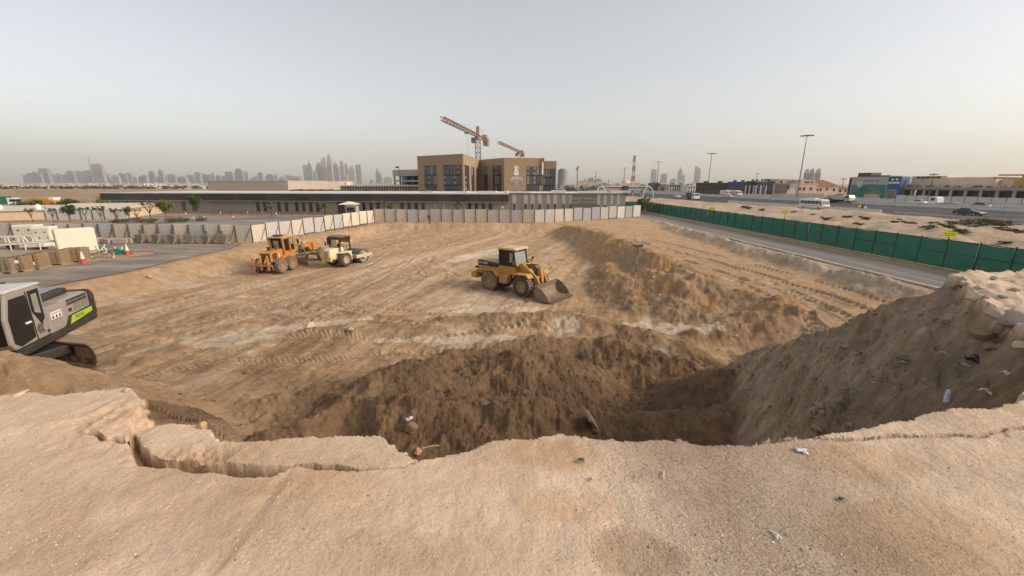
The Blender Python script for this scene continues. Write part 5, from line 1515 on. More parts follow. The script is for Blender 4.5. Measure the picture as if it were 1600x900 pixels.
lampmast(1455, 271, 150, 'slim grey lamp post before the unfinished building', .9, 2)
fl = empty('floodlight_mast', Wp(901.5, 300), label='dark floodlight mast right of the round grey tower', cat='lamp mast')
h = Zat(260, 300)
mb = MB(); mb.cyl((0, 0, 0), (0, 0, h - 2), .45, 8, r2=.3); mb.build('pole', MASTM, fl)
for i in range(3):
    mb = MB(); mb.obox((-.5 + .5 * i, 0, h - 2.2 + i * .9), (1.6, .8, .7), ry=.2); mb.build('lamp_head', DKG, fl)
rm = empty('radio_mast', Wp(988.5, 380), label='red and white lattice radio mast above the low white building', cat='mast')
h = Zat(243, 380)
RMR = M('mast_red', (.40, .07, .05), .6); RMW = M('mast_white', (.62, .58, .55), .6)
for i in range(7):
    mb = MB(); z0, z1 = h * i / 7, h * (i + 1) / 7
    lattice(mb, (0, 0, z0), (0, 0, z1), 2.6 * (1 - .62 * i / 7), 4, .32); mb.build('mast_section', RMR if i % 2 == 0 else RMW, rm)
mb = MB()
for i in range(4): mb.obox((1.1 * math.cos(i * 1.57), 1.1 * math.sin(i * 1.57), h * (.86 + .03 * (i % 2))), (.5, .5, 1.6))
mb.build('antenna_panel', RMW, rm)
f = Facade('footbridge', 'pale covered footbridge with round arch end right of the long building', 940, 205, 1018, 205, cat='bridge')
zb, zt = f.z(296.5), f.z(292)
f.box('deck', M('bridge_deck', (.52, .46, .38), .7), f.x(941), f.x(1014), 0, 3, zb, zb + .5)
f.box('roof', WHT, f.x(941), f.x(1014), -.2, 3.2, zt, zt + .35)
for i in range(24):
    x = f.x(943) + i * (f.x(1012) - f.x(943)) / 23
    f.box('mullion', WHT, x - .07, x + .07, 0, .15, zb + .5, zt)
f.box('glazing', GLASS_B, f.x(943), f.x(1012), .3, .4, zb + .5, zt - .02)
f.box('stair_tower', M('bridge_tower', (.05, .06, .09), .4), f.x(972), f.x(980.5), -.8, 3.6, 0, f.z(290.5))
f.box('lower_wall', TAN, f.x(950), f.x(971), .5, 2.5, 0, zb - .01)
for ctr in (938.5, 1012.5):
    mb = MB(); cx = f.x(ctr); r_ = zt * .95
    pts = [(cx + (r_ * .55) * math.cos(t), -.5, r_ * 1.08 * math.sin(t)) for t in np.linspace(0, math.pi, 13)]
    mb.tube(pts, .28, 8); mb.build('arch', WHT, f.root)
for px in (960, 990, 1004):
    f.box('pier', CONC, f.x(px) - .4, f.x(px) + .4, 1, 2, 0, zb)
f = Facade('domed_building', 'low cream building with a shallow dome behind the footbridge', 968, 420, 992, 420)
z = f.z(287)
f.box('wall', CREAM, 0, f.L, 0, 14, 0, z); f.box('cornice', WHT, -.2, f.L + .2, -.2, 14.2, z, z + .5)
mb = MB(); mb.lathe([(f.L * .28 * math.cos(t), f.L * .22 * math.sin(t)) for t in np.linspace(0, 1.5, 7)], (f.L * .5, 7, z + .5), 'z', 18); mb.build('dome', CREAM, f.root, smooth=True)
for i in range(6): f.box('window', GLASS, f.L * (.08 + .15 * i), f.L * (.15 + .15 * i), -.06, 0, z * .3, z * .7)
gn = Facade('sign_gantry', 'green overhead road sign on a steel gantry beyond the footbridge', 995, 300, 1016, 300, cat='road sign')
z = gn.z(291)
for x in (0, gn.L): gn.box('post', MASTM, x - .2, x + .2, 0, .4, 0, z)
mb = MB(); lattice(mb, (0, .2, z - .8), (gn.L, .2, z - .8), 1.0, 10, .12); mb.build('truss', MASTM, gn.root)
sgn = gn.box('sign_board', M('sign_green', (.02, .20, .09), .5), gn.L * .15, gn.L * .72, -.5, -.4, z - 2.2, z + .6)
mb = MB(); 
for i in range(2): mb.box(gn.L * .2, gn.L * .62, -.54, -.5, z - 1.6 + i * 1.2, z - 1.1 + i * 1.2)
mb.build('lettering', SIGNW, sgn)
# yellow notice boards by the fence
YS = M('yellow_board', (.85, .78, .02), .5, var=.04)
for px, py, Y, w, h, lab in ((1484.5, 366, 36.5, .95, .42, 'yellow notice board on a post just behind the green fence at right'), (1112, 326, 76, 1.1, .5, 'small yellow notice board above the green fence near the white truck'), (1228, 330.5, 62, 1.0, .3, 'small tilted yellow board on the sand below the minibus')):
    p = Wp(px, Y, py); zc = Zat(py, Y)
    r_ = empty('notice_board', (p.x, p.y, 0), R(-20), label=lab, cat='sign', group='yellow notice boards on the verge')
    mb = MB(); mb.box(-w / 2, w / 2, -.03, .03, zc - h / 2, zc + h / 2); bo = mb.build('board', YS, r_)
    if py == 330.5: bo.rotation_euler = (0, 0, 0); 
    mb = MB()
    for i in range(2): mb.box(-w * .4, w * .36, -.045, -.031, zc - h * .26 + i * h * .34, zc - h * .14 + i * h * .34)
    mb.build('lettering', M('board_ink', (.30, .26, .03), .7), bo)
    gz = ground_height(p.x, p.y)
    mb = MB(); mb.cyl((0, .06, gz - .2), (0, .06, zc), .04, 8); mb.build('post', POST, r_)
# ------------------------------------------------------------------ construction machines
CATY = M('loader_yellow', (.50, .255, .045), .6, var=.2, scale=1.6, dust=.28, mud=.75)
GRDY = M('grader_orange', (.50, .205, .03), .6, var=.2, scale=1.6, dust=.24, mud=.7)
ROLC = M('roller_cream', (.74, .66, .45), .6, var=.10, scale=1.6, dust=.3, mud=.6)
BLK = M('machine_black', (.022, .021, .021), .55, var=.2, dust=.10)
DIRTM = M('dirty_steel', (.20, .155, .115), .7, metal=.2, var=.3, scale=3, dust=.55)
RUB = M('tyre_rubber', (.035, .033, .031), .9, var=.2, scale=4, dust=.30, dustcol=(.30, .23, .16))
RUBL = M('tyre_rubber_dusty', (.06, .052, .045), .95, var=.2, scale=4, dust=.75, dustcol=(.40, .31, .22))
CABG = M('cab_glass', (.012, .013, .013), .1, var=.4, scale=1.5, spec=.35)
CABL = M('cab_pane_light', (.26, .27, .25), .25, var=.25, scale=2, spec=.7)
LAMP = M('lamp_lens', (.70, .66, .55), .2, var=.02)
INTER = M('cab_interior', (.03, .028, .026), .8)

def wheel(root, c, rad, wid, rimmat, rubmat=RUB, lugs=18, lugm=RUBL, side=-1, rimr=.42):
    """wheel on a y axle; side is the outer side"""
    w = empty('wheel', c); w.parent = root
    h = wid / 2
    mb = MB()
    prof = [(rad * .52, -h * .80), (rad * .60, -h * .98), (rad * .82, -h), (rad * .93, -h * .86), (rad * .97, -h * .5), (rad * .97, h * .5), (rad * .93, h * .86), (rad * .82, h), (rad * .60, h * .98), (rad * .52, h * .80)]
    mb.lathe(prof, (0, 0, 0), 'y', 30)
    mb.build('tyre', rubmat, w, smooth=True)
    if lugs:
        mb = MB()
        for i in range(lugs):
            for s_ in (-1, 1):
                a = 2 * math.pi * (i + (.5 if s_ > 0 else 0)) / lugs
                m3 = Matrix.Rotation(-a, 3, 'Y')
                cs = []
                for (u, v, q) in ((-.055, .04, .95), (.045, .04, .95), (.10, .98, .90), (-.0, .98, .90), (-.045, .04, 1.015), (.035, .04, 1.015), (.09, .96, .985), (.01, .96, .985)):
                    cs.append(m3 @ Vector((u * rad * 2, s_ * v * h, q * rad)))
                mb.add(cs, [(0, 1, 2, 3), (4, 5, 6, 7), (0, 1, 5, 4), (1, 2, 6, 5), (2, 3, 7, 6), (3, 0, 4, 7)])
        mb.build('tread', lugm, w)
    mb = MB(); R1 = rad * .54
    o_ = side * h
    mb.lathe([(R1, o_ * .82), (R1 * 1.0, o_ * .90), (R1 * .88, o_ * .90), (R1 * .82, o_ * .55), (R1 * .45, o_ * .45), (R1 * .42, o_ * .62), (.01, o_ * .62)], (0, 0, 0), 'y', 24)
    mb.lathe([(R1, -o_ * .82), (R1 * .8, -o_ * .4), (.01, -o_ * .35)], (0, 0, 0), 'y', 24)
    mb.build('rim', rimmat, w, smooth=True)
    mb = MB()
    for i in range(8):
        a = 2 * math.pi * i / 8
        mb.cyl((R1 * .62 * math.cos(a), o_ * .45, R1 * .62 * math.sin(a)), (R1 * .62 * math.cos(a), o_ * .58, R1 * .62 * math.sin(a)), R1 * .06, 6)
    mb.build('wheel_bolts', DIRTM, w)
    return w

def plate(pts, y0, y1):
    mb = MB(); mb.prism(pts, y0, y1, 'y'); return mb

# ---- wheel loader --------------------------------------------------
def wheel_loader(loc, rz):
    r = empty('wheel_loader', loc, rz, label='yellow wheel loader with its bucket down in the middle of the pit', cat='loader')
    for x in (-1.5, 1.5):
        for s in (-1, 1):
            wheel(r, (x, s * 1.02, .74), .75, .56, CATY, RUB if x > 0 else RUBL, 20, RUBL, s)
    # rear frame and engine hood
    mb = MB(); mb.box(-2.9, -.35, -.55, .55, .62, 1.25); mb.build('rear_frame', BLK, r)
    mb = plate([(-3.0, 1.2), (-2.95, 1.72), (-.62, 1.72), (-.62, 1.18), (-1.0, 1.0), (-2.1, 1.28), (-2.6, 1.1)], -.78, .78); mb.build('engine_housing', CATY, r, bevel=.03)
    mb = plate([(-3.05, 1.725), (-3.0, 2.12), (-.75, 2.02), (-.75, 1.725)], -.72, .72); hd = mb.build('hood_side', BLK, r, bevel=.03)
    mb = plate([(-3.02, 2.13), (-2.7, 2.22), (-.78, 2.10), (-.78, 2.03)], -.70, .70); mb.build('hood_top', M('hood_top_dusty', (.46, .34, .22), .8, var=.1, dust=.4), r, bevel=.02)
    for s in (-1, 1):
        t = text_mesh('950F', 'lettering', .24, SIGNW, hd, (-2.25, s * .735, 1.92), (R(90), 0, 0 if s < 0 else R(180)), .004)
        t = text_mesh('CAT', 'lettering', .27, M('decal_cream', (.72, .66, .55), .5), hd, (-2.80, s * .735, 1.93), (R(90), 0, 0 if s < 0 else R(180)), .004)
    mb = plate([(-3.45, .78), (-3.5, 1.12), (-2.95, 1.4), (-2.9, .72)], -1.05, 1.05); mb.build('counterweight', M('counterweight_yellow', (.50, .29, .03), .6, var=.1, dust=.25), r, bevel=.05)
    mb = MB(); mb.box(-3.12, -3.02, -.6, .6, 1.3, 2.05); gr_ = mb.build('radiator_grille', BLK, r)
    for i in range(7):
        mb = MB(); mb.box(-3.15, -3.12, -.56, .56, 1.36 + i * .1, 1.40 + i * .1); mb.build('grille_bar', DIRTM, gr_)
    for s in (-1, 1):
        mb = MB(); mb.box(-3.16, -2.9, s * .80 - .1, s * .80 + .1, 1.5, 1.64); mb.build('tail_lamp', BLK, r)
        # rear mudguard
        mb = MB(); y0, y1 = s * .72, s * 1.28
        mb.prism([(-2.35, 1.38), (-2.2, 1.56), (-1.0, 1.62), (-.62, 1.2), (-.70, 1.16), (-1.06, 1.54), (-2.16, 1.49), (-2.28, 1.34)], min(y0, y1), max(y0, y1), 'y'); mb.build('rear_fender', CATY, r)
        # tank, step
        mb = MB(); y0, y1 = s * .55, s * 1.15; mb.box(-.62, .10, min(y0, y1), max(y0, y1), .72, 1.35); mb.build('side_tank', CATY, r, bevel=.04)
        mb = MB(); y0, y1 = s * .8, s * 1.2; mb.box(-.66, -.3, min(y0, y1), max(y0, y1), .42, .48); mb.box(-.66, -.62, min(y0, y1), max(y0, y1), .42, .8); mb.build('step', BLK, r)
        mb = plate([(.72, 1.35), (.95, 1.62), (1.95, 1.66), (2.2, 1.45), (2.16, 1.38), (1.9, 1.57), (1.0, 1.54), (.80, 1.3)], min(s * .72, s * 1.32), max(s * .72, s * 1.32)); mb.build('front_fender', CATY, r)
    mb = MB(); mb.cyl((-1.25, -.25, 2.1), (-1.25, -.25, 2.55), .08, 10); mb.build('exhaust', BLK, r)
    mb = MB(); mb.cyl((-1.0, .25, 2.06), (-1.0, .25, 2.38), .13, 10); mb.cyl((-1.0, .25, 2.38), (-1.0, .25, 2.5), .17, 10); mb.build('air_intake', BLK, r)
    # cab
    mb = MB(); mb.box(-.95, .62, -.74, .74, 1.35, 1.95); mb.build('cab_base', CATY, r, bevel=.03)
    cab = plate([(-.82, 1.95), (-.88, 3.12), (.42, 3.12), (.62, 1.95)], -.70, .70).build('cab_glazing', CABG, r)
    mb = MB()
    for s in (-1, 1):
        for (xa, za, xb, zb_) in ((-.82, 1.93, -.88, 3.14), (-.12, 1.93, -.14, 3.14), (.62, 1.93, .42, 3.14)):
            mb.beam((xa, s * .71, za), (xb, s * .71, zb_), .09, .09)
        mb.beam((-.82, s * .71, 1.97), (.62, s * .71, 1.97), .07, .08)
    mb.build('cab_frame', BLK, cab)
    mb = MB(); mb.box(.05, .33, -.712, -.705, 2.25, 2.95); mb.build('door_pane', CABL, cab)
    mb = plate([(.605, 2.05), (.60, 2.05), (.43, 3.02), (.437, 3.02)], -.62, .62); mb.build('windscreen', CABL, cab)
    mb = plate([(-.98, 3.12), (-.95, 3.26), (.5, 3.30), (.62, 3.2), (.6, 3.12)], -.82, .82); mb.build('cab_roof', M('cab_roof_cream', (.60, .45, .27), .7, var=.1, dust=.35), r, bevel=.04)
    for s in (-1, 1):
        mb = MB(); mb.box(.56, .66, s * .6 - .1, s * .6 + .1, 3.14, 3.26); mb.build('roof_lamp', LAMP, r)
        mb = MB(); mb.beam((.60, s * .72, 2.2), (.78, s * 1.2, 2.35), .04, .04); mb.box(.74, .80, s * 1.2 - .1, s * 1.2 + .1, 2.15, 2.5); mb.build('mirror', BLK, r)
        mb = MB(); mb.beam((.75, s * .55, 1.9), (.85, s * .95, 2.2), .05, .05); mb.box(.82, 1.0, s * .95 - .12, s * .95 + .12, 2.12, 2.32); mb.build('headlight', CATY, r, bevel=.02)
    # front frame, lift arms, linkage
    mb = MB(); mb.box(-.1, .5, -.3, .3, .7, 1.3); mb.build('articulation', BLK, r)
    mb = plate([(.55, .60), (.55, 1.55), (.85, 2.15), (1.15, 2.2), (1.6, 1.3), (2.1, 1.0), (2.1, .6)], -.42, .42); mb.build('front_frame', CATY, r, bevel=.02)
    for s in (-1, 1):
        arm = plate([(.78, 2.02), (.88, 2.26), (1.15, 2.22), (2.35, 1.42), (2.66, .80), (2.76, .42), (2.56, .34), (2.36, .66), (1.95, 1.18), (.95, 1.88)], s * .50 - .07, s * .50 + .07)
        ao = arm.build('lift_arm', CATY, r, bevel=.015)
        mb = MB(); mb.obox((2.02, s * .578, 1.37), (.42, .01, .26), ry=R(36)); bd = mb.build('badge_plate', BLK, ao)
        text_mesh('CAT', 'lettering', .24, SIGNW, ao, (2.02, s * .59, 1.36), (R(90), R(36) if s < 0 else R(-36), 0 if s < 0 else R(180)), .003)
        mb = MB(); mb.cyl((.95, s * .40, 1.05), (2.0, s * .40, 1.12), .085, 10); mb.cyl((2.0, s * .40, 1.12), (2.3, s * .42, 1.2), .05, 8); mb.build('lift_cylinder', DIRTM, r)
    mb = MB(); mb.cyl((2.2, -.6, 1.32), (2.2, .6, 1.32), .12, 10); mb.build('cross_tube', CATY, r)
    mb = plate([(2.0, 1.28), (2.18, 1.95), (2.36, 1.92), (2.5, 1.1), (2.42, .62), (2.3, .62), (2.25, 1.1)], -.1, .1); mb.build('bell_crank', CATY, r)
    mb = MB(); mb.cyl((1.0, 0, 1.95), (1.75, 0, 1.98), .10, 10); mb.cyl((1.75, 0, 1.98), (2.22, 0, 1.90), .05, 8); mb.build('tilt_cylinder', DIRTM, r)
    mb = MB(); mb.beam((2.38, 0, .68), (2.74, 0, .74), .12, .12); mb.build('bucket_link', DIRTM, r)
    mb = MB(); rn = random.Random(1)
    for i in range(6): mb.tube([(1.0 + .1 * i, -.3 + .12 * i, 2.05), (1.35 + .1 * i, -.28 + .1 * i, 2.2), (1.8 + .08 * i, -.3 + .1 * i, 1.9), (2.1, -.2 + .08 * i, 1.6)], .028, 6)
    mb.build('hydraulic_hose', BLK, r)
    # bucket
    outer = [(2.82, 1.02), (2.72, .72), (2.78, .38), (2.98, .12), (3.3, .02), (4.02, .04)]
    inner = [(4.02, .08), (3.3, .09), (3.04, .19), (2.86, .42), (2.80, .72), (2.90, 1.00)]
    bu = empty('bucket', (0, 0, 0)); bu.parent = r
    mb = plate(outer + inner, -1.36, 1.36); mb.build('bucket_shell', DIRTM, bu)
    for s in (-1, 1):
        mb = plate([(2.86, 1.06), (2.70, .72), (2.77, .36), (2.98, .08), (3.3, -.0), (3.98, .03), (3.78, .40), (3.3, .86)], s * 1.36 - .03, s * 1.36 + .03); mb.build('side_plate', DIRTM, bu)
    for i in range(8):
        y = -1.25 + i * 2.5 / 7
        mb = plate([(3.85, .0), (3.85, .13), (4.0, .13), (4.28, .05), (4.28, .02)], y - .055, y + .055); mb.build('tooth', DIRTM, bu)
    for i in range(9):
        mb = MB(); mb.box(2.82, 2.9, -1.2 + i * .29, -1.08 + i * .29, 1.0, 1.09); mb.build('spill_lug', DIRTM, bu)
    # fenders' mud flaps
    return r

# ---- motor grader --------------------------------------------------
def motor_grader(loc, rz, sc=1.0):
    r = empty('motor_grader', loc, rz, label='orange motor grader standing at the left edge of the pit', cat='grader')
    r.scale = (sc, sc, sc)
    for x in (-1.55, -.02):
        for s in (-1, 1): wheel(r, (x - .2, s * 1.05, .70), .70, .46, GRDY, RUBL, 16, RUBL, s)
    for s in (-1, 1): wheel(r, (5.1, s * 1.05, .70), .70, .44, GRDY, RUBL, 16, RUBL, s)
    for s in (-1, 1):
        mb = plate([(-2.0, .5), (-2.0, .85), (.1, .9), (.1, .5)], s * .78 - .07, s * .78 + .07); mb.build('tandem_case', GRDY, r, bevel=.05)
    mb = MB(); mb.box(-2.5, .9, -.5, .5, .75, 1.1); mb.build('rear_frame', BLK, r)
    mb = plate([(-2.35, 1.1), (-2.35, 1.95), (-2.1, 2.08), (-.55, 2.15), (-.55, 1.1)], -.56, .56); eng = mb.build('engine_housing', GRDY, r, bevel=.04)
    mb = MB(); mb.box(-2.40, -2.35, -.42, .42, 1.2, 1.92); gg = mb.build('radiator_grille', BLK, r)
    for i in range(6):
        mb = MB(); mb.box(-2.43, -2.40, -.4, .4, 1.26 + i * .11, 1.29 + i * .11); mb.build('grille_bar', DIRTM, gg)
    for s in (-1, 1):
        mb = MB()
        for i in range(5): mb.box(-2.1 + i * .13, -2.03 + i * .13, s * .57 - .02, s * .57 + .02, 1.3, 1.9)
        mb.build('side_louvre', BLK, eng)
        mb = MB(); mb.box(-1.75 + .55, -1.62 + .55, s * .57 - .015, s * .57 + .015, 1.45, 1.8); mb.build('side_decal', M('decal_cream', (.72, .66, .55), .5), eng)
        mb = MB(); mb.box(-.9, -.2, s * .55 - .15, s * .55 + .2, 1.1, 1.5); mb.build('fuel_tank', GRDY, r, bevel=.06)
    mb = MB(); mb.cyl((-1.5, .15, 2.1), (-1.5, .15, 2.32), .15, 12); mb.cyl((-1.5, .15, 2.32), (-1.5, .15, 2.42), .19, 12); mb.build('air_intake', BLK, r)
    mb = MB(); mb.cyl((-1.1, -.25, 2.12), (-1.1, -.25, 2.6), .06, 8); mb.build('exhaust', BLK, r)
    # ripper at the rear
    mb = MB(); mb.beam((-3.1, -1.15, .95), (-3.1, 1.15, .95), .16, .16); mb.beam((-2.4, -.45, 1.05), (-3.1, -.45, .95), .12, .12); mb.beam((-2.4, .45, 1.05), (-3.1, .45, .95), .12, .12); mb.build('ripper_beam', GRDY, r)
    for y in (-.8, -.1, .6):
        mb = plate([(-3.2, .55), (-3.28, 1.65), (-3.08, 1.65), (-3.0, .95), (-3.0, .55)], y - .06, y + .06); mb.build('ripper_shank', GRDY, r)
    for y in (-.3, .35):
        mb = MB(); mb.cyl((-2.45, y, 1.75), (-3.0, y, 1.05), .07, 8); mb.build('ripper_cylinder', GRDY, r)
    mb = MB(); mb.beam((-2.9, -.95, .95), (-2.75, -.95, .48), .1, .1); mb.beam((-2.9, .95, .95), (-2.75, .95, .48), .1, .1); mb.build('ripper_arm', DIRTM, r)
    # cab
    mb = plate([(-.5, 1.1), (-.5, 1.75), (1.15, 1.75), (1.15, 1.25), (.8, 1.1)], -.72, .72); mb.build('cab_base', GRDY, r, bevel=.02)
    cab = plate([(-.48, 1.75), (-.62, 3.15), (1.0, 3.15), (1.15, 1.75)], -.68, .68).build('cab_glazing', CABG, r)
    mb = MB()
    for s in (-1, 1):
        for xa, xb, w in ((-.48, -.62, .16), (.3, .25, .34), (1.13, .98, .12)):
            mb.beam((xa, s * .69, 1.74), (xb, s * .69, 3.16), w if w < .3 else .12, .10 if w < .3 else w)
        mb.beam((-.5, s * .69, 1.8), (1.13, s * .69, 1.8), .08, .14); mb.beam((-.6, s * .69, 3.1), (1.0, s * .69, 3.1), .08, .12)
        mb.beam((.3, s * .69, 2.5), (1.06, s * .69, 2.5), .07, .07)
    mb.build('cab_frame', GRDY, cab)
    for s in (-1, 1):
        mb = plate([(-.5, 1.8), (-.6, 3.05), (-.62, 3.05), (-.52, 1.8)], s * .62 - .09, s * .62 + .09); mb.build('rear_pillar', GRDY, cab)
    mb = MB(); mb.box(.48, .92, -.70, -.685, 2.56, 3.0); mb.build('side_pane', CABL, cab)
    mb = plate([(-.545, 2.0), (-.62, 2.9), (-.63, 2.9), (-.555, 2.0)], -.26, .26); mb.build('rear_pane', CABL, cab)
    mb = plate([(-.78, 3.15), (-.78, 3.24), (.3, 3.32), (1.2, 3.30), (1.2, 3.15)], -.82, .82); mb.build('cab_roof', M('grader_roof', (.56, .33, .12), .7, dust=.35), r, bevel=.04)
    mb = MB(); mb.box(-.5, .15, -.35, .35, 3.3, 3.42); mb.build('air_conditioner', BLK, r, bevel=.04)
    mb = MB(); mb.beam((1.1, -.7, 2.6), (1.2, -1.05, 2.7), .04, .04); mb.box(1.16, 1.24, -1.15, -.98, 2.4, 2.85); mb.build('mirror', BLK, r)
    # front frame: goose neck, head, circle and blade
    mb = plate([(1.1, 1.15), (1.1, 1.75), (2.0, 2.0), (4.2, 1.95), (5.5, 1.9), (5.5, 1.15), (4.6, 1.15), (4.2, 1.6), (2.2, 1.65)], -.2, .2); mb.build('goose_neck', GRDY, r, bevel=.03)
    mb = MB(); mb.box(4.75, 5.7, -.42, .42, 1.1, 1.98); mb.build('front_head', GRDY, r, bevel=.04)
    mb = MB(); mb.beam((5.1, -1.0, .72), (5.1, 1.0, .72), .22, .26); mb.build('front_axle', GRDY, r)
    mb = MB(); mb.box(5.7, 6.0, -.9, .9, .9, 1.35); mb.build('push_plate', GRDY, r, bevel=.02)
    mb = MB(); mb.beam((5.0, 0, 1.0), (2.9, -.45, .92), .14, .16); mb.beam((5.0, 0, 1.0), (2.9, .45, .92), .14, .16); mb.build('drawbar', DIRTM, r)
    mb = MB(); mb.lathe([(.62, -.08), (.74, -.08), (.74, .08), (.62, .08), (.62, -.08)], (2.6, 0, .88), 'z', 22); mb.build('circle', DIRTM, r)
    for s in (-1, 1):
        mb = MB(); mb.cyl((2.75, s * .45, 2.15), (2.75, s * .75, 1.0), .07, 8); mb.cyl((2.75, s * .4, 2.35), (2.75, s * .5, 2.05), .10, 8); mb.build('blade_lift_cylinder', DIRTM, r)
    mb = MB(); mb.cyl((2.5, -.5, 1.75), (2.9, .6, 1.1), .06, 8); mb.build('side_shift_cylinder', DIRTM, r)
    mb = MB(); mb.box(2.45, 2.95, -.55, .55, 1.6, 2.05); mb.build('saddle', DIRTM, r, bevel=.03)
    mb = MB(); mb.cyl((3.3, -.2, 1.95), (3.3, -.2, 2.7), .03, 6); mb.build('marker_rod', M('marker_red', (.45, .04, .03), .6), r)
    bl = MB()
    pts = [(.14, .0), (.06, .18), (.02, .34), (.06, .50), (.14, .62), (.10, .63), (.0, .5), (-.04, .34), (.0, .17), (.10, .0)]
    bl.prism(pts, -1.8, 1.8, 'y'); bo = bl.build('blade', DIRTM, r); bo.location = (2.4, -.1, .08); bo.rotation_euler = (0, 0, R(-30))
    for s in (-1, 1):
        mb = MB(); mb.beam((2.55, s * .5, .85), (2.45 + s * -.05, s * .6, .4), .12, .14); mb.build('blade_bracket', DIRTM, r)
    return r

# ---- single drum roller ---------------------------------------------
def soil_roller(loc, rz, sc=1.0):
    r = empty('soil_roller', loc, rz, label='cream single drum roller beside the orange grader', cat='roller')
    r.scale = (sc, sc, sc)
    for s in (-1, 1): wheel(r, (-.0, s * .82, .74), .74, .60, ROLC, RUB, 0, RUBL, s)
    mb = MB()
    for s in (-1, 1):
        for i in range(4): mb.lathe([(.735, s * .82 - .22 + i * .14), (.748, s * .82 - .20 + i * .14), (.735, s * .82 - .18 + i * .14)], (0, 0, .74), 'y', 26)
    mb.build('tyre_rib', RUBL, r)
    mb = plate([(-1.45, .85), (-1.55, 1.15), (-1.5, 1.78), (-1.3, 1.92), (-.1, 2.0), (.35, 1.95), (.35, .95), (-.8, .8)], -.5, .5); hd = mb.build('engine_hood', ROLC, r, bevel=.09)
    mb = plate([(-1.56, 1.1), (-1.53, 1.74), (-1.49, 1.74), (-1.5, 1.1)], -.38, .38); gg = mb.build('grille', M('grille_tan', (.34, .27, .19), .7), hd)
    for i in range(7):
        mb = plate([(-1.59, 1.12), (-1.56, 1.72), (-1.53, 1.72), (-1.55, 1.12)], -.36 + i * .11, -.32 + i * .11); mb.build('grille_bar', ROLC, hd)
    mb = MB(); mb.box(-1.58, -1.56, -.06, .06, 1.52, 1.64); mb.build('emblem', M('emblem_red', (.5, .06, .05), .5), hd)
    mb = MB(); mb.box(-1.62, -1.4, -.62, .62, .72, .92); mb.build('rear_bumper', M('bumper_yellow', (.68, .50, .06), .6, dust=.25), r, bevel=.02)
    mb = MB(); mb.box(-1.35, .5, -.42, .42, .55, .86); mb.build('rear_frame', BLK, r)
    mb = MB(); mb.box(.05, .95, -.78, .78, 1.0, 1.32); mb.build('operator_deck', ROLC, r, bevel=.03)
    for s in (-1, 1):
        mb = plate([(.62, .55), (.62, 1.5), (.98, 1.5), (1.05, .6)], s * .8 - .06, s * .8 + .06); mb.build('side_step', ROLC, r)
        mb = plate([(-.7, 1.45), (-.4, 1.58), (.5, 1.58), (.62, 1.45)], s * .82 - .28, s * .82 + .28); mb.build('fender', ROLC, r, bevel=.02)
    # cab: black posts, roof, back pane, swung door
    mb = MB()
    for x in (-.35, 1.0):
        for s in (-1, 1): mb.beam((x, s * .68, 1.3), (x, s * .68, 3.0), .10, .10)
    mb.beam((-.35, -.68, 2.0), (-.35, .68, 2.0), .08, .08); mb.beam((-.35, -.68, 2.9), (-.35, .68, 2.9), .1, .25)
    mb.build('cab_frame', BLK, r)
    mb = MB(); mb.box(-.37, -.33, -.28, .60, 2.05, 2.82); mb.build('rear_pane', M('dusty_pane', (.52, .40, .20), .4, var=.1), r)
    mb = MB(); mb.box(-.42, -.30, .40, 1.0, 2.2, 2.95); mb.build('side_curtain', BLK, r, bevel=.05)
    mb = plate([(-.5, 3.0), (-.45, 3.10), (.4, 3.14), (1.15, 3.08), (1.15, 3.0)], -.80, .80); mb.build('cab_roof', M('roller_roof', (.10, .095, .09), .7, dust=.35), r, bevel=.03)
    mb = plate([(1.02, 2.35), (1.15, 3.02), (1.18, 3.02), (1.5, 2.3)], -.72, .72); mb.build('front_sunshade', M('sunshade_orange', (.55, .28, .14), .7, dust=.2), r)
    mb = MB(); mb.box(.15, .6, -.26, .26, 1.33, 1.75); mb.box(.1, .22, -.26, .26, 1.75, 2.25); mb.build('seat', INTER, r, bevel=.04)
    mb = MB(); mb.cyl((.85, 0, 1.33), (.72, 0, 1.95), .05, 8); mb.lathe([(.17, -.015), (.2, 0), (.17, .015)], (.70, 0, 2.0), 'x', 16); mb.build('steering_wheel', INTER, r)
    for s in (-1, 1):
        mb = MB(); mb.tube([(.45, s * .72, 1.33), (.45, s * .74, 2.15), (.98, s * .74, 2.15), (.98, s * .72, 1.33)], .03, 6); mb.build('hand_rail', BLK, r)
    mb = MB(); mb.beam((-.35, .75, 2.1), (-.5, 1.1, 2.2), .03, .03); mb.box(-.55, -.49, 1.02, 1.18, 2.1, 2.5); mb.build('mirror', BLK, r)
    # drum and frame
    mb = MB(); mb.box(.9, 1.6, -.28, .28, .65, 1.05); mb.build('articulation', BLK, r)
    dr = empty('drum', (2.55, 0, .74)); dr.parent = r
    mb = MB(); mb.lathe([(.60, -.98), (.745, -.99), (.75, -.97), (.75, .97), (.745, .99), (.60, .98)], (0, 0, 0), 'y', 40); mb.build('drum_shell', M('drum_steel', (.12, .115, .12), .6, metal=.3, var=.2, dust=.25), dr, smooth=True)
    for s in (-1, 1):
        mb = MB(); mb.lathe([(.64, s * .9), (.30, s * .86), (.28, s * .99), (.01, s * .99)], (0, 0, 0), 'y', 24); mb.build('drum_plate', ROLC, dr, smooth=True)
        mb = MB()
        for i in range(6):
            a = i * math.pi / 3; mb.cyl((.45 * math.cos(a), s * .86, .45 * math.sin(a)), (.45 * math.cos(a), s * 1.0, .45 * math.sin(a)), .07, 8)
        mb.build('drum_damper', ROLC, dr)
        mb = MB(); mb.box(1.3, 3.55, s * 1.10 - .09, s * 1.10 + .09, .66, .98); mb.build('drum_frame', ROLC, r, bevel=.02)
        mb = MB(); mb.obox((2.55, s * 1.12, .8), (.5, .2, .55)); mb.build('drum_motor', ROLC, r, bevel=.04)
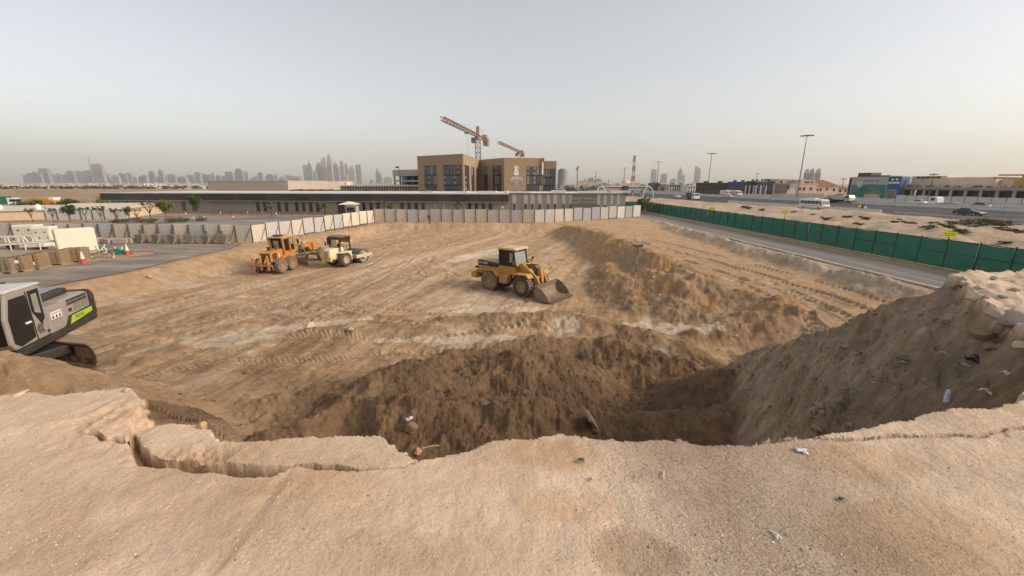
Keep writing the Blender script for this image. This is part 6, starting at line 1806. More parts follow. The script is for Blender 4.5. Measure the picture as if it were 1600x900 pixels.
    mb = MB(); mb.box(3.40, 3.62, -1.2, 1.2, .62, 1.0); mb.build('front_beam', ROLC, r, bevel=.03)
    mb = MB(); mb.box(1.28, 1.5, -1.2, 1.2, .64, 1.02); mb.build('rear_beam', ROLC, r, bevel=.03)
    return r

# ---- crawler excavator (upper body turned across its tracks) -------
EXG = M('excavator_grey', (.30, .275, .245), .5, var=.10, scale=1.2, dust=.28, mud=.6)
EXW = M('excavator_pale', (.55, .54, .53), .5, var=.05, dust=.12)
LIME = M('lime_stripe', (.36, .52, .03), .5, var=.08, dust=.12)
def excavator(loc, rz, track_rz):
    r = empty('crawler_excavator', loc, rz, label='grey crawler excavator with lime stripe cut off by the left edge', cat='excavator')
    un = empty('undercarriage', (.14, .37, 0), track_rz - rz); un.parent = r
    L = 1.75
    TR = M('track_steel', (.23, .175, .125), .75, metal=.2, var=.25, scale=4, dust=.5)
    shoe = None
    for s in (-1, 1):
        y = s * 1.15
        # path of shoes: round ends radius .42
        rr = .43; per = 2 * (2 * L) + 2 * math.pi * rr; n = 46
        for i in range(n):
            d = i * per / n
            if d < 2 * L: x, z, a = -L + d, rr * 2, 0
            elif d < 2 * L + math.pi * rr:
                t = (d - 2 * L) / rr; x, z, a = L + rr * math.sin(t), rr + rr * math.cos(t), t
            elif d < 4 * L + math.pi * rr: x, z, a = L - (d - 2 * L - math.pi * rr), 0, math.pi
            else:
                t = (d - 4 * L - math.pi * rr) / rr; x, z, a = -L - rr * math.sin(t), rr - rr * math.cos(t), math.pi + t
            if shoe is None:
                mb = MB(); w = per / n - .018
                mb.box(-w / 2, w / 2, -.3, .3, -.03, .015)
                for q in (-.38, 0, .38): mb.box(q * w - .012, q * w + .012, -.3, .3, .015, .05)
                o = mb.build('track_shoe', TR, un); shoe = o.data
            else:
                o = bpy.data.objects.new('track_shoe', shoe); COL.objects.link(o); o.parent = un
            sagz = -.05 * math.sin(math.pi * d / (2 * L)) if d < 2 * L else 0
            o.location = (x, y, z + .04 + sagz); o.rotation_euler = (0, a, 0)
        mb = MB(); mb.box(-L, L - .1, y - .16, y + .16, .26, .62); mb.build('track_frame', BLK, un, bevel=.04)
        mb = MB(); mb.box(L - .75, L - .05, y - .19, y + .19, .30, .74); mb.box(L - .6, L - .15, s * 1.15 - .22, s * 1.15 + .22, .4, .5); mb.build('idler_guard', TR, un, bevel=.03)
        for x in (-L, L):
            mb = MB(); mb.lathe([(.38, -.1), (.38, .1), (.30, .14), (.1, .14), (.01, .14)], (x, y, .46), 'y', 22); mb.lathe([(.38, -.1), (.3, -.14), (.01, -.14)], (x, y, .46), 'y', 22); mb.build('sprocket' if x < 0 else 'idler', DIRTM, un, smooth=True)
        for i in range(6):
            mb = MB(); x = -1.3 + i * .52; mb.cyl((x, y - .18, .20), (x, y + .18, .20), .13, 12); mb.build('track_roller', DIRTM, un)
    mb = MB(); mb.box(-.9, .9, -.95, .95, .45, .80); mb.build('car_body', BLK, un, bevel=.05)
    mb = MB(); mb.cyl((0, 0, .8), (0, 0, 1.02), .62, 20); mb.build('slew_ring', BLK, r)
    # upper structure: x forward, y left (visible side is +y)
    mb = plate([(-2.62, 1.02), (-2.78, 1.12), (-2.70, 1.26), (1.55, 1.26), (1.62, 1.08), (1.3, 1.0)], -1.34, 1.34); mb.build('deck_frame', BLK, r, bevel=.03)
    # left side body panels
    mb = plate([(-2.45, 1.27), (-2.45, 2.20), (-2.2, 2.28), (-.75, 2.28), (-.72, 1.27)], -1.34, 1.34); bd = mb.build('side_panel', EXG, r, bevel=.07)
    mb = plate([(-.71, 1.27), (-.74, 2.2), (.0, 2.2), (.0, 1.27)], .25, 1.34); mb.build('side_door', EXG, r, bevel=.04)
    mb = plate([(-2.50, 1.10), (-2.82, 1.22), (-2.85, 2.02), (-2.70, 2.26), (-2.46, 2.30)], -1.37, 1.37); mb.build('counterweight', BLK, r, bevel=.12)
    # lime stripe with lettering
    mb = plate([(-.72, 1.28), (-1.0, 1.62), (-2.46, 1.66), (-2.46, 1.28)], 1.341, 1.352); mb.build('stripe_edge', BLK, bd)
    mb = plate([(-1.0, 1.30), (-1.18, 1.58), (-2.44, 1.60), (-2.44, 1.42)], 1.353, 1.362); st = mb.build('lime_stripe', LIME, bd)
    text_mesh('ZE215G', 'lettering', .17, BLK, st, (-1.62, 1.366, 1.47), (R(90), 0, R(180)), .002)
    mb = MB(); mb.box(-.68, -.12, 1.342, 1.352, 1.72, 1.98); dc = mb.build('company_sticker', SIGNW, bd)
    mb = MB(); mb.box(-.70, -.10, 1.341, 1.350, 1.70, 1.715); mb.build('sticker_line', M('sticker_blue', (.05, .07, .25), .5), dc)
    mb = MB(); rn = random.Random(2)
    for i in range(12): mb.box(-.66 + i * .045, -.632 + i * .045, 1.353, 1.356, 1.90, 1.94)
    mb.build('lettering', M('sticker_red', (.4, .05, .05), .5), dc)
    for i in range(3):
        mb = MB(); mb.prism([(-.62 + i * .18, 1.75), (-.52 + i * .18, 1.75), (-.52 + i * .18, 1.82), (-.55 + i * .18, 1.82), (-.55 + i * .18, 1.86), (-.60 + i * .18, 1.86), (-.60 + i * .18, 1.82), (-.62 + i * .18, 1.82)], 1.353, 1.356, 'y'); mb.build('sticker_picture', BLK, dc)
    for k, z0 in enumerate((2.00, 2.12)):
        for i in range(16):
            mb = MB(); x = -1.1 - i * .078; mb.obox((x, 1.345, z0 + .03), (.035, .02, .10), ry=R(-18)); mb.build('vent_slot', BLK, bd)
    for x0 in (-1.45, -1.95):
        mb = MB(); mb.box(x0 - .42, x0, 1.342, 1.35, 1.70, 1.95); gm = mb.build('mesh_grille', M('mesh_grille', (.15, .13, .11), .8, var=.3, scale=12), bd)
        mb = MB()
        for i in range(7): mb.box(x0 - .40 + i * .06, x0 - .375 + i * .06, 1.351, 1.358, 1.71, 1.94)
        mb.build('grille_bars', EXG, gm)
    mb = MB(); mb.box(-1.28, -1.1, 1.342, 1.352, 1.74, 1.86); mb.build('latch', BLK, bd)
    # engine cover on top
    mb = plate([(-2.05, 2.29), (-2.0, 2.52), (-.7, 2.52), (-.55, 2.29)], -.7, 1.0); mb.build('engine_cover', BLK, r, bevel=.08)
    mb = plate([(-1.9, 2.52), (-1.85, 2.58), (-.75, 2.58), (-.70, 2.52)], -.5, .85); mb.build('engine_cover_top', M('hood_grey', (.22, .23, .24), .45, dust=.15), r, bevel=.02)
    mb = MB(); mb.cyl((-1.6, -.5, 2.3), (-1.6, -.5, 2.9), .08, 10); mb.build('exhaust', BLK, r)
    # cab on the left front
    mb = plate([(-.02, 1.27), (-.06, 3.0), (.10, 3.06), (1.45, 3.06), (1.72, 2.3), (1.75, 1.5), (1.6, 1.27)], .30, 1.30); cab = mb.build('cab_shell', EXG, r, bevel=.05)
    mb = plate([(.10, 1.9), (.06, 2.93), (.55, 2.93), (.58, 2.25), (.30, 1.75)], 1.302, 1.315); mb.build('rear_side_window', CABG, cab)
    mb = plate([(.72, 1.42), (.66, 2.60), (.72, 2.86), (1.38, 2.86), (1.60, 2.28), (1.62, 1.5), (1.4, 1.34)], 1.302, 1.318); mb.build('door_window', CABG, cab)
    mb = plate([(.22, 2.1), (.20, 2.8), (.46, 2.8), (.48, 2.2)], 1.316, 1.322); mb.build('window_reflection_pane', CABL, cab)
    mb = plate([(1.76, 1.5), (1.73, 2.3), (1.47, 3.0), (1.48, 3.0), (1.745, 2.3), (1.775, 1.5)], .38, 1.22); mb.build('windscreen', CABG, cab)
    mb = MB(); mb.box(.64, .66, 1.30, 1.325, 1.3, 2.95); mb.build('door_seam', BLK, cab)
    mb = MB(); mb.box(.80, 1.02, 1.32, 1.36, 1.95, 2.0); mb.build('door_handle', SIGNW, cab)
    for i in range(4):
        mb = MB(); x = .25 + .075 * i
        mb.beam((x, 1.306, 1.45), (x + .07, 1.306, 1.62), .012, .025); mb.beam((x + .07, 1.306, 1.62), (x - .02, 1.306, 1.78), .012, .025); mb.build('vent_chevron', BLK, cab)
    mb = MB(); mb.cyl((.08, 1.30, 1.42), (.08, 1.32, 1.42), .06, 14); mb.build('fuel_cap', BLK, cab)
    mb = plate([(-.1, 3.04), (-.06, 3.12), (1.35, 3.16), (1.5, 3.06)], .27, 1.33); mb.build('cab_roof', EXW, r, bevel=.03)
    mb = MB(); mb.cyl((1.05, .9, 3.14), (1.05, .9, 3.24), .05, 8); bs = mb.build('beacon_base', BLK, r)
    mb = MB(); mb.lathe([(.09, 0), (.10, .05), (.09, .13), (.05, .17), (.001, .18)], (1.05, .9, 3.24), 'z', 14); mb.build('beacon', M('beacon_orange', (.65, .14, .02), .3), r, smooth=True)
    # boom, stick and bucket reach forward, out of the frame
    bm = plate([(.6, 1.25), (.4, 1.75), (1.2, 3.2), (2.6, 4.3), (5.3, 4.1), (5.4, 3.75), (2.8, 3.75), (1.7, 2.75), (1.1, 1.35)], -.32, .12); bm.build('boom', EXG, r, bevel=.03)
    mb = plate([(4.7, 4.6), (5.2, 4.75), (6.0, 2.0), (5.85, 1.2), (5.65, 1.2), (5.2, 3.6)], -.28, .08); mb.build('stick', EXG, r, bevel=.02)
    mb = plate([(5.6, 1.35), (6.1, 1.3), (6.25, .7), (5.9, .25), (5.0, .2), (4.9, .3), (5.5, .6)], -.55, .35); mb.build('digging_bucket', DIRTM, r, bevel=.03)
    mb = MB(); mb.cyl((1.2, -.1, 1.4), (2.4, -.1, 3.2), .09, 10); mb.build('boom_cylinder', DIRTM, r)
    mb = MB(); mb.cyl((2.8, -.1, 4.5), (4.8, -.1, 4.75), .08, 10); mb.build('stick_cylinder', DIRTM, r)
    return r
# stand them on the ground
def on_ground(x, y, rad=1.2):
    pts = [(x + rad * a, y + rad * b) for a in (-1, 0, 1) for b in (-1, 0, 1)]
    return float(np.mean(ground_heights(pts)))
wheel_loader((.2, 27.6, on_ground(.27, 27.3, 1.5) + .0), R(-38)).scale = (.93, .93, .93)
motor_grader((-19.9, 35.0, on_ground(-19.6, 35.5, 2) + .0), R(84), .88)
soil_roller((-15.6, 36.4, on_ground(-15.5, 37, 1) + .0), R(66), .87)
excavator((-18.1, 13.6, -.45), R(-69), R(-14)).scale = (1.05, 1.05, 1.05)
# ------------------------------------------------------------------ road vehicles
CTYRE = M('car_tyre', (.02, .02, .02), .8); CRIM = M('car_rim', (.45, .45, .46), .4, metal=.6)
CGLS = glass_mat('car_glass', (.02, .024, .028), .08)
HEADL = M('car_headlight', (.75, .72, .62), .15, var=.02); TAILL = M('car_taillight', (.35, .02, .02), .3)
def cwheel(r, c, rad, wid, side):
    w = empty('wheel', c); w.parent = r
    mb = MB(); h = wid / 2
    mb.lathe([(rad * .6, -h), (rad * .92, -h), (rad, -h * .6), (rad, h * .6), (rad * .92, h), (rad * .6, h)], (0, 0, 0), 'y', 18); mb.build('tyre', CTYRE, w, smooth=True)
    mb = MB(); mb.lathe([(rad * .62, side * h * .9), (rad * .5, side * h * .7), (rad * .15, side * h * .8), (.005, side * h * .8)], (0, 0, 0), 'y', 14); mb.lathe([(rad * .62, -side * h * .9), (.005, -side * h * .4)], (0, 0, 0), 'y', 14); mb.build('rim', CRIM, w, smooth=True)
def sedan(label, loc, rz, mat, L=4.6, group='cars on the highway'):
    r = empty('car', loc, rz, label=label, cat='car', group=group)
    k = L / 4.6
    low = [(-2.28, .38), (-2.30, .72), (-2.15, .92), (-1.5, .98), (.95, .95), (1.9, .82), (2.22, .68), (2.28, .42), (2.1, .25), (-2.1, .25)]
    mb = MB(); mb.prism([(a * k, b) for a, b in low], -.88, .88, 'y'); mb.build('body', mat, r, bevel=.10)
    mb = MB()
    b_ = [(-1.75, .95), (1.05, .93)]; t_ = [(-1.05, 1.42), (.25, 1.42)]
    v = [(b_[0][0] * k, -.80, .95), (b_[1][0] * k, -.80, .93), (b_[1][0] * k, .80, .93), (b_[0][0] * k, .80, .95), (t_[0][0] * k, -.62, 1.40), (t_[1][0] * k, -.62, 1.40), (t_[1][0] * k, .62, 1.40), (t_[0][0] * k, .62, 1.40)]
    mb.add(v, [(3, 2, 1, 0), (4, 5, 6, 7), (0, 1, 5, 4), (1, 2, 6, 5), (2, 3, 7, 6), (3, 0, 4, 7)]); mb.build('glasshouse', CGLS, r, bevel=.05)
    mb = MB(); mb.prism([(-1.12 * k, 1.39), (-.9 * k, 1.46), (.1 * k, 1.46), (.32 * k, 1.39)], -.62, .62, 'y'); mb.build('roof', mat, r, bevel=.03)
    for s in (-1, 1):
        for q0, q1, w in (((-1.75 * k, s * .80, .95), (-1.08 * k, s * .63, 1.42), .09), ((1.05 * k, s * .80, .93), (.27 * k, s * .63, 1.42), .06), ((-.35 * k, s * .81, .95), (-.38 * k, s * .63, 1.42), .08)):
            mb = MB(); mb.beam(q0, q1, .06, w); mb.build('pillar', mat, r)
    for x in (-1.4, 1.4):
        for s in (-1, 1): cwheel(r, (x * k, s * .80, .32), .32, .22, s)
    for s in (-1, 1):
        mb = MB(); mb.obox((2.17 * k, s * .62, .68), (.20, .34, .15), rz=-s * .25); mb.build('headlight', HEADL, r, bevel=.02)
        mb = MB(); mb.obox((-2.26 * k, s * .62, .80), (.10, .36, .14)); mb.build('tail_light', TAILL, r, bevel=.02)
        mb = MB(); mb.obox((.75 * k, s * .95, .98), (.12, .18, .12)); mb.build('mirror', mat, r, bevel=.02)
    mb = MB(); mb.obox((2.27 * k, 0, .5), (.05, .9, .18)); mb.build('grille', CTYRE, r)
    return r
PCH = M('car_charcoal', (.045, .046, .05), .3, var=.03, spec=.6); PWH = M('car_white', (.74, .73, .71), .35, var=.03, spec=.5); PBK = M('car_black', (.02, .02, .022), .3, var=.03, spec=.6)
HA = math.atan2(-1, .149)       # heading of the near carriageway (towards the right edge of the photo)
HB = HA + math.pi
def hv(px, py): 
    p = G(px, py, 0); p.z = .0; return p
sedan('charcoal sedan driving right on the near lanes at the right edge', hv(1513, 336.5), HA, PCH)
sedan('white sedan on the far lanes below the blue building', hv(1433, 319.3), HB, PWH)
sedan('dark sedan on the far lanes behind the charcoal one', hv(1529, 325), HB, PBK)
sedan('black car on the far lanes just left of the dump truck', hv(1291, 316.4), HB, PBK)
sedan('small white car far along the highway left of the brown truck', hv(1057.5, 309.3), HA, PWH)
sedan('small pale car on the far lanes under the white box trucks', hv(1138, 308.7), HB, PWH)
sedan('dark car leaving the right edge by the white hoarding', hv(1597, 314.4), HB, PCH)
# minibus
mbx = empty('minibus', hv(1271, 327.5), HA, label='white minibus driving right on the highway under the tallest lamp mast', cat='bus')
mb = MB(); mb.prism([(-3.45, .42), (-3.5, 2.35), (-3.3, 2.55), (2.6, 2.55), (2.95, 2.35), (3.35, 1.35), (3.45, .95), (3.45, .42)], -1.02, 1.02, 'y'); mb.build('body', PWH, mbx, bevel=.10)
for i in range(5):
    for s in (-1, 1):
        mb = MB(); x = -3.15 + i * 1.08; mb.box(x, x + .98, s * 1.02 - .015, s * 1.02 + .015, 1.42, 2.15); mb.build('side_window', CGLS, mbx)
for s in (-1, 1):
    mb = MB(); mb.prism([(2.3, 1.35), (2.3, 2.15), (2.65, 2.15), (3.05, 1.35)], s * 1.02 - .015, s * 1.02 + .015, 'y'); mb.build('cab_window', CGLS, mbx)
    mb = MB(); mb.obox((3.42, s * .78, .85), (.12, .3, .2)); mb.build('headlight', HEADL, mbx, bevel=.02)
    mb = MB(); mb.box(-3.3, 3.2, s * 1.02 - .02, s * 1.02 + .02, .98, 1.06); mb.build('side_stripe', M('bus_stripe', (.30, .30, .30), .5), mbx)
    for x in (-2.1, 2.2): cwheel(mbx, (x, s * .9, .40), .40, .26, s)
mb = MB(); mb.prism([(2.96, 2.28), (3.34, 1.38), (3.40, 1.38), (3.0, 2.30)], -.88, .88, 'y'); mb.build('windscreen', CGLS, mbx)
mb = MB(); mb.box(-1.5, .5, -.6, .6, 2.55, 2.72); mb.build('roof_vent', PWH, mbx, bevel=.06)
mb = MB(); mb.obox((3.46, 0, .55), (.1, 1.9, .24)); mb.build('bumper', M('bumper_grey', (.35, .35, .35), .6), mbx, bevel=.03)
# trucks
def truck(label, loc, rz, cabmat, bodymat, kind, L=7.0, s_=1.0):
    r = empty('truck', loc, rz, label=label, cat='truck', group='trucks on the highway'); r.scale = (s_, s_, s_)
    h = L / 2
    mb = MB(); mb.box(-h, h - .3, -.45, .45, .62, .92); mb.build('chassis', BLK, r)
    mb = MB(); mb.prism([(h - 1.9, .7), (h - 1.9, 2.5), (h - 1.7, 2.65), (h - .5, 2.65), (h - .1, 1.75), (h, .7)], -1.1, 1.1, 'y'); mb.build('cab', cabmat, r, bevel=.08)
    mb = MB(); mb.prism([(h - .10, 1.75), (h - .46, 2.5), (h - .42, 2.52), (h - .05, 1.77)], -.95, .95, 'y'); mb.build('windscreen', CGLS, r)
    for s in (-1, 1):
        mb = MB(); mb.prism([(h - 1.5, 1.6), (h - 1.5, 2.4), (h - .65, 2.4), (h - .38, 1.6)], s * 1.1 - .015, s * 1.1 + .015, 'y'); mb.build('side_window', CGLS, r)
        mb = MB(); mb.obox((h - .02, s * .8, .95), (.1, .3, .2)); mb.build('headlight', HEADL, r)
        for x in ([h - 1.1, -h + 1.0, -h + 2.3] if kind == 'dump' else [h - 1.1, -h + 1.4]): cwheel(r, (x, s * .92, .48), .48, .3, s)
    if kind == 'dump':
        mb = MB(); mb.prism([(-h - .1, 1.1), (-h - .3, 2.6), (h - 2.15, 2.6), (h - 2.15, 1.1)], -1.2, 1.2, 'y'); bo = mb.build('tipper_body', bodymat, r, bevel=.04)
        for i in range(5):
            for s in (-1, 1):
                mb = MB(); x = -h + .5 + i * .95; mb.box(x, x + .12, s * 1.2 - .05, s * 1.2 + .05, 1.1, 2.58); mb.build('body_rib', bodymat, bo)
        mb = MB(); mb.rock((-.9, 0, 2.55), 1.0, 3, sq=(1.9, .95, .32)); mb.build('load', DKB, r)
    elif kind == 'box':
        mb = MB(); mb.box(-h, h - 2.05, -1.15, 1.15, .95, 2.95); bo = mb.build('cargo_box', bodymat, r, bevel=.03)
        mb = MB(); mb.box(-h - .02, -h, -1.0, 1.0, 1.05, 2.85); mb.build('rear_door', PWH, bo)
    elif kind == 'flat':
        mb = MB(); mb.box(-h, h - 2.0, -1.15, 1.15, .95, 1.12); mb.build('flat_bed', bodymat, r)
        mb = MB(); mb.box(h - 2.15, h - 2.02, -1.1, 1.1, 1.12, 2.3); mb.build('headboard', cabmat, r)
        mb = MB(); mb.box(-h, -h + 1.6, -1.1, 1.1, 1.12, 1.3); mb.build('ramp', M('ramp_yellow', (.55, .45, .10), .6), r)
    return r
truck('white dump truck with cream cab on the far lanes left of the mural', hv(1313, 317), HA, M('truck_cream', (.62, .50, .33), .5), M('tipper_white', (.56, .55, .53), .5, dust=.2), 'dump', 8.0)
truck('white flatbed recovery truck on the far lanes behind the charcoal sedan', hv(1474, 323.3), HB, PWH, DKG, 'flat', 6.4)
truck('small brown bodied truck with white cab far along the near lanes', hv(1081.5, 313), HA, PWH, M('truck_brown', (.12, .07, .05), .7), 'box', 6.0)
truck('white box truck parked by the dark brown block, left one', hv(1133.5, 306.6), HA, PWH, M('box_white', (.70, .66, .62), .6), 'box', 6.5)
truck('cream box truck parked by the dark brown block, right one', hv(1147, 306.8), HA, PWH, M('box_cream', (.72, .60, .48), .6), 'box', 9)
# motorbike with yellow box
mk = empty('motorbike', hv(1346, 330.5), HA, label='delivery motorbike and rider with a yellow box on the highway', cat='motorbike')
for x in (-.62, .68): cwheel(mk, (x, 0, .31), .31, .12, 1)
mb = MB(); mb.prism([(-.7, .5), (-.6, .8), (.1, .85), (.5, .95), (.62, .6), (.2, .35), (-.3, .35)], -.14, .14, 'y'); mb.build('body', PBK, mk, bevel=.04)
mb = MB(); mb.box(-.95, -.42, -.26, .26, .85, 1.4); mb.build('delivery_box', M('box_yellow', (.62, .50, .05), .5), mk, bevel=.03)
mb = MB(); mb.cyl((.55, -.3, 1.05), (.55, .3, 1.05), .025, 8); mb.cyl((.62, 0, .4), (.5, 0, 1.05), .04, 8); mb.build('handlebar', CTYRE, mk)
mb = MB(); mb.box(.45, .75, -.2, .2, .75, 1.15); mb.build('fairing', PWH, mk, bevel=.05)
def skin_person(name, joints, edges, mat, loc, rz, label, parent=None):
    me = bpy.data.meshes.new(name); me.from_pydata([j[:3] for j in joints], edges, []); me.materials.append(mat)
    o = bpy.data.objects.new(name, me); COL.objects.link(o)
    sk = o.modifiers.new('skin', 'SKIN'); sv = me.skin_vertices[0].data
    for i, j in enumerate(joints): sv[i].radius = (j[3], j[3])
    sv[0].use_root = True
    ss = o.modifiers.new('sub', 'SUBSURF'); ss.levels = 1; ss.render_levels = 1
    o.location = loc; o.rotation_euler = (0, 0, rz)
    tag(o, label, 'person')
    return o
J = [(-.25, 0, .92, .15), (-.18, 0, 1.15, .15), (-.08, 0, 1.4, .15), (-.03, 0, 1.52, .06), (0, 0, 1.66, .11), (.02, 0, 1.76, .09),
     (-.05, .2, 1.38, .065), (.22, .27, 1.18, .05), (.50, .24, 1.08, .04), (-.05, -.2, 1.38, .065), (.22, -.27, 1.18, .05), (.50, -.24, 1.08, .04),
     (.12, .17, .82, .09), (.16, .18, .42, .06), (.28, .18, .36, .05), (.12, -.17, .82, .09), (.16, -.18, .42, .06), (.28, -.18, .36, .05)]
E = [(0, 1), (1, 2), (2, 3), (3, 4), (4, 5), (2, 6), (6, 7), (7, 8), (2, 9), (9, 10), (10, 11), (0, 12), (12, 13), (13, 14), (0, 15), (15, 16), (16, 17)]
skin_person('person', J, E, M('rider_dark', (.05, .045, .04), .8), mk.location, HA, 'rider in dark clothes and helmet sitting on the delivery motorbike')

# ------------------------------------------------------------------ left yard
CAB_C = M('cabinet_cream', (.72, .67, .53), .7, var=.06, scale=.8, dust=.10)
CAB_G = M('cabinet_door', (.60, .57, .48), .7, var=.06, scale=.8, dust=.12)
def cabinet(label, px, py, w, d, h, rz, doors=2, tilt=0):
    p = G(px, py, 0)
    r = empty('equipment_cabinet', p, rz, label=label, cat='cabinet', group='cream cabinets in the left yard')
    mb = MB(); mb.box(-w / 2, w / 2, 0, d, .12, h); mb.build('body', CAB_C, r, bevel=.09)
    mb = MB(); mb.box(-w / 2 + .05, w / 2 - .05, .05, d - .05, 0, .12); mb.build('plinth', CONC_D, r)
    dw = (w - .2) / doors
    for i in range(doors):
        x0 = -w / 2 + .1 + i * dw
        mb = MB(); mb.box(x0 + .03, x0 + dw - .03, -.03, .01, .25, h - .15); dr = mb.build('door', CAB_G, r, bevel=.01)
        mb = MB(); mb.box(x0 + dw * .4, x0 + dw * .6, -.045, -.03, h * .72, h * .72 + dw * .2); mb.build('vent', POST, dr)
        mb = MB(); mb.box(x0 + dw - .16, x0 + dw - .11, -.08, -.03, h * .45, h * .55); mb.build('handle', POST, dr)
    return r
cabinet('tall cream cabinet at the back left of the yard with two doors', 44, 385, 1.9, 1.2, 2.15, R(14))
cabinet('middle cream cabinet partly hidden behind the largest one', 70, 388, 1.5, 1.2, 2.1, R(16))
cabinet('largest cream cabinet with a bright blank side, beside the green netting', 92, 397.5, 1.15, 2.6, 2.25, R(-38), 1)
PIPE = M('white_pipe', (.72, .68, .60), .5, var=.05, dust=.12)
fr = empty('pipe_frame', G(22, 391, 0), R(8), label='white pipe frame with railing in the left yard before the cabinets', cat='frame')
mb = MB(); 
for y in (0, .9): mb.tube([(-2.6, y, 1.25), (1.1, y, 1.25), (1.4, y, .75), (2.3, y, .75)], .05, 8)
for x in (-2.4, -1.3, -.2, 1.0):
    for y in (0, .9): mb.cyl((x, y, 0), (x, y, 1.25), .05, 8)
for x in (-2.4, -.2, 2.2): mb.cyl((x, 0, .75), (x, .9, .75), .04, 8)
mb.beam((-2.4, 0, .1), (-1.3, 0, 1.2), .05, .05); mb.cyl((2.25, 0, 0), (2.25, 0, .75), .05, 8); mb.cyl((2.25, .9, 0), (2.25, .9, .75), .05, 8)
mb.build('railing', PIPE, fr)
mb = MB(); mb.box(.6, 2.6, .05, .85, .25, .62); mb.build('tray', PIPE, fr, bevel=.03)
mb = MB(); mb.lathe([(.30, -.1), (.36, 0), (.30, .1), (.15, .1), (.15, -.1), (.30, -.1)], (-.6, .4, .36), 'y', 18); mb.build('reel', CTYRE, fr)
CRT = M('crate_brown', (.27, .185, .105), .85, var=.25, scale=3, dust=.25); CRT2 = M('crate_olive', (.22, .185, .12), .85, var=.25, scale=3, dust=.25)
PAL = M('pallet_wood', (.36, .27, .17), .9, var=.2, scale=4)
def crate(label, px, py, w, d, h, rz, mat, labels=2, seed=0):
    rn = random.Random(seed)
    r = empty('pallet_crate', G(px, py, 0), rz, label=label, cat='crate', group='crates on pallets in the left yard')
    mb = MB()
    for x in (-w / 2, -.06, w / 2 - .12): mb.box(x, x + .12, 0, d, 0, .10)
    for i in range(5): mb.box(-w / 2, w / 2, i * (d - .1) / 4, i * (d - .1) / 4 + .1, .10, .13)
    mb.build('pallet', PAL, r)
    n = 5
    for i in range(n):
        z0 = .135 + i * (h - .135) / n
        mb = MB(); e = rn.uniform(-.012, .012); mb.box(-w / 2 + .02 + e, w / 2 - .02 + e, .02 + e, d - .02 + e, z0, z0 + (h - .135) / n - .012); mb.build('board_course', mat, r, bevel=.01)
    mb = MB()
    for x in (-w / 2 + .25, 0, w / 2 - .3): mb.box(x, x + .05, .0, d, .135, h + .008)
    mb.build('strap', POST, r)
    for i in range(labels):
        mb = MB(); x = -w * .38 + i * w * .4; z0 = h * (.3 + .3 * ((i + seed) % 2)); mb.box(x, x + w * .24, -.012, .0, z0, z0 + h * .2); mb.build('paper_label', SIGNW, r)
    return r
crate('olive crate cut by the left edge of the photo', 2, 428, 1.3, 1.1, 1.05, R(14), CRT2, 1, 1)
crate('left half of the labelled crate pair with four white papers', 26, 425.5, 1.05, 1.1, 1.1, R(15), CRT, 2, 2)
crate('right half of the labelled crate pair with white papers', 50, 421.5, 1.05, 1.1, 1.15, R(15), CRT, 2, 3)
crate('brown crate with one small paper between the pair and the end crate', 79, 415, 1.5, 1.2, 1.1, R(17), CRT, 1, 4)
crate('brown end crate nearest the red cone and hose pile', 113, 410, 1.4, 1.2, 1.1, R(19), CRT, 1, 5)
# long pipes lying on the crates
for i in range(5):
    a = G(-20 + 6 * i, 408 - i * 2.5, 0); b = G(104 + i * 4, 396 - i * 1.2, 0); zz = 1.18 if i < 2 else .12
    pp = empty('long_pipe', (a.x, a.y, 0), label=f'long grey pipe in the left yard, {ORD[i]} from the road', cat='pipe', group='long pipes in the yard')
    mb = MB(); mb.cyl((0, 0, zz), (b.x - a.x, b.y - a.y, zz), .05, 8, caps=False); mb.build('pipe_wall', STEEL, pp)
    mb = MB(); mb.cyl((b.x - a.x - .2, b.y - a.y, zz), (b.x - a.x, b.y - a.y, zz), .07, 8); mb.build('coupling', POST, pp)
CONE_R = M('cone_red', (.55, .06, .04), .6, var=.08, dust=.15); CONE_W = M('cone_white', (.72, .68, .62), .6, var=.05, dust=.15)
def cone(label, p, h=.75, group='traffic cones'):
    r = empty('traffic_cone', p, label=label, cat='cone', group=group)
    k = h / .75
    mb = MB(); mb.box(-.2 * k, .2 * k, -.2 * k, .2 * k, 0, .04 * k); mb.lathe([(.15 * k, .04 * k), (.115 * k, .30 * k)], (0, 0, 0), 'z', 14); mb.build('red_base', CONE_R, r)
    mb = MB(); mb.lathe([(.115 * k, .30 * k), (.065 * k, .56 * k)], (0, 0, 0), 'z', 14); mb.build('white_band', CONE_W, r)
    mb = MB(); mb.lathe([(.065 * k, .56 * k), (.03 * k, .75 * k), (.001, .75 * k)], (0, 0, 0), 'z', 14); mb.build('tip', CONE_W, r)
    return r
cone('red and white cone beside the hose pile at the road edge', G(131, 411.5, 0), .95)
cone('red and white cone by the right end of the green netting', G(200, 398, 0), .95)
# hose pile
rn = random.Random(6)
hp_ = empty('hose_pile', G(150, 404, 0), label='tangled pile of pale hoses by the red cone', cat='hose pile')
for i in range(9):
    mb = MB(); cx, cy, rr_ = rn.uniform(-.7, .8), rn.uniform(-.3, .6), rn.uniform(.35, .75); tl = rn.uniform(-.5, .5)
    pts = [(cx + rr_ * math.cos(t), cy + rr_ * .7 * math.sin(t), .12 + .1 * i / 2 + .18 * math.sin(t + tl * 4) + .05) for t in np.linspace(0, rn.uniform(4, 6.3), 18)]
    mb.tube(pts, .05, 6); mb.build('hose', [PIPE, CONC_D, M('hose_brown', (.34, .25, .17), .8)][i % 3], hp_)
for i in range(7):
    mb = MB(); x = rn.uniform(-.8, .9); mb.beam((x, rn.uniform(-.2, .4), .1), (x + rn.uniform(-.5, .5), rn.uniform(-.2, .6), rn.uniform(.5, 1.1)), .07, .05); mb.build('scrap', [CONC_D, PAL, PIPE][i % 3], hp_)
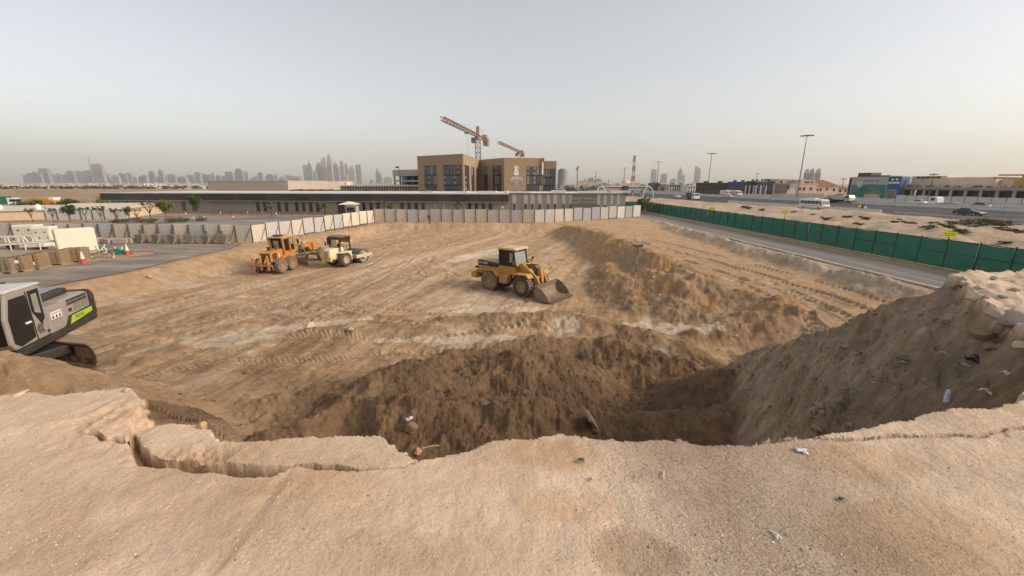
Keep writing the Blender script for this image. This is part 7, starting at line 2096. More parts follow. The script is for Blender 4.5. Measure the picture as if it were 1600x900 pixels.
# green netting heap
gn_ = MB(); nx, ny = 34, 12
a = G(134, 389, 0); b = G(196, 397.5, 0); dv = b - a; nv = Vector((-dv.y, dv.x, 0)).normalized() * 1.1
vs_ = []
for i in range(nx + 1):
    for j in range(ny + 1):
        u, w = i / nx, j / ny
        hgt = math.sin(math.pi * w) ** .7 * (.26 + .5 * math.exp(-((u - .06) / .14) ** 2) + .12 * math.sin(9 * u)) * (1 if 0 < i < nx else .1)
        wob = .10 * math.sin(21 * u + 5 * w) * math.sin(17 * w + 8 * u) + .06 * math.sin(47 * u + 13 * w)
        q = a + dv * u + nv * (w - .5 + .06 * math.sin(14 * u))
        vs_.append((q.x, q.y, max(.01, hgt + wob * math.sin(math.pi * w))))
gn_.add(vs_, [(i * (ny + 1) + j, (i + 1) * (ny + 1) + j, (i + 1) * (ny + 1) + j + 1, i * (ny + 1) + j + 1) for i in range(nx) for j in range(ny)])
gn_.build('netting_heap', M('net_green', (.02, .16, .10), .8, var=.3, scale=4), smooth='full', label='heap of dark green netting on the ground beside the road', cat='netting')
for i in range(9):
    q = a + dv * (.1 + .1 * i) + nv * rn.uniform(-.5, .15)
    o = MB(); ln = rn.uniform(.35, .6); an = rn.uniform(0, 6)
    o.cyl((0, 0, 0), (ln * math.cos(an), ln * .3 * math.sin(an), ln * .75), .06, 8, r2=.045)
    o.cyl((ln * math.cos(an), ln * .3 * math.sin(an), ln * .75), (ln * 1.15 * math.cos(an), ln * .34 * math.sin(an), ln * .86), .03, 8)
    o.build('plastic_tube', PIPE, loc=(q.x, q.y, .22), label=f'short white plastic tube on the green netting heap, {ORD[i]} from the left', cat='tube', group='white tubes on the netting')
# drums / ballast blocks along the hoarding
DRM = M('drum_grey', (.17, .14, .115), .85, var=.25, scale=2.5, dust=.35)
places = ['leftmost', 'second from left', 'third from left', 'fourth from left', 'fifth from left', 'rightmost']
for i, px in enumerate((223, 248, 273.5, 298.5, 325.5, 351)):
    p = G(px, 379.5 + i * .2, 0)
    r = empty('ballast_block', p, R(rn.uniform(-14, 14)), label=f'dark grey ballast block with a short post, {places[i]} of six along the hoarding', cat='block', group='ballast blocks along the hoarding')
    mb = MB(); tp = .46 + rn.uniform(-.03, .03)
    mb.add([(-.34, -.3, 0), (.34, -.3, 0), (.34, .3, 0), (-.34, .3, 0), (-tp, -.4, .95), (tp, -.4, .95), (tp, .4, .95), (-tp, .4, .95)], [(3, 2, 1, 0), (4, 5, 6, 7), (0, 1, 5, 4), (1, 2, 6, 5), (2, 3, 7, 6), (3, 0, 4, 7)]); mb.build('block', DRM, r, bevel=.08)
    mb = MB(); mb.cyl((-.05, 0, .93), (-.07 + rn.uniform(-.05, .05), 0, 1.35), .08, 10); mb.build('post_stub', POST, r)
    mb = MB(); mb.beam((.44, -.3, .55), (.30, -.55, .0), .04, .04); mb.build('stay', STEEL, r)
for i, (px, py) in enumerate(((141, 379.5), (148, 378.5), (168, 380.5), (179, 379.5), (190, 380.5), (202, 379.5))):
    mb = MB(); mb.box(-.7, .7, -.3, .3, 0, .52)
    mb.build('concrete_block', CONC_D, bevel=.06, loc=G(px, py, 0), rz=R(rn.uniform(-20, 20)), label=f'low dusty concrete block along the hoarding left of the ballast blocks, {places[i] if i < 5 else "rightmost"}', cat='block', group='low concrete blocks along the hoarding')
for i in range(12):
    q = c1 + (c0 - c1) * (.02 + .045 * i)
    mb = MB(); mb.rock((0, 0, .06), .35, seed=i, sq=(1.3, .7, .3), n=1); mb.build('rubble_lump', CONC_D, loc=(q.x + rn.uniform(-.4, .4), q.y - .9 + rn.uniform(-.3, .2), 0), label=f'flat dusty lump of rubble under the left hoarding, {ORD[i]} from its corner', cat='rubble', group='rubble along the left hoarding')
for i in range(14):
    q = c1 + (c2 - c1) * (.03 + .068 * i)
    mb = MB(); mb.rock((0, 0, .04), .28, seed=i + 40, sq=(1.2, .8, .4), n=1); gx, gy = q.x + .5 + rn.uniform(-.2, .3), q.y - .7; mb.build('rubble_lump', CONC_D, loc=(gx, gy, ground_height(gx, gy)), label=f'flat dusty lump of rubble under the slanting hoarding, {ORD[i]} from the front', cat='rubble', group='rubble along the slanting hoarding')
# car park cones and umbrella
for i, (px, py) in enumerate(((303, 344), (319, 343.5), (345, 335.5), (365, 342.5), (387, 335.5), (410, 336), (291, 337), (432, 337))):
    cone(f'small red and white marker in the car park before the long building, {ORD[i]} of eight', G(px, py, 0), .7, 'car park markers')
um = empty('parasol', Wp(543, 79), label='cream square parasol standing before the long grey building', cat='parasol')
mb = MB(); mb.cyl((0, 0, 0), (0, 0, 2.9), .05, 8); mb.build('pole', POST, um)
mb = MB(); v = [(-1.55, -1.55, 2.45), (1.55, -1.55, 2.45), (1.55, 1.55, 2.45), (-1.55, 1.55, 2.45), (0, 0, 3.0)]
v += [(a_, b_, c_ - .05) for a_, b_, c_ in v]
mb.add(v, [(0, 1, 4), (1, 2, 4), (2, 3, 4), (3, 0, 4), (6, 5, 9), (7, 6, 9), (8, 7, 9), (5, 8, 9), (0, 5, 6, 1), (1, 6, 7, 2), (2, 7, 8, 3), (3, 8, 5, 0)]); mb.build('canopy', M('parasol_cream', (.74, .66, .50), .8), um)
mb = MB(); mb.box(-.4, .4, -.4, .4, 0, .12); mb.build('base', CONC, um)
ks = Facade('kiosk', 'small grey kiosk under the cream parasol', 536, 81, 553, 81, cat='kiosk')
ks.box('wall', M('kiosk_grey', (.40, .38, .35), .8), 0, ks.L, 0, 1.6, 0, 2.0, bevel=.03); ks.box('counter', POST, .1, ks.L - .1, -.25, -.003, .95, 1.02); ks.box('hatch', GLASS, .3, ks.L - .3, -.04, .0, 1.05, 1.75)
# field on the far left: orange machine and a green truck body
om = empty('orange_machine', Wp(62, 118), R(6), label='long orange machine parked in the scrub field at far left', cat='machine')
ORM = M('machine_orange', (.60, .25, .03), .6, var=.1, dust=.15)
mb = MB(); mb.prism([(-3.6, .7), (-3.4, 1.9), (-1.5, 2.3), (2.8, 2.2), (3.6, 1.6), (3.6, .7)], -1.1, 1.1, 'y'); mb.build('body', ORM, om, bevel=.1)
mb = MB(); mb.box(-1.2, .6, -1.15, 1.15, .6, 1.5); mb.build('engine_bay', BLK, om)
mb = MB(); mb.box(2.2, 3.5, -1.12, 1.12, 1.7, 2.5); mb.build('cab', PWH, om, bevel=.08)
for x in (-2.6, 2.6):
    for s in (-1, 1): cwheel(om, (x, s * .95, .5), .5, .35, s)
gt_ = empty('green_truck', Wp(-2, 112), R(20), label='dark green covered truck at the left edge beyond the sheds', cat='truck')
mb = MB(); mb.box(-3, 1.2, -1.1, 1.1, .9, 2.9); mb.build('cover', M('truck_green', (.02, .14, .09), .7), gt_, bevel=.08)
mb = MB(); mb.box(1.3, 2.9, -1.05, 1.05, .7, 2.5); mb.build('cab', PWH, gt_, bevel=.1)
mb = MB(); mb.box(1.8, 2.93, -1.07, 1.07, 1.5, 2.2); mb.build('windows', CGLS, gt_)
for x in (-2, 2):
    for s in (-1, 1): cwheel(gt_, (x, s * .95, .5), .5, .35, s)

# ------------------------------------------------------------------ trees and shrubs
BARK = M('bark', (.16, .115, .075), .95, var=.3, scale=6)
LEAF = [M('leaf_deep', (.055, .095, .025), .7, var=.35, scale=3), M('leaf_olive', (.10, .105, .035), .75, var=.35, scale=3), M('leaf_dry', (.17, .125, .06), .8, var=.3, scale=3), M('leaf_fresh', (.13, .16, .035), .7, var=.3, scale=3)]
def leaves(mb, c, rx, ry, rz, n, size, seed, clumps=9):
    rn = random.Random(seed)
    cl = []
    for _ in range(clumps):
        v = Vector((rn.gauss(0, 1), rn.gauss(0, 1), rn.gauss(0, 1))).normalized() * rn.uniform(.35, .85)
        cl.append((v, rn.uniform(.28, .5)))
    for _ in range(n):
        v, q = rn.choice(cl)
        p = v + Vector((rn.gauss(0, .5), rn.gauss(0, .5), rn.gauss(0, .45))) * q
        p = Vector((c[0] + p.x * rx, c[1] + p.y * ry, c[2] + p.z * rz))
        a = Vector((rn.gauss(0, 1), rn.gauss(0, 1), rn.gauss(0, .6))).normalized(); b = a.cross(Vector((rn.gauss(0, 1), rn.gauss(0, 1), rn.gauss(0, 1)))).normalized()
        s = size * rn.uniform(.6, 1.4)
        mb.add([p - a * s, p + b * s * .45, p + a * s, p - b * s * .45], [(0, 1, 2, 3)])
def tree(name, label, p, h, rx, rz_, n, leafm, seed, trunk_r=.06, bare=False, group=None, size=.13):
    rn = random.Random(seed)
    r = empty(name, p, rn.uniform(0, 6), label=label, cat='tree', group=group)
    top = h - rz_
    mb = MB(); mb.cyl((0, 0, -.1), (.05, 0, top * .6), trunk_r, 8, r2=trunk_r * .75)
    tips = []
    for i in range(7):
        a = i * 2.4 + rn.uniform(-.4, .4); q0 = Vector((.05, 0, top * rn.uniform(.4, .62)))
        q1 = q0 + Vector((math.cos(a) * rx * .45, math.sin(a) * rx * .45, (h - q0.z) * .45)); q2 = q1 + Vector((math.cos(a + .4) * rx * .35, math.sin(a + .4) * rx * .35, (h - q1.z) * rn.uniform(.5, .9)))
        mb.cyl(q0, q1, trunk_r * .6, 6, r2=trunk_r * .38); mb.cyl(q1, q2, trunk_r * .38, 6, r2=trunk_r * .12); tips.append(q2)
        q3 = q1 + Vector((math.cos(a - .9) * rx * .3, math.sin(a - .9) * rx * .3, (h - q1.z) * .5)); mb.cyl(q1, q3, trunk_r * .3, 5, r2=trunk_r * .1); tips.append(q3)
    mb.build('trunk', BARK, r, smooth=True)
    mb = MB()
    if bare:
        for t in tips: leaves(mb, t, .25, .25, .2, n // len(tips), size, seed + int(t.x * 97), 3)
    else:
        leaves(mb, (0, 0, top + rz_ * .25), rx, rx, rz_, n, size, seed, 12)
    mb.build('crown', leafm, r)
    return r
def shrub(name, label, p, rx, h, n, leafm, seed, group=None, size=.10, ry=None):
    r = empty(name, p, label=label, cat='shrub', group=group)
    mb = MB(); rn = random.Random(seed)
    for i in range(7):
        a = i * .9; mb.cyl((0, 0, -.05), (math.cos(a) * rx * .6, math.sin(a) * rx * .6, h * rn.uniform(.5, .9)), .02, 5, r2=.008)
    mb.build('stems', BARK, r)
    mb = MB(); leaves(mb, (0, 0, h * .5), rx, ry or rx, h * .52, n, size, seed, 9); mb.build('foliage', leafm, r)
    return r
def gp0(px, py): return G(px, py, 0)
T = [(52, 349, 2.3, .7, .6, 140, 1, True, 'thin sapling with sparse leaves'), (84, 349, 2.4, .8, .6, 160, 1, True, 'spindly sapling with open branches'), (110, 349, 2.9, .95, 1.05, 1500, 0, False, 'dense dark green young tree'), (136, 349, 2.5, .8, .6, 220, 1, True, 'open branched sapling right of the dense dark one'),
     (160, 349, 2.6, .8, .8, 420, 1, True, 'leafy thin sapling before the grey hoarding wall'), (186, 349, 2.3, .9, .7, 260, 1, True, 'low crooked sapling before the end of the cream shed'), (203, 348, 2.4, .55, .8, 420, 0, False, 'narrow upright green sapling'), (216, 348.5, 2.4, .9, .7, 160, 2, True, 'bare crooked sapling with dry twigs'),
     (237, 346.5, 3.4, 1.2, .9, 260, 2, True, 'taller bare tree with brownish twigs'), (260, 346.5, 3.5, 1.35, 1.15, 2600, 3, False, 'full bright green tree before the dark fascia'), (312, 341.5, 3.9, 1.35, 1.2, 1900, 0, False, 'green loose crowned tree standing in the car park')]
for i, (px, py, h, rx, rz_, n, lm, bare, lab) in enumerate(T):
    tree('young_tree', lab + ' behind the left hoarding', gp0(px, py - 1.5), h, rx, rz_, n, LEAF[lm], 30 + i, .06 if h < 3 else .09, bare, 'young trees behind the left hoarding')
for i, (px, rx, h, n, lm) in enumerate(((178, 1.2, .6, 350, 1), (192, 1.1, .65, 350, 1), (214, 1.3, .75, 450, 2), (238, 1.1, .8, 450, 1), (268, 1.2, .95, 600, 2), (288, 1.1, .8, 500, 1), (313, 1.1, .7, 500, 1), (222, .8, .6, 250, 2))):
    shrub('low_shrub', f'low olive shrub at the foot of the young trees, {ORD[i]} of eight', gp0(px, 348 - (3 if px > 300 else 0) - (i % 3) * .5), rx, h, n, LEAF[lm], 60 + i, 'low shrubs behind the left hoarding')
# bushes in the scrub field and right end of fence
for i, (px, Y, rx, h, n, lm, lab) in enumerate(((40, 112, 2.6, 1.9, 900, 0, 'dark green bush before the orange machine'), (101, 114, 2.6, 2.0, 1000, 0, 'rounded dark green bush beyond the cream sheds'), (150, 118, 2.2, 1.9, 800, 3, 'pale green bush beside the dark end of the long building'), (165, 130, 3.0, 3.4, 900, 1, 'brownish tall bush behind the left end of the long building'), (48, 120, 2, 1.5, 500, 1, 'olive bush right behind the dark one at far left'))):
    shrub('field_bush', lab, Wp(px, Y), rx, h, n, LEAF[lm], 80 + i, 'bushes in the field', size=.3)
for i, (px, py, h, rx, n, lm, lab) in enumerate(((1003, 333.5, 3.0, 1.2, 600, 1, 'straggly olive tree at the far end of the green fence, left one'), (1013, 334, 2.6, 1.3, 700, 3, 'straggly flowering tree at the far end of the green fence, right one'), (1008, 332, 3.3, 1.0, 400, 2, 'dry twiggy tree between the two straggly ones at the fence end'))):
    tree('straggly_tree', lab, gp0(px, py), h, rx, h * .38, n, LEAF[lm], 95 + i, .06, i == 2, size=.18)
rn = random.Random(17)
mb = MB()
for i in range(26):
    a_ = rn.uniform(0, 6); mb.add([(rn.gauss(0, .8), rn.gauss(0, .8), rn.uniform(1.9, 2.7)) for _ in range(3)] , [(0, 1, 2)])
# palms
def palm(label, px, Y, h, seed):
    rn = random.Random(seed)
    r = empty('palm_tree', Wp(px, Y), label=label, cat='palm', group='small palms before the long building')
    mb = MB()
    for i in range(7): z0 = i * h * .62 / 7; mb.cyl((0, 0, z0), (0, 0, z0 + h * .62 / 7), .15 - .006 * i, 9, r2=.17 - .006 * i)
    mb.build('trunk', BARK, r)
    for i in range(16):
        a = i * 2.4; el = rn.uniform(-.25, 1.15); L = h * .36; mb = MB(); prev = Vector((0, 0, h * .62)); d = Vector((math.cos(a) * math.cos(el), math.sin(a) * math.cos(el), math.sin(el)))
        pts = [prev]
        for k in range(6):
            d = (d + Vector((0, 0, -.22))).normalized(); pts.append(pts[-1] + d * L / 6)
        sd = Vector((-math.sin(a), math.cos(a), 0))
        for k in range(6):
            w = .20 * math.sin(math.pi * (k + .8) / 7)
            for s in (-1, 1):
                for t in range(2):
                    q = pts[k].lerp(pts[k + 1], t / 2); mb.add([q, q + (pts[k + 1] - pts[k]) * .5, q + sd * s * w * 2.2 + (pts[k + 1] - pts[k]) * .9 + Vector((0, 0, -.1))], [(0, 1, 2)])
        mb.build('frond', LEAF[1] if i % 3 else LEAF[0], r)
palm('small palm before the long building left of the parasol', 503.5, 77, 4.0, 1); palm('fuller palm before the long building right of the parasol', 599.5, 76, 4.3, 2); palm('palm before the long building left of the pale panel section', 715, 78, 4.0, 3); palm('slim palm before the long building near the left car park', 418.5, 81, 3.6, 4)
# dry shrubs on the verge
rn = random.Random(23)
vg = []
for k in range(4):
    mb = MB(); leaves(mb, (0, 0, .28), .9, .6, .32, 240, .14, 200 + k, 8)
    o = mb.build('verge_shrub', [LEAF[2], LEAF[1], LEAF[2], LEAF[1]][k]); vg.append(o.data); bpy.data.objects.remove(o)
spots = sorted([(1503, 345), (1488, 348), (1515, 344), (1548, 349), (1560, 350), (1452, 358), (1518, 354), (1530, 353), (1585, 362), (1500, 362), (1380, 350), (1350, 346), (1322, 342), (1300, 338), (1270, 335), (1398, 346), (1340, 352), (1420, 350), (1480, 356), (1210, 329), (1240, 332), (1190, 328), (1165, 326), (1575, 372), (1290, 345), (1440, 352), (1560, 358), (1405, 340), (1460, 346), (1590, 352)])
zz = ground_heights([tuple(gp0(a, b))[:2] for a, b in spots])
for i, (a, b) in enumerate(spots):
    p = G(a, b, .6); o = bpy.data.objects.new('verge_shrub', vg[i % 4]); COL.objects.link(o); gz = ground_height(p.x, p.y); o.location = (p.x, p.y, gz - .02); o.rotation_euler = (0, 0, rn.uniform(0, 6)); s = rn.uniform(.5, 1.5) * (1.6 if 1485 < a < 1562 and b < 351 else 1); o.scale = (s, s, s * rn.uniform(.6, 1))
    tag(o, f'dry shrub on the sandy verge beyond the green fence, {ORD[i]} from the left', 'shrub', 'dry shrubs on the verge')
# tree line beneath the left skyline
mb = MB(); rn = random.Random(31)
for i in range(130):
    px = rn.uniform(-80, 330); Y = rn.uniform(480, 560); p = Wp(px, Y); w = rn.uniform(5, 14); h = rn.uniform(2.5, 5)
    leaves(mb, (p.x, p.y, h * .45), w * .6, 3, h * .5, 60, 1.0, 300 + i, 6)
for i in range(40):
    px = rn.uniform(885, 1010); Y = rn.uniform(380, 420); p = Wp(px, Y); w = rn.uniform(3, 8); h = rn.uniform(2.5, 5)
    leaves(mb, (p.x, p.y, h * .45), w * .6, 3, h * .5, 60, .8, 700 + i, 6)
mb.build('far_tree_line', LEAF[1], kind='stuff')

# ------------------------------------------------------------------ stones, rubbish, stake
STN = M('stone_pale', (.50, .39, .28), .95, var=.25, scale=6, bump=.5, bscale=12); STO = M('stone_ochre', (.50, .31, .16), .95, var=.25, scale=8, bump=.5, bscale=14); STG = M('stone_grey', (.34, .29, .235), .95, var=.2, scale=6, bump=.5); STB = M('clod_brown', (.25, .165, .10), .95, var=.25, scale=6, bump=.5)
def drop(px, py, zguess):
    """where the line of sight at a photo spot meets the terrain"""
    d = ray(px, py)
    ts = np.geomspace(1.6, 70, 900)
    xs_, ys_, zs_ = d.x * ts, d.y * ts, CAM_H + d.z * ts
    gz = ground_heights(list(zip(xs_, ys_)))
    k = np.argmax(zs_ <= gz)
    return Vector((xs_[k], ys_[k], gz[k])), ts[k]
STONES = [(641, 668, 21, STB, 'grey boulder on the dark soil below the broken slab', (1, .8, .9)), (654, 704, 14, STO, 'ochre lump at the tip of the broken slab', (1, .9, .8)), (199, 609, 11, STN, 'pale round stone on the crumbled nose at left', (1, .9, .75)),
          (316, 664, 14, STO, 'ochre clod on the right corner of the broken slab', (.9, .9, 1)), (278, 715, 9, STN, 'small pale stone lying in the wide crack', (1.3, .8, .6)), (262, 719, 8, STN, 'flat pale stone at the left part of the wide crack', (1.5, .8, .5)),
          (30, 613, 12, STN, 'flat crust stone on the plateau rim at far left', (2.0, .8, .4)), (1578, 512, 34, STG, 'large pale boulder at the right edge of the photo on the mound', (1, .9, .9)), (1555, 486, 26, STG, 'grey broken slab block on the right mound top', (1.7, .9, .5)), (1560, 500, 16, STG, 'flat grey stone wedged under the broken slab block', (1.7, .9, .5)),
          (1592, 480, 22, STN, 'pale slab stone on the mound top at the right edge', (1.8, 1, .5)), (1535, 522, 24, STB, 'brown lump of crust below the grey slab block', (1.3, 1, .8)), (1585, 452, 10, STG, 'small grey stone on the mound crest at right', (1.2, .9, .7)), (1500, 443, 12, STB, 'brown clod at the top of the right mound crest', (1.5, .9, .6)),
          (1520, 470, 12, STN, 'pale broken lump on the upper mound face left of the slab block', (1.4, 1, .7)), (1540, 462, 9, STG, 'grey lump on the mound top behind the slab block', (1.3, 1, .7)), (1490, 455, 9, STB, 'brown clod on the mound crest near the road', (1.4, 1, .7)), (1598, 540, 20, STN, 'pale crust lump at the right edge below the boulder', (1.2, 1, .8)), (1530, 448, 8, STN, 'small pale stone on the mound top left of the fence post', (1.4, 1, .6)), (1568, 462, 9, STG, 'grey stone on the mound top above the slab block', (1.5, 1, .6)), (1460, 500, 8, STB, 'brown clod high on the left part of the mound face', (1.2, 1, .8)), (1545, 545, 12, STB, 'brown lump above the black bag on the mound', (1.3, 1, .8)), (1552, 434, 9, STG, 'small stone on the right mound crest before the green fence', (1.4, .9, .7)), (1020, 435, 5, STN, 'small pale stone on the slope right of the stake', (1, .9, .9)), (1030, 462, 5, STN, 'small pale stone at the foot of the stake slope', (1, .9, .9)), (1008, 430, 4, STN, 'tiny pale stone left of the orange bank', (1, .9, .9)),
          (386, 581, 9, STB, 'brown clod on the churned floor left of centre', (1.1, 1, .9)), (1232, 555, 10, STB, 'brown clod on the floor near the right mound toe', (1.3, 1, .7)), (930, 670, 12, STB, 'dark clod beside the leaning concrete shard', (1, 1, .8)), (548, 515, 8, STN, 'pale lump on the small heap left of centre', (1.3, 1, .8)), (483, 508, 12, STN, 'pale broken lump on the small heap at left', (1.4, 1, .9)),
          (233, 432, 8, STN, 'pale lump on the left bank slope', (1.3, .9, .9)), (1123, 515, 5, STG, 'grey stone on the churned ground right of centre', (1, 1, .8)), (1150, 525, 4, SIGNW, 'white fragment on the churned ground right of centre', (1.2, .8, .6)), (1415, 485, 4, STN, 'tiny pale stone on the upper right mound face', (1, 1, 1)), (560, 500, 6, STN, 'small pale lump behind the left heap', (1.2, 1, .8))]
for i, (px, py, s, m, lab, sq) in enumerate(STONES):
    p, t = drop(px, py + s * .3, 0)
    rr_ = s / 640 * t * .55
    mb = MB(); mb.rock((0, 0, 0), rr_, seed=900 + i, sq=sq, n=3 if s > 10 else 2)
    mb.build('stone', m, smooth=True, loc=p + Vector((0, 0, rr_ * sq[2] * .35)), rz=i * 1.3, label=lab, cat='stone', group='stones')
# leaning concrete shard
p, t = drop(925, 672, 0)
mb = MB(); mb.obox((0, 0, .22), (.10, .34, .72), rx=R(28), ry=R(-30)); mb.build('concrete_shard', M('shard_brown', (.27, .20, .145), .95, var=.25, scale=6, bump=.4), loc=p, bevel=.03, label='leaning concrete shard half buried in the dark soil', cat='concrete')
# levelling stake
p, t = drop(991, 462, 0)
st = empty('survey_stake', p, label='thin striped survey stake standing on the slope right of the loader', cat='stake')
hgt = 76 / 640 * t
for i in range(6):
    mb = MB(); mb.cyl((0, 0, -.1 + (hgt + .1) * i / 6), (0, 0, -.1 + (hgt + .1) * (i + 1) / 6), .028, 8); mb.build('stake_band', POST if i % 2 else M('stake_pale', (.42, .36, .30), .8), st)
mb = MB(); mb.box(-.28, .28, -.12, .12, hgt, hgt + .12); mb.build('top_board', POST, st, bevel=.02)
# rubbish
WRAP = M('plastic_white', (.62, .62, .62), .4, var=.1); WRAPB = M('plastic_black', (.02, .02, .025), .35)
def rag(name, label, px, py, s, m, seed, flat=.35, cat='litter'):
    p, t = drop(px, py, 0); rn = random.Random(seed); w = s / 640 * t
    mb = MB(); n = 7; vs_ = []
    for i in range(n):
        for j in range(n):
            u, v = i / (n - 1) - .5, j / (n - 1) - .5
            vs_.append((u * w + rn.gauss(0, w * .05), v * w * .7 + rn.gauss(0, w * .05), w * flat * (.3 + .5 * math.sin(5 * u + seed) * math.cos(4 * v + seed)) * (1 - 1.4 * (u * u + v * v)) + rn.gauss(0, w * .04)))
    mb.add(vs_, [(i * n + j, (i + 1) * n + j, (i + 1) * n + j + 1, i * n + j + 1) for i in range(n - 1) for j in range(n - 1)])
    o = mb.build(name, m, smooth='full', loc=p + Vector((0, 0, .01)), rz=seed, label=label, cat=cat)
    so = o.modifiers.new('solid', 'SOLIDIFY'); so.thickness = w * .02
rag('plastic_bag', 'black plastic bag caught on the right mound face', 1518, 567, 20, WRAPB, 1, .6); rag('plastic_rag', 'grey white rag just under the black bag on the mound', 1508, 577, 10, WRAP, 2, .5); rag('plastic_rag', 'pale rag on the mound face near the right edge', 1574, 588, 16, WRAP, 3, .5)
rag('plastic_rag', 'faint grey sheet pressed on the middle of the right mound face', 1413, 568, 14, M('plastic_grey', (.36, .34, .32), .5), 4, .15); rag('plastic_rag', 'crumpled pale rag above the plateau rim at right', 1541, 618, 16, WRAP, 5, .6)
rag('plastic_scrap', 'blue grey plastic scrap on the sand in the middle foreground', 908, 722, 11, M('plastic_blue', (.10, .12, .16), .4), 6, .8); rag('paper_scrap', 'white plastic scraps beside the grey boulder below the slab', 640, 655, 12, WRAP, 7, .5); rag('plastic_scrap', 'tiny grey scrap right of the blue one in the foreground', 923, 752, 7, M('plastic_grey', (.36, .34, .32), .5), 8, .5)
rag('paper_scrap', 'white torn scrap near the rim in the right foreground', 1251, 706, 16, WRAP, 9, .15); rag('dark_clot', 'dark scrap lying on the pebbles in the right foreground', 1313, 783, 9, WRAPB, 10, .4)
p, t = drop(1477, 634, 0)
bt = empty('plastic_bottle', p, R(60), label='crushed grey plastic bottle at the foot of the right mound face', cat='bottle')
mb = MB(); mb.cyl((0, 0, .03), (.02, 0, .16), .035, 10, r2=.03); mb.build('body', WRAP, bt); mb = MB(); mb.cyl((.02, 0, .16), (.025, 0, .20), .03, 10, r2=.012); mb.build('neck', WRAP, bt)
for lab, a, b in (('thin white splinter forked on the sand in the right foreground', (1203, 832), (1222, 846)), ('short white splinter in the foreground right of centre', (1037, 738), (1037, 750)), ('thin pale splinter near the crack at the right edge', (1574, 680), (1583, 686)), ('thin pale splinter on the sand at far right', (1494, 762), (1507, 767))):
    p, t = drop(*a, 0); q, t2 = drop(*b, 0); d = q - p
    mb = MB(); mb.beam((0, 0, .006), (d.x * .6, d.y * .6, .012 + d.z * .6), .007, .006); mb.beam((d.x * .6, d.y * .6, .012 + d.z * .6), (d.x, d.y, .008 + d.z), .006, .005)
    if 'forked' in lab: mb.beam((d.x * .6, d.y * .6, .012), (d.x * .75 - .02, d.y * .75 - .015, .008), .006, .005)
    mb.build('white_splinter', WRAP, loc=p, label=lab, cat='splinter')
p, t = drop(662, 700, 0); q, t2 = drop(690, 690, 0)
mb = MB(); a_ = G(659, 701, 4.42); b_ = a_ + Vector((.11, .05, -.01)); mb.tube([(0, 0, 0), tuple((b_ - a_) * .5 + Vector((0, 0, .008))), tuple(b_ - a_)], .004, 6)
mb.build('dry_stick', M('stick', (.42, .29, .16), .9), loc=a_, label='thin dry stick poking out from the tip of the broken slab', cat='stick')
# pebbles strewn over the plateau
rs = np.random.RandomState(5)
N = 13000
px_ = rs.uniform(-40, 1640, N * 3); py_ = rs.uniform(610, 935, N * 3)
keep = []
cl = fbm(px_ / 120., py_ / 60., 4, seed=140)
dens = .10 + .9 * np.clip(cl + .25, 0, 1) + .8 * np.exp(-((px_ - 1120) / 170) ** 2) + .5 * np.exp(-(((px_ - 560 + (py_ - 700) * .9)) / 60) ** 2)
pts = []
for a, b, q in zip(px_, py_, dens):
    if rs.rand() < q * .5:
        g = G(a, b, ZP); pts.append((g.x, g.y))
    if len(pts) >= N: break
pts = np.array(pts)
ok = inpoly(pts[:, 0], pts[:, 1], PLATEAU); pts = pts[ok]
gz = ground_heights([tuple(p) for p in pts]); okz = gz > ZP - .12
pts, gz = pts[okz], gz[okz]
mb = MB(); PEB = [M('pebble_white', (.70, .64, .56), .9, var=.1), M('pebble_tan', (.44, .33, .23), .9, var=.1), M('pebble_dark', (.16, .13, .11), .9, var=.1)]
V = []; Fc = []; MI = []
oc = np.array([(1, 0, 0), (0, 1, 0), (-1, 0, 0), (0, -1, 0), (0, 0, .7), (.5, .5, -.4)])
of = [(0, 1, 4), (1, 2, 4), (2, 3, 4), (3, 0, 4), (1, 0, 5), (2, 1, 5), (3, 2, 5), (0, 3, 5)]
sizes = np.clip(rs.lognormal(-6.15, .45, len(pts)), .001, .0075)
mis = rs.choice(3, len(pts), p=[.42, .36, .22])
for i, (p, z) in enumerate(zip(pts, gz)):
    s = sizes[i]; a = rs.rand() * 6.28; ca, sa = math.cos(a), math.sin(a); k = len(V); st_ = rs.uniform(.6, 1.3)
    for v in oc:
        jx, jy, jz = v * (1 + rs.uniform(-.25, .25, 3))
        V.append((p[0] + (ca * jx * st_ - sa * jy) * s, p[1] + (sa * jx * st_ + ca * jy) * s, z + s * .2 + jz * s * .8))
    for f_ in of: Fc.append(tuple(q + k for q in f_)); MI.append(int(mis[i]))
mb.v, mb.f, mb.m = V, Fc, MI
mb.build('pebbles', PEB, kind='stuff')
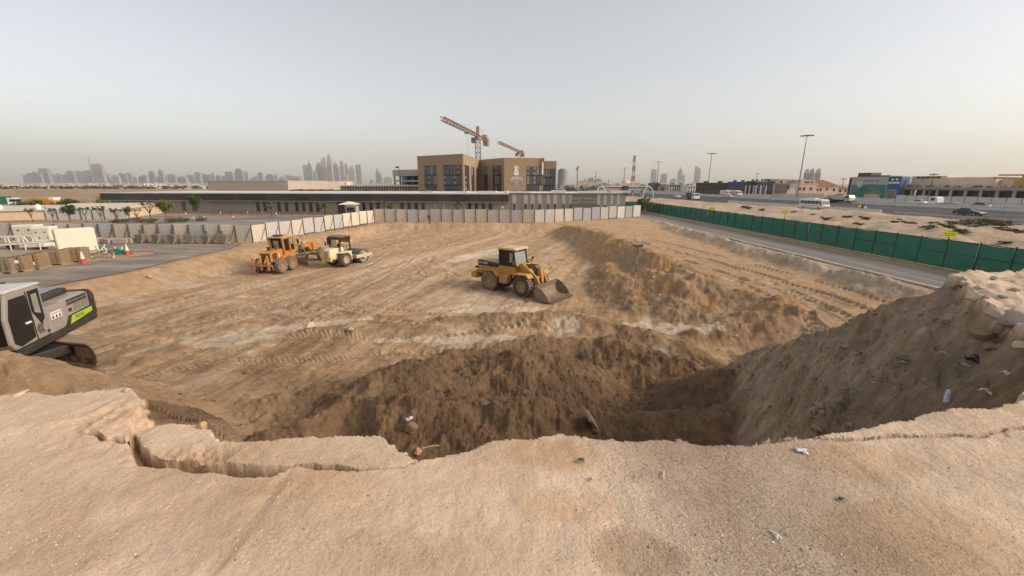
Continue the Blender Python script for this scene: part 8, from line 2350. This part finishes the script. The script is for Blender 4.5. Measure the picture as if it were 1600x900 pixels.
# clods strewn over the turned earth
V = []; Fc = []; MI = []
CL = [M('clod_soil', (.17, .108, .063), .95, var=.3, scale=8), M('clod_dark', (.105, .066, .040), .95, var=.2, scale=8), STB]
cand = []
for _ in range(60000):
    y = rs.uniform(7.5, 24); x = rs.uniform(-.95 * y, .95 * y)
    cand.append((x, y))
cand = np.array(cand)
zc_, cc = terrain(cand[:, 0].copy(), cand[:, 1].copy()); zc_, cc, ip = plateau(cand[:, 0].copy(), cand[:, 1].copy(), zc_, cc)
lum = cc.mean(1)
sel = (rs.rand(len(cand)) < np.clip((.18 - lum) * 9, .015, .95)) & ~ip & ~((cand[:, 0] > 5.5) & (cand[:, 1] < 13))
cand, zc_ = cand[sel][:16000], zc_[sel][:16000]
for p, z in zip(cand, zc_):
    s = float(np.clip(rs.lognormal(-3.8, .5), .010, .09)); k = len(V); a = rs.rand() * 6.28; ca, sa = math.cos(a), math.sin(a)
    for v in oc:
        jx, jy, jz = v * (1 + rs.uniform(-.3, .3, 3)); V.append((p[0] + (ca * jx - sa * jy) * s, p[1] + (sa * jx + ca * jy) * s, z + s * .15 + jz * s * .8))
    mi = int(rs.choice(3, p=[.55, .40, .05]))
    for f_ in of: Fc.append(tuple(q + k for q in f_)); MI.append(mi)
mb = MB(); mb.v, mb.f, mb.m = V, Fc, MI
mb.build('earth_clods', CL, kind='stuff')
# rubble on the right mound face
V = []; Fc = []; MI = []
cand = np.stack([rs.uniform(3.5, 15, 9000), rs.uniform(2.8, 15, 9000)], 1)
zc_, cc = terrain(cand[:, 0].copy(), cand[:, 1].copy()); z0_ = zc_.copy(); zc_, cc, ip = plateau(cand[:, 0].copy(), cand[:, 1].copy(), zc_, cc)
sel = ((zc_ - z0_) > .15) & ~ip
clu = fbm(cand[:, 0] * .9, cand[:, 1] * .9, 3, seed=160)
sel &= rs.rand(len(cand)) < np.clip(.45 + 1.1 * clu, .05, 1)
for p, z in zip(cand[sel], zc_[sel]):
    s = float(np.clip(rs.lognormal(-3.9, .7), .008, .16)); k = len(V); a = rs.rand() * 6.28; ca, sa = math.cos(a), math.sin(a)
    for v in oc:
        jx, jy, jz = v * (1 + rs.uniform(-.3, .3, 3)); V.append((p[0] + (ca * jx - sa * jy) * s, p[1] + (sa * jx + ca * jy) * s, z + s * .1 + jz * s * .7))
    mi = int(rs.choice(3, p=[.5, .38, .12]))
    for f_ in of: Fc.append(tuple(q + k for q in f_)); MI.append(mi)
mb = MB(); mb.v, mb.f, mb.m = V, Fc, MI
mb.build('mound_rubble', [M('rubble_grey', (.27, .20, .14), .95, var=.2, scale=8), M('rubble_dark', (.18, .125, .08), .95, var=.2, scale=8), M('rubble_pale', (.46, .39, .31), .95, var=.2, scale=8)], kind='stuff')
# ------------------------------------------------------------------ hazy air
def build_haze():
    mb = MB(); mb.box(-5900, 5900, -5900, 5900, -6, 360)
    m = bpy.data.materials.new('haze'); m.use_nodes = True
    n = m.node_tree.nodes; l = m.node_tree.links
    n.remove(n['Principled BSDF'])
    v = n.new('ShaderNodeVolumePrincipled')
    v.inputs['Color'].default_value = (.93, .90, .87, 1)
    v.inputs['Density'].default_value = HAZE_DENSITY
    v.inputs['Anisotropy'].default_value = .2
    l.new(v.outputs[0], n['Material Output'].inputs['Volume'])
    mb.build('haze', m, kind='stuff')
HAZE_DENSITY = 1.7e-4
build_haze()
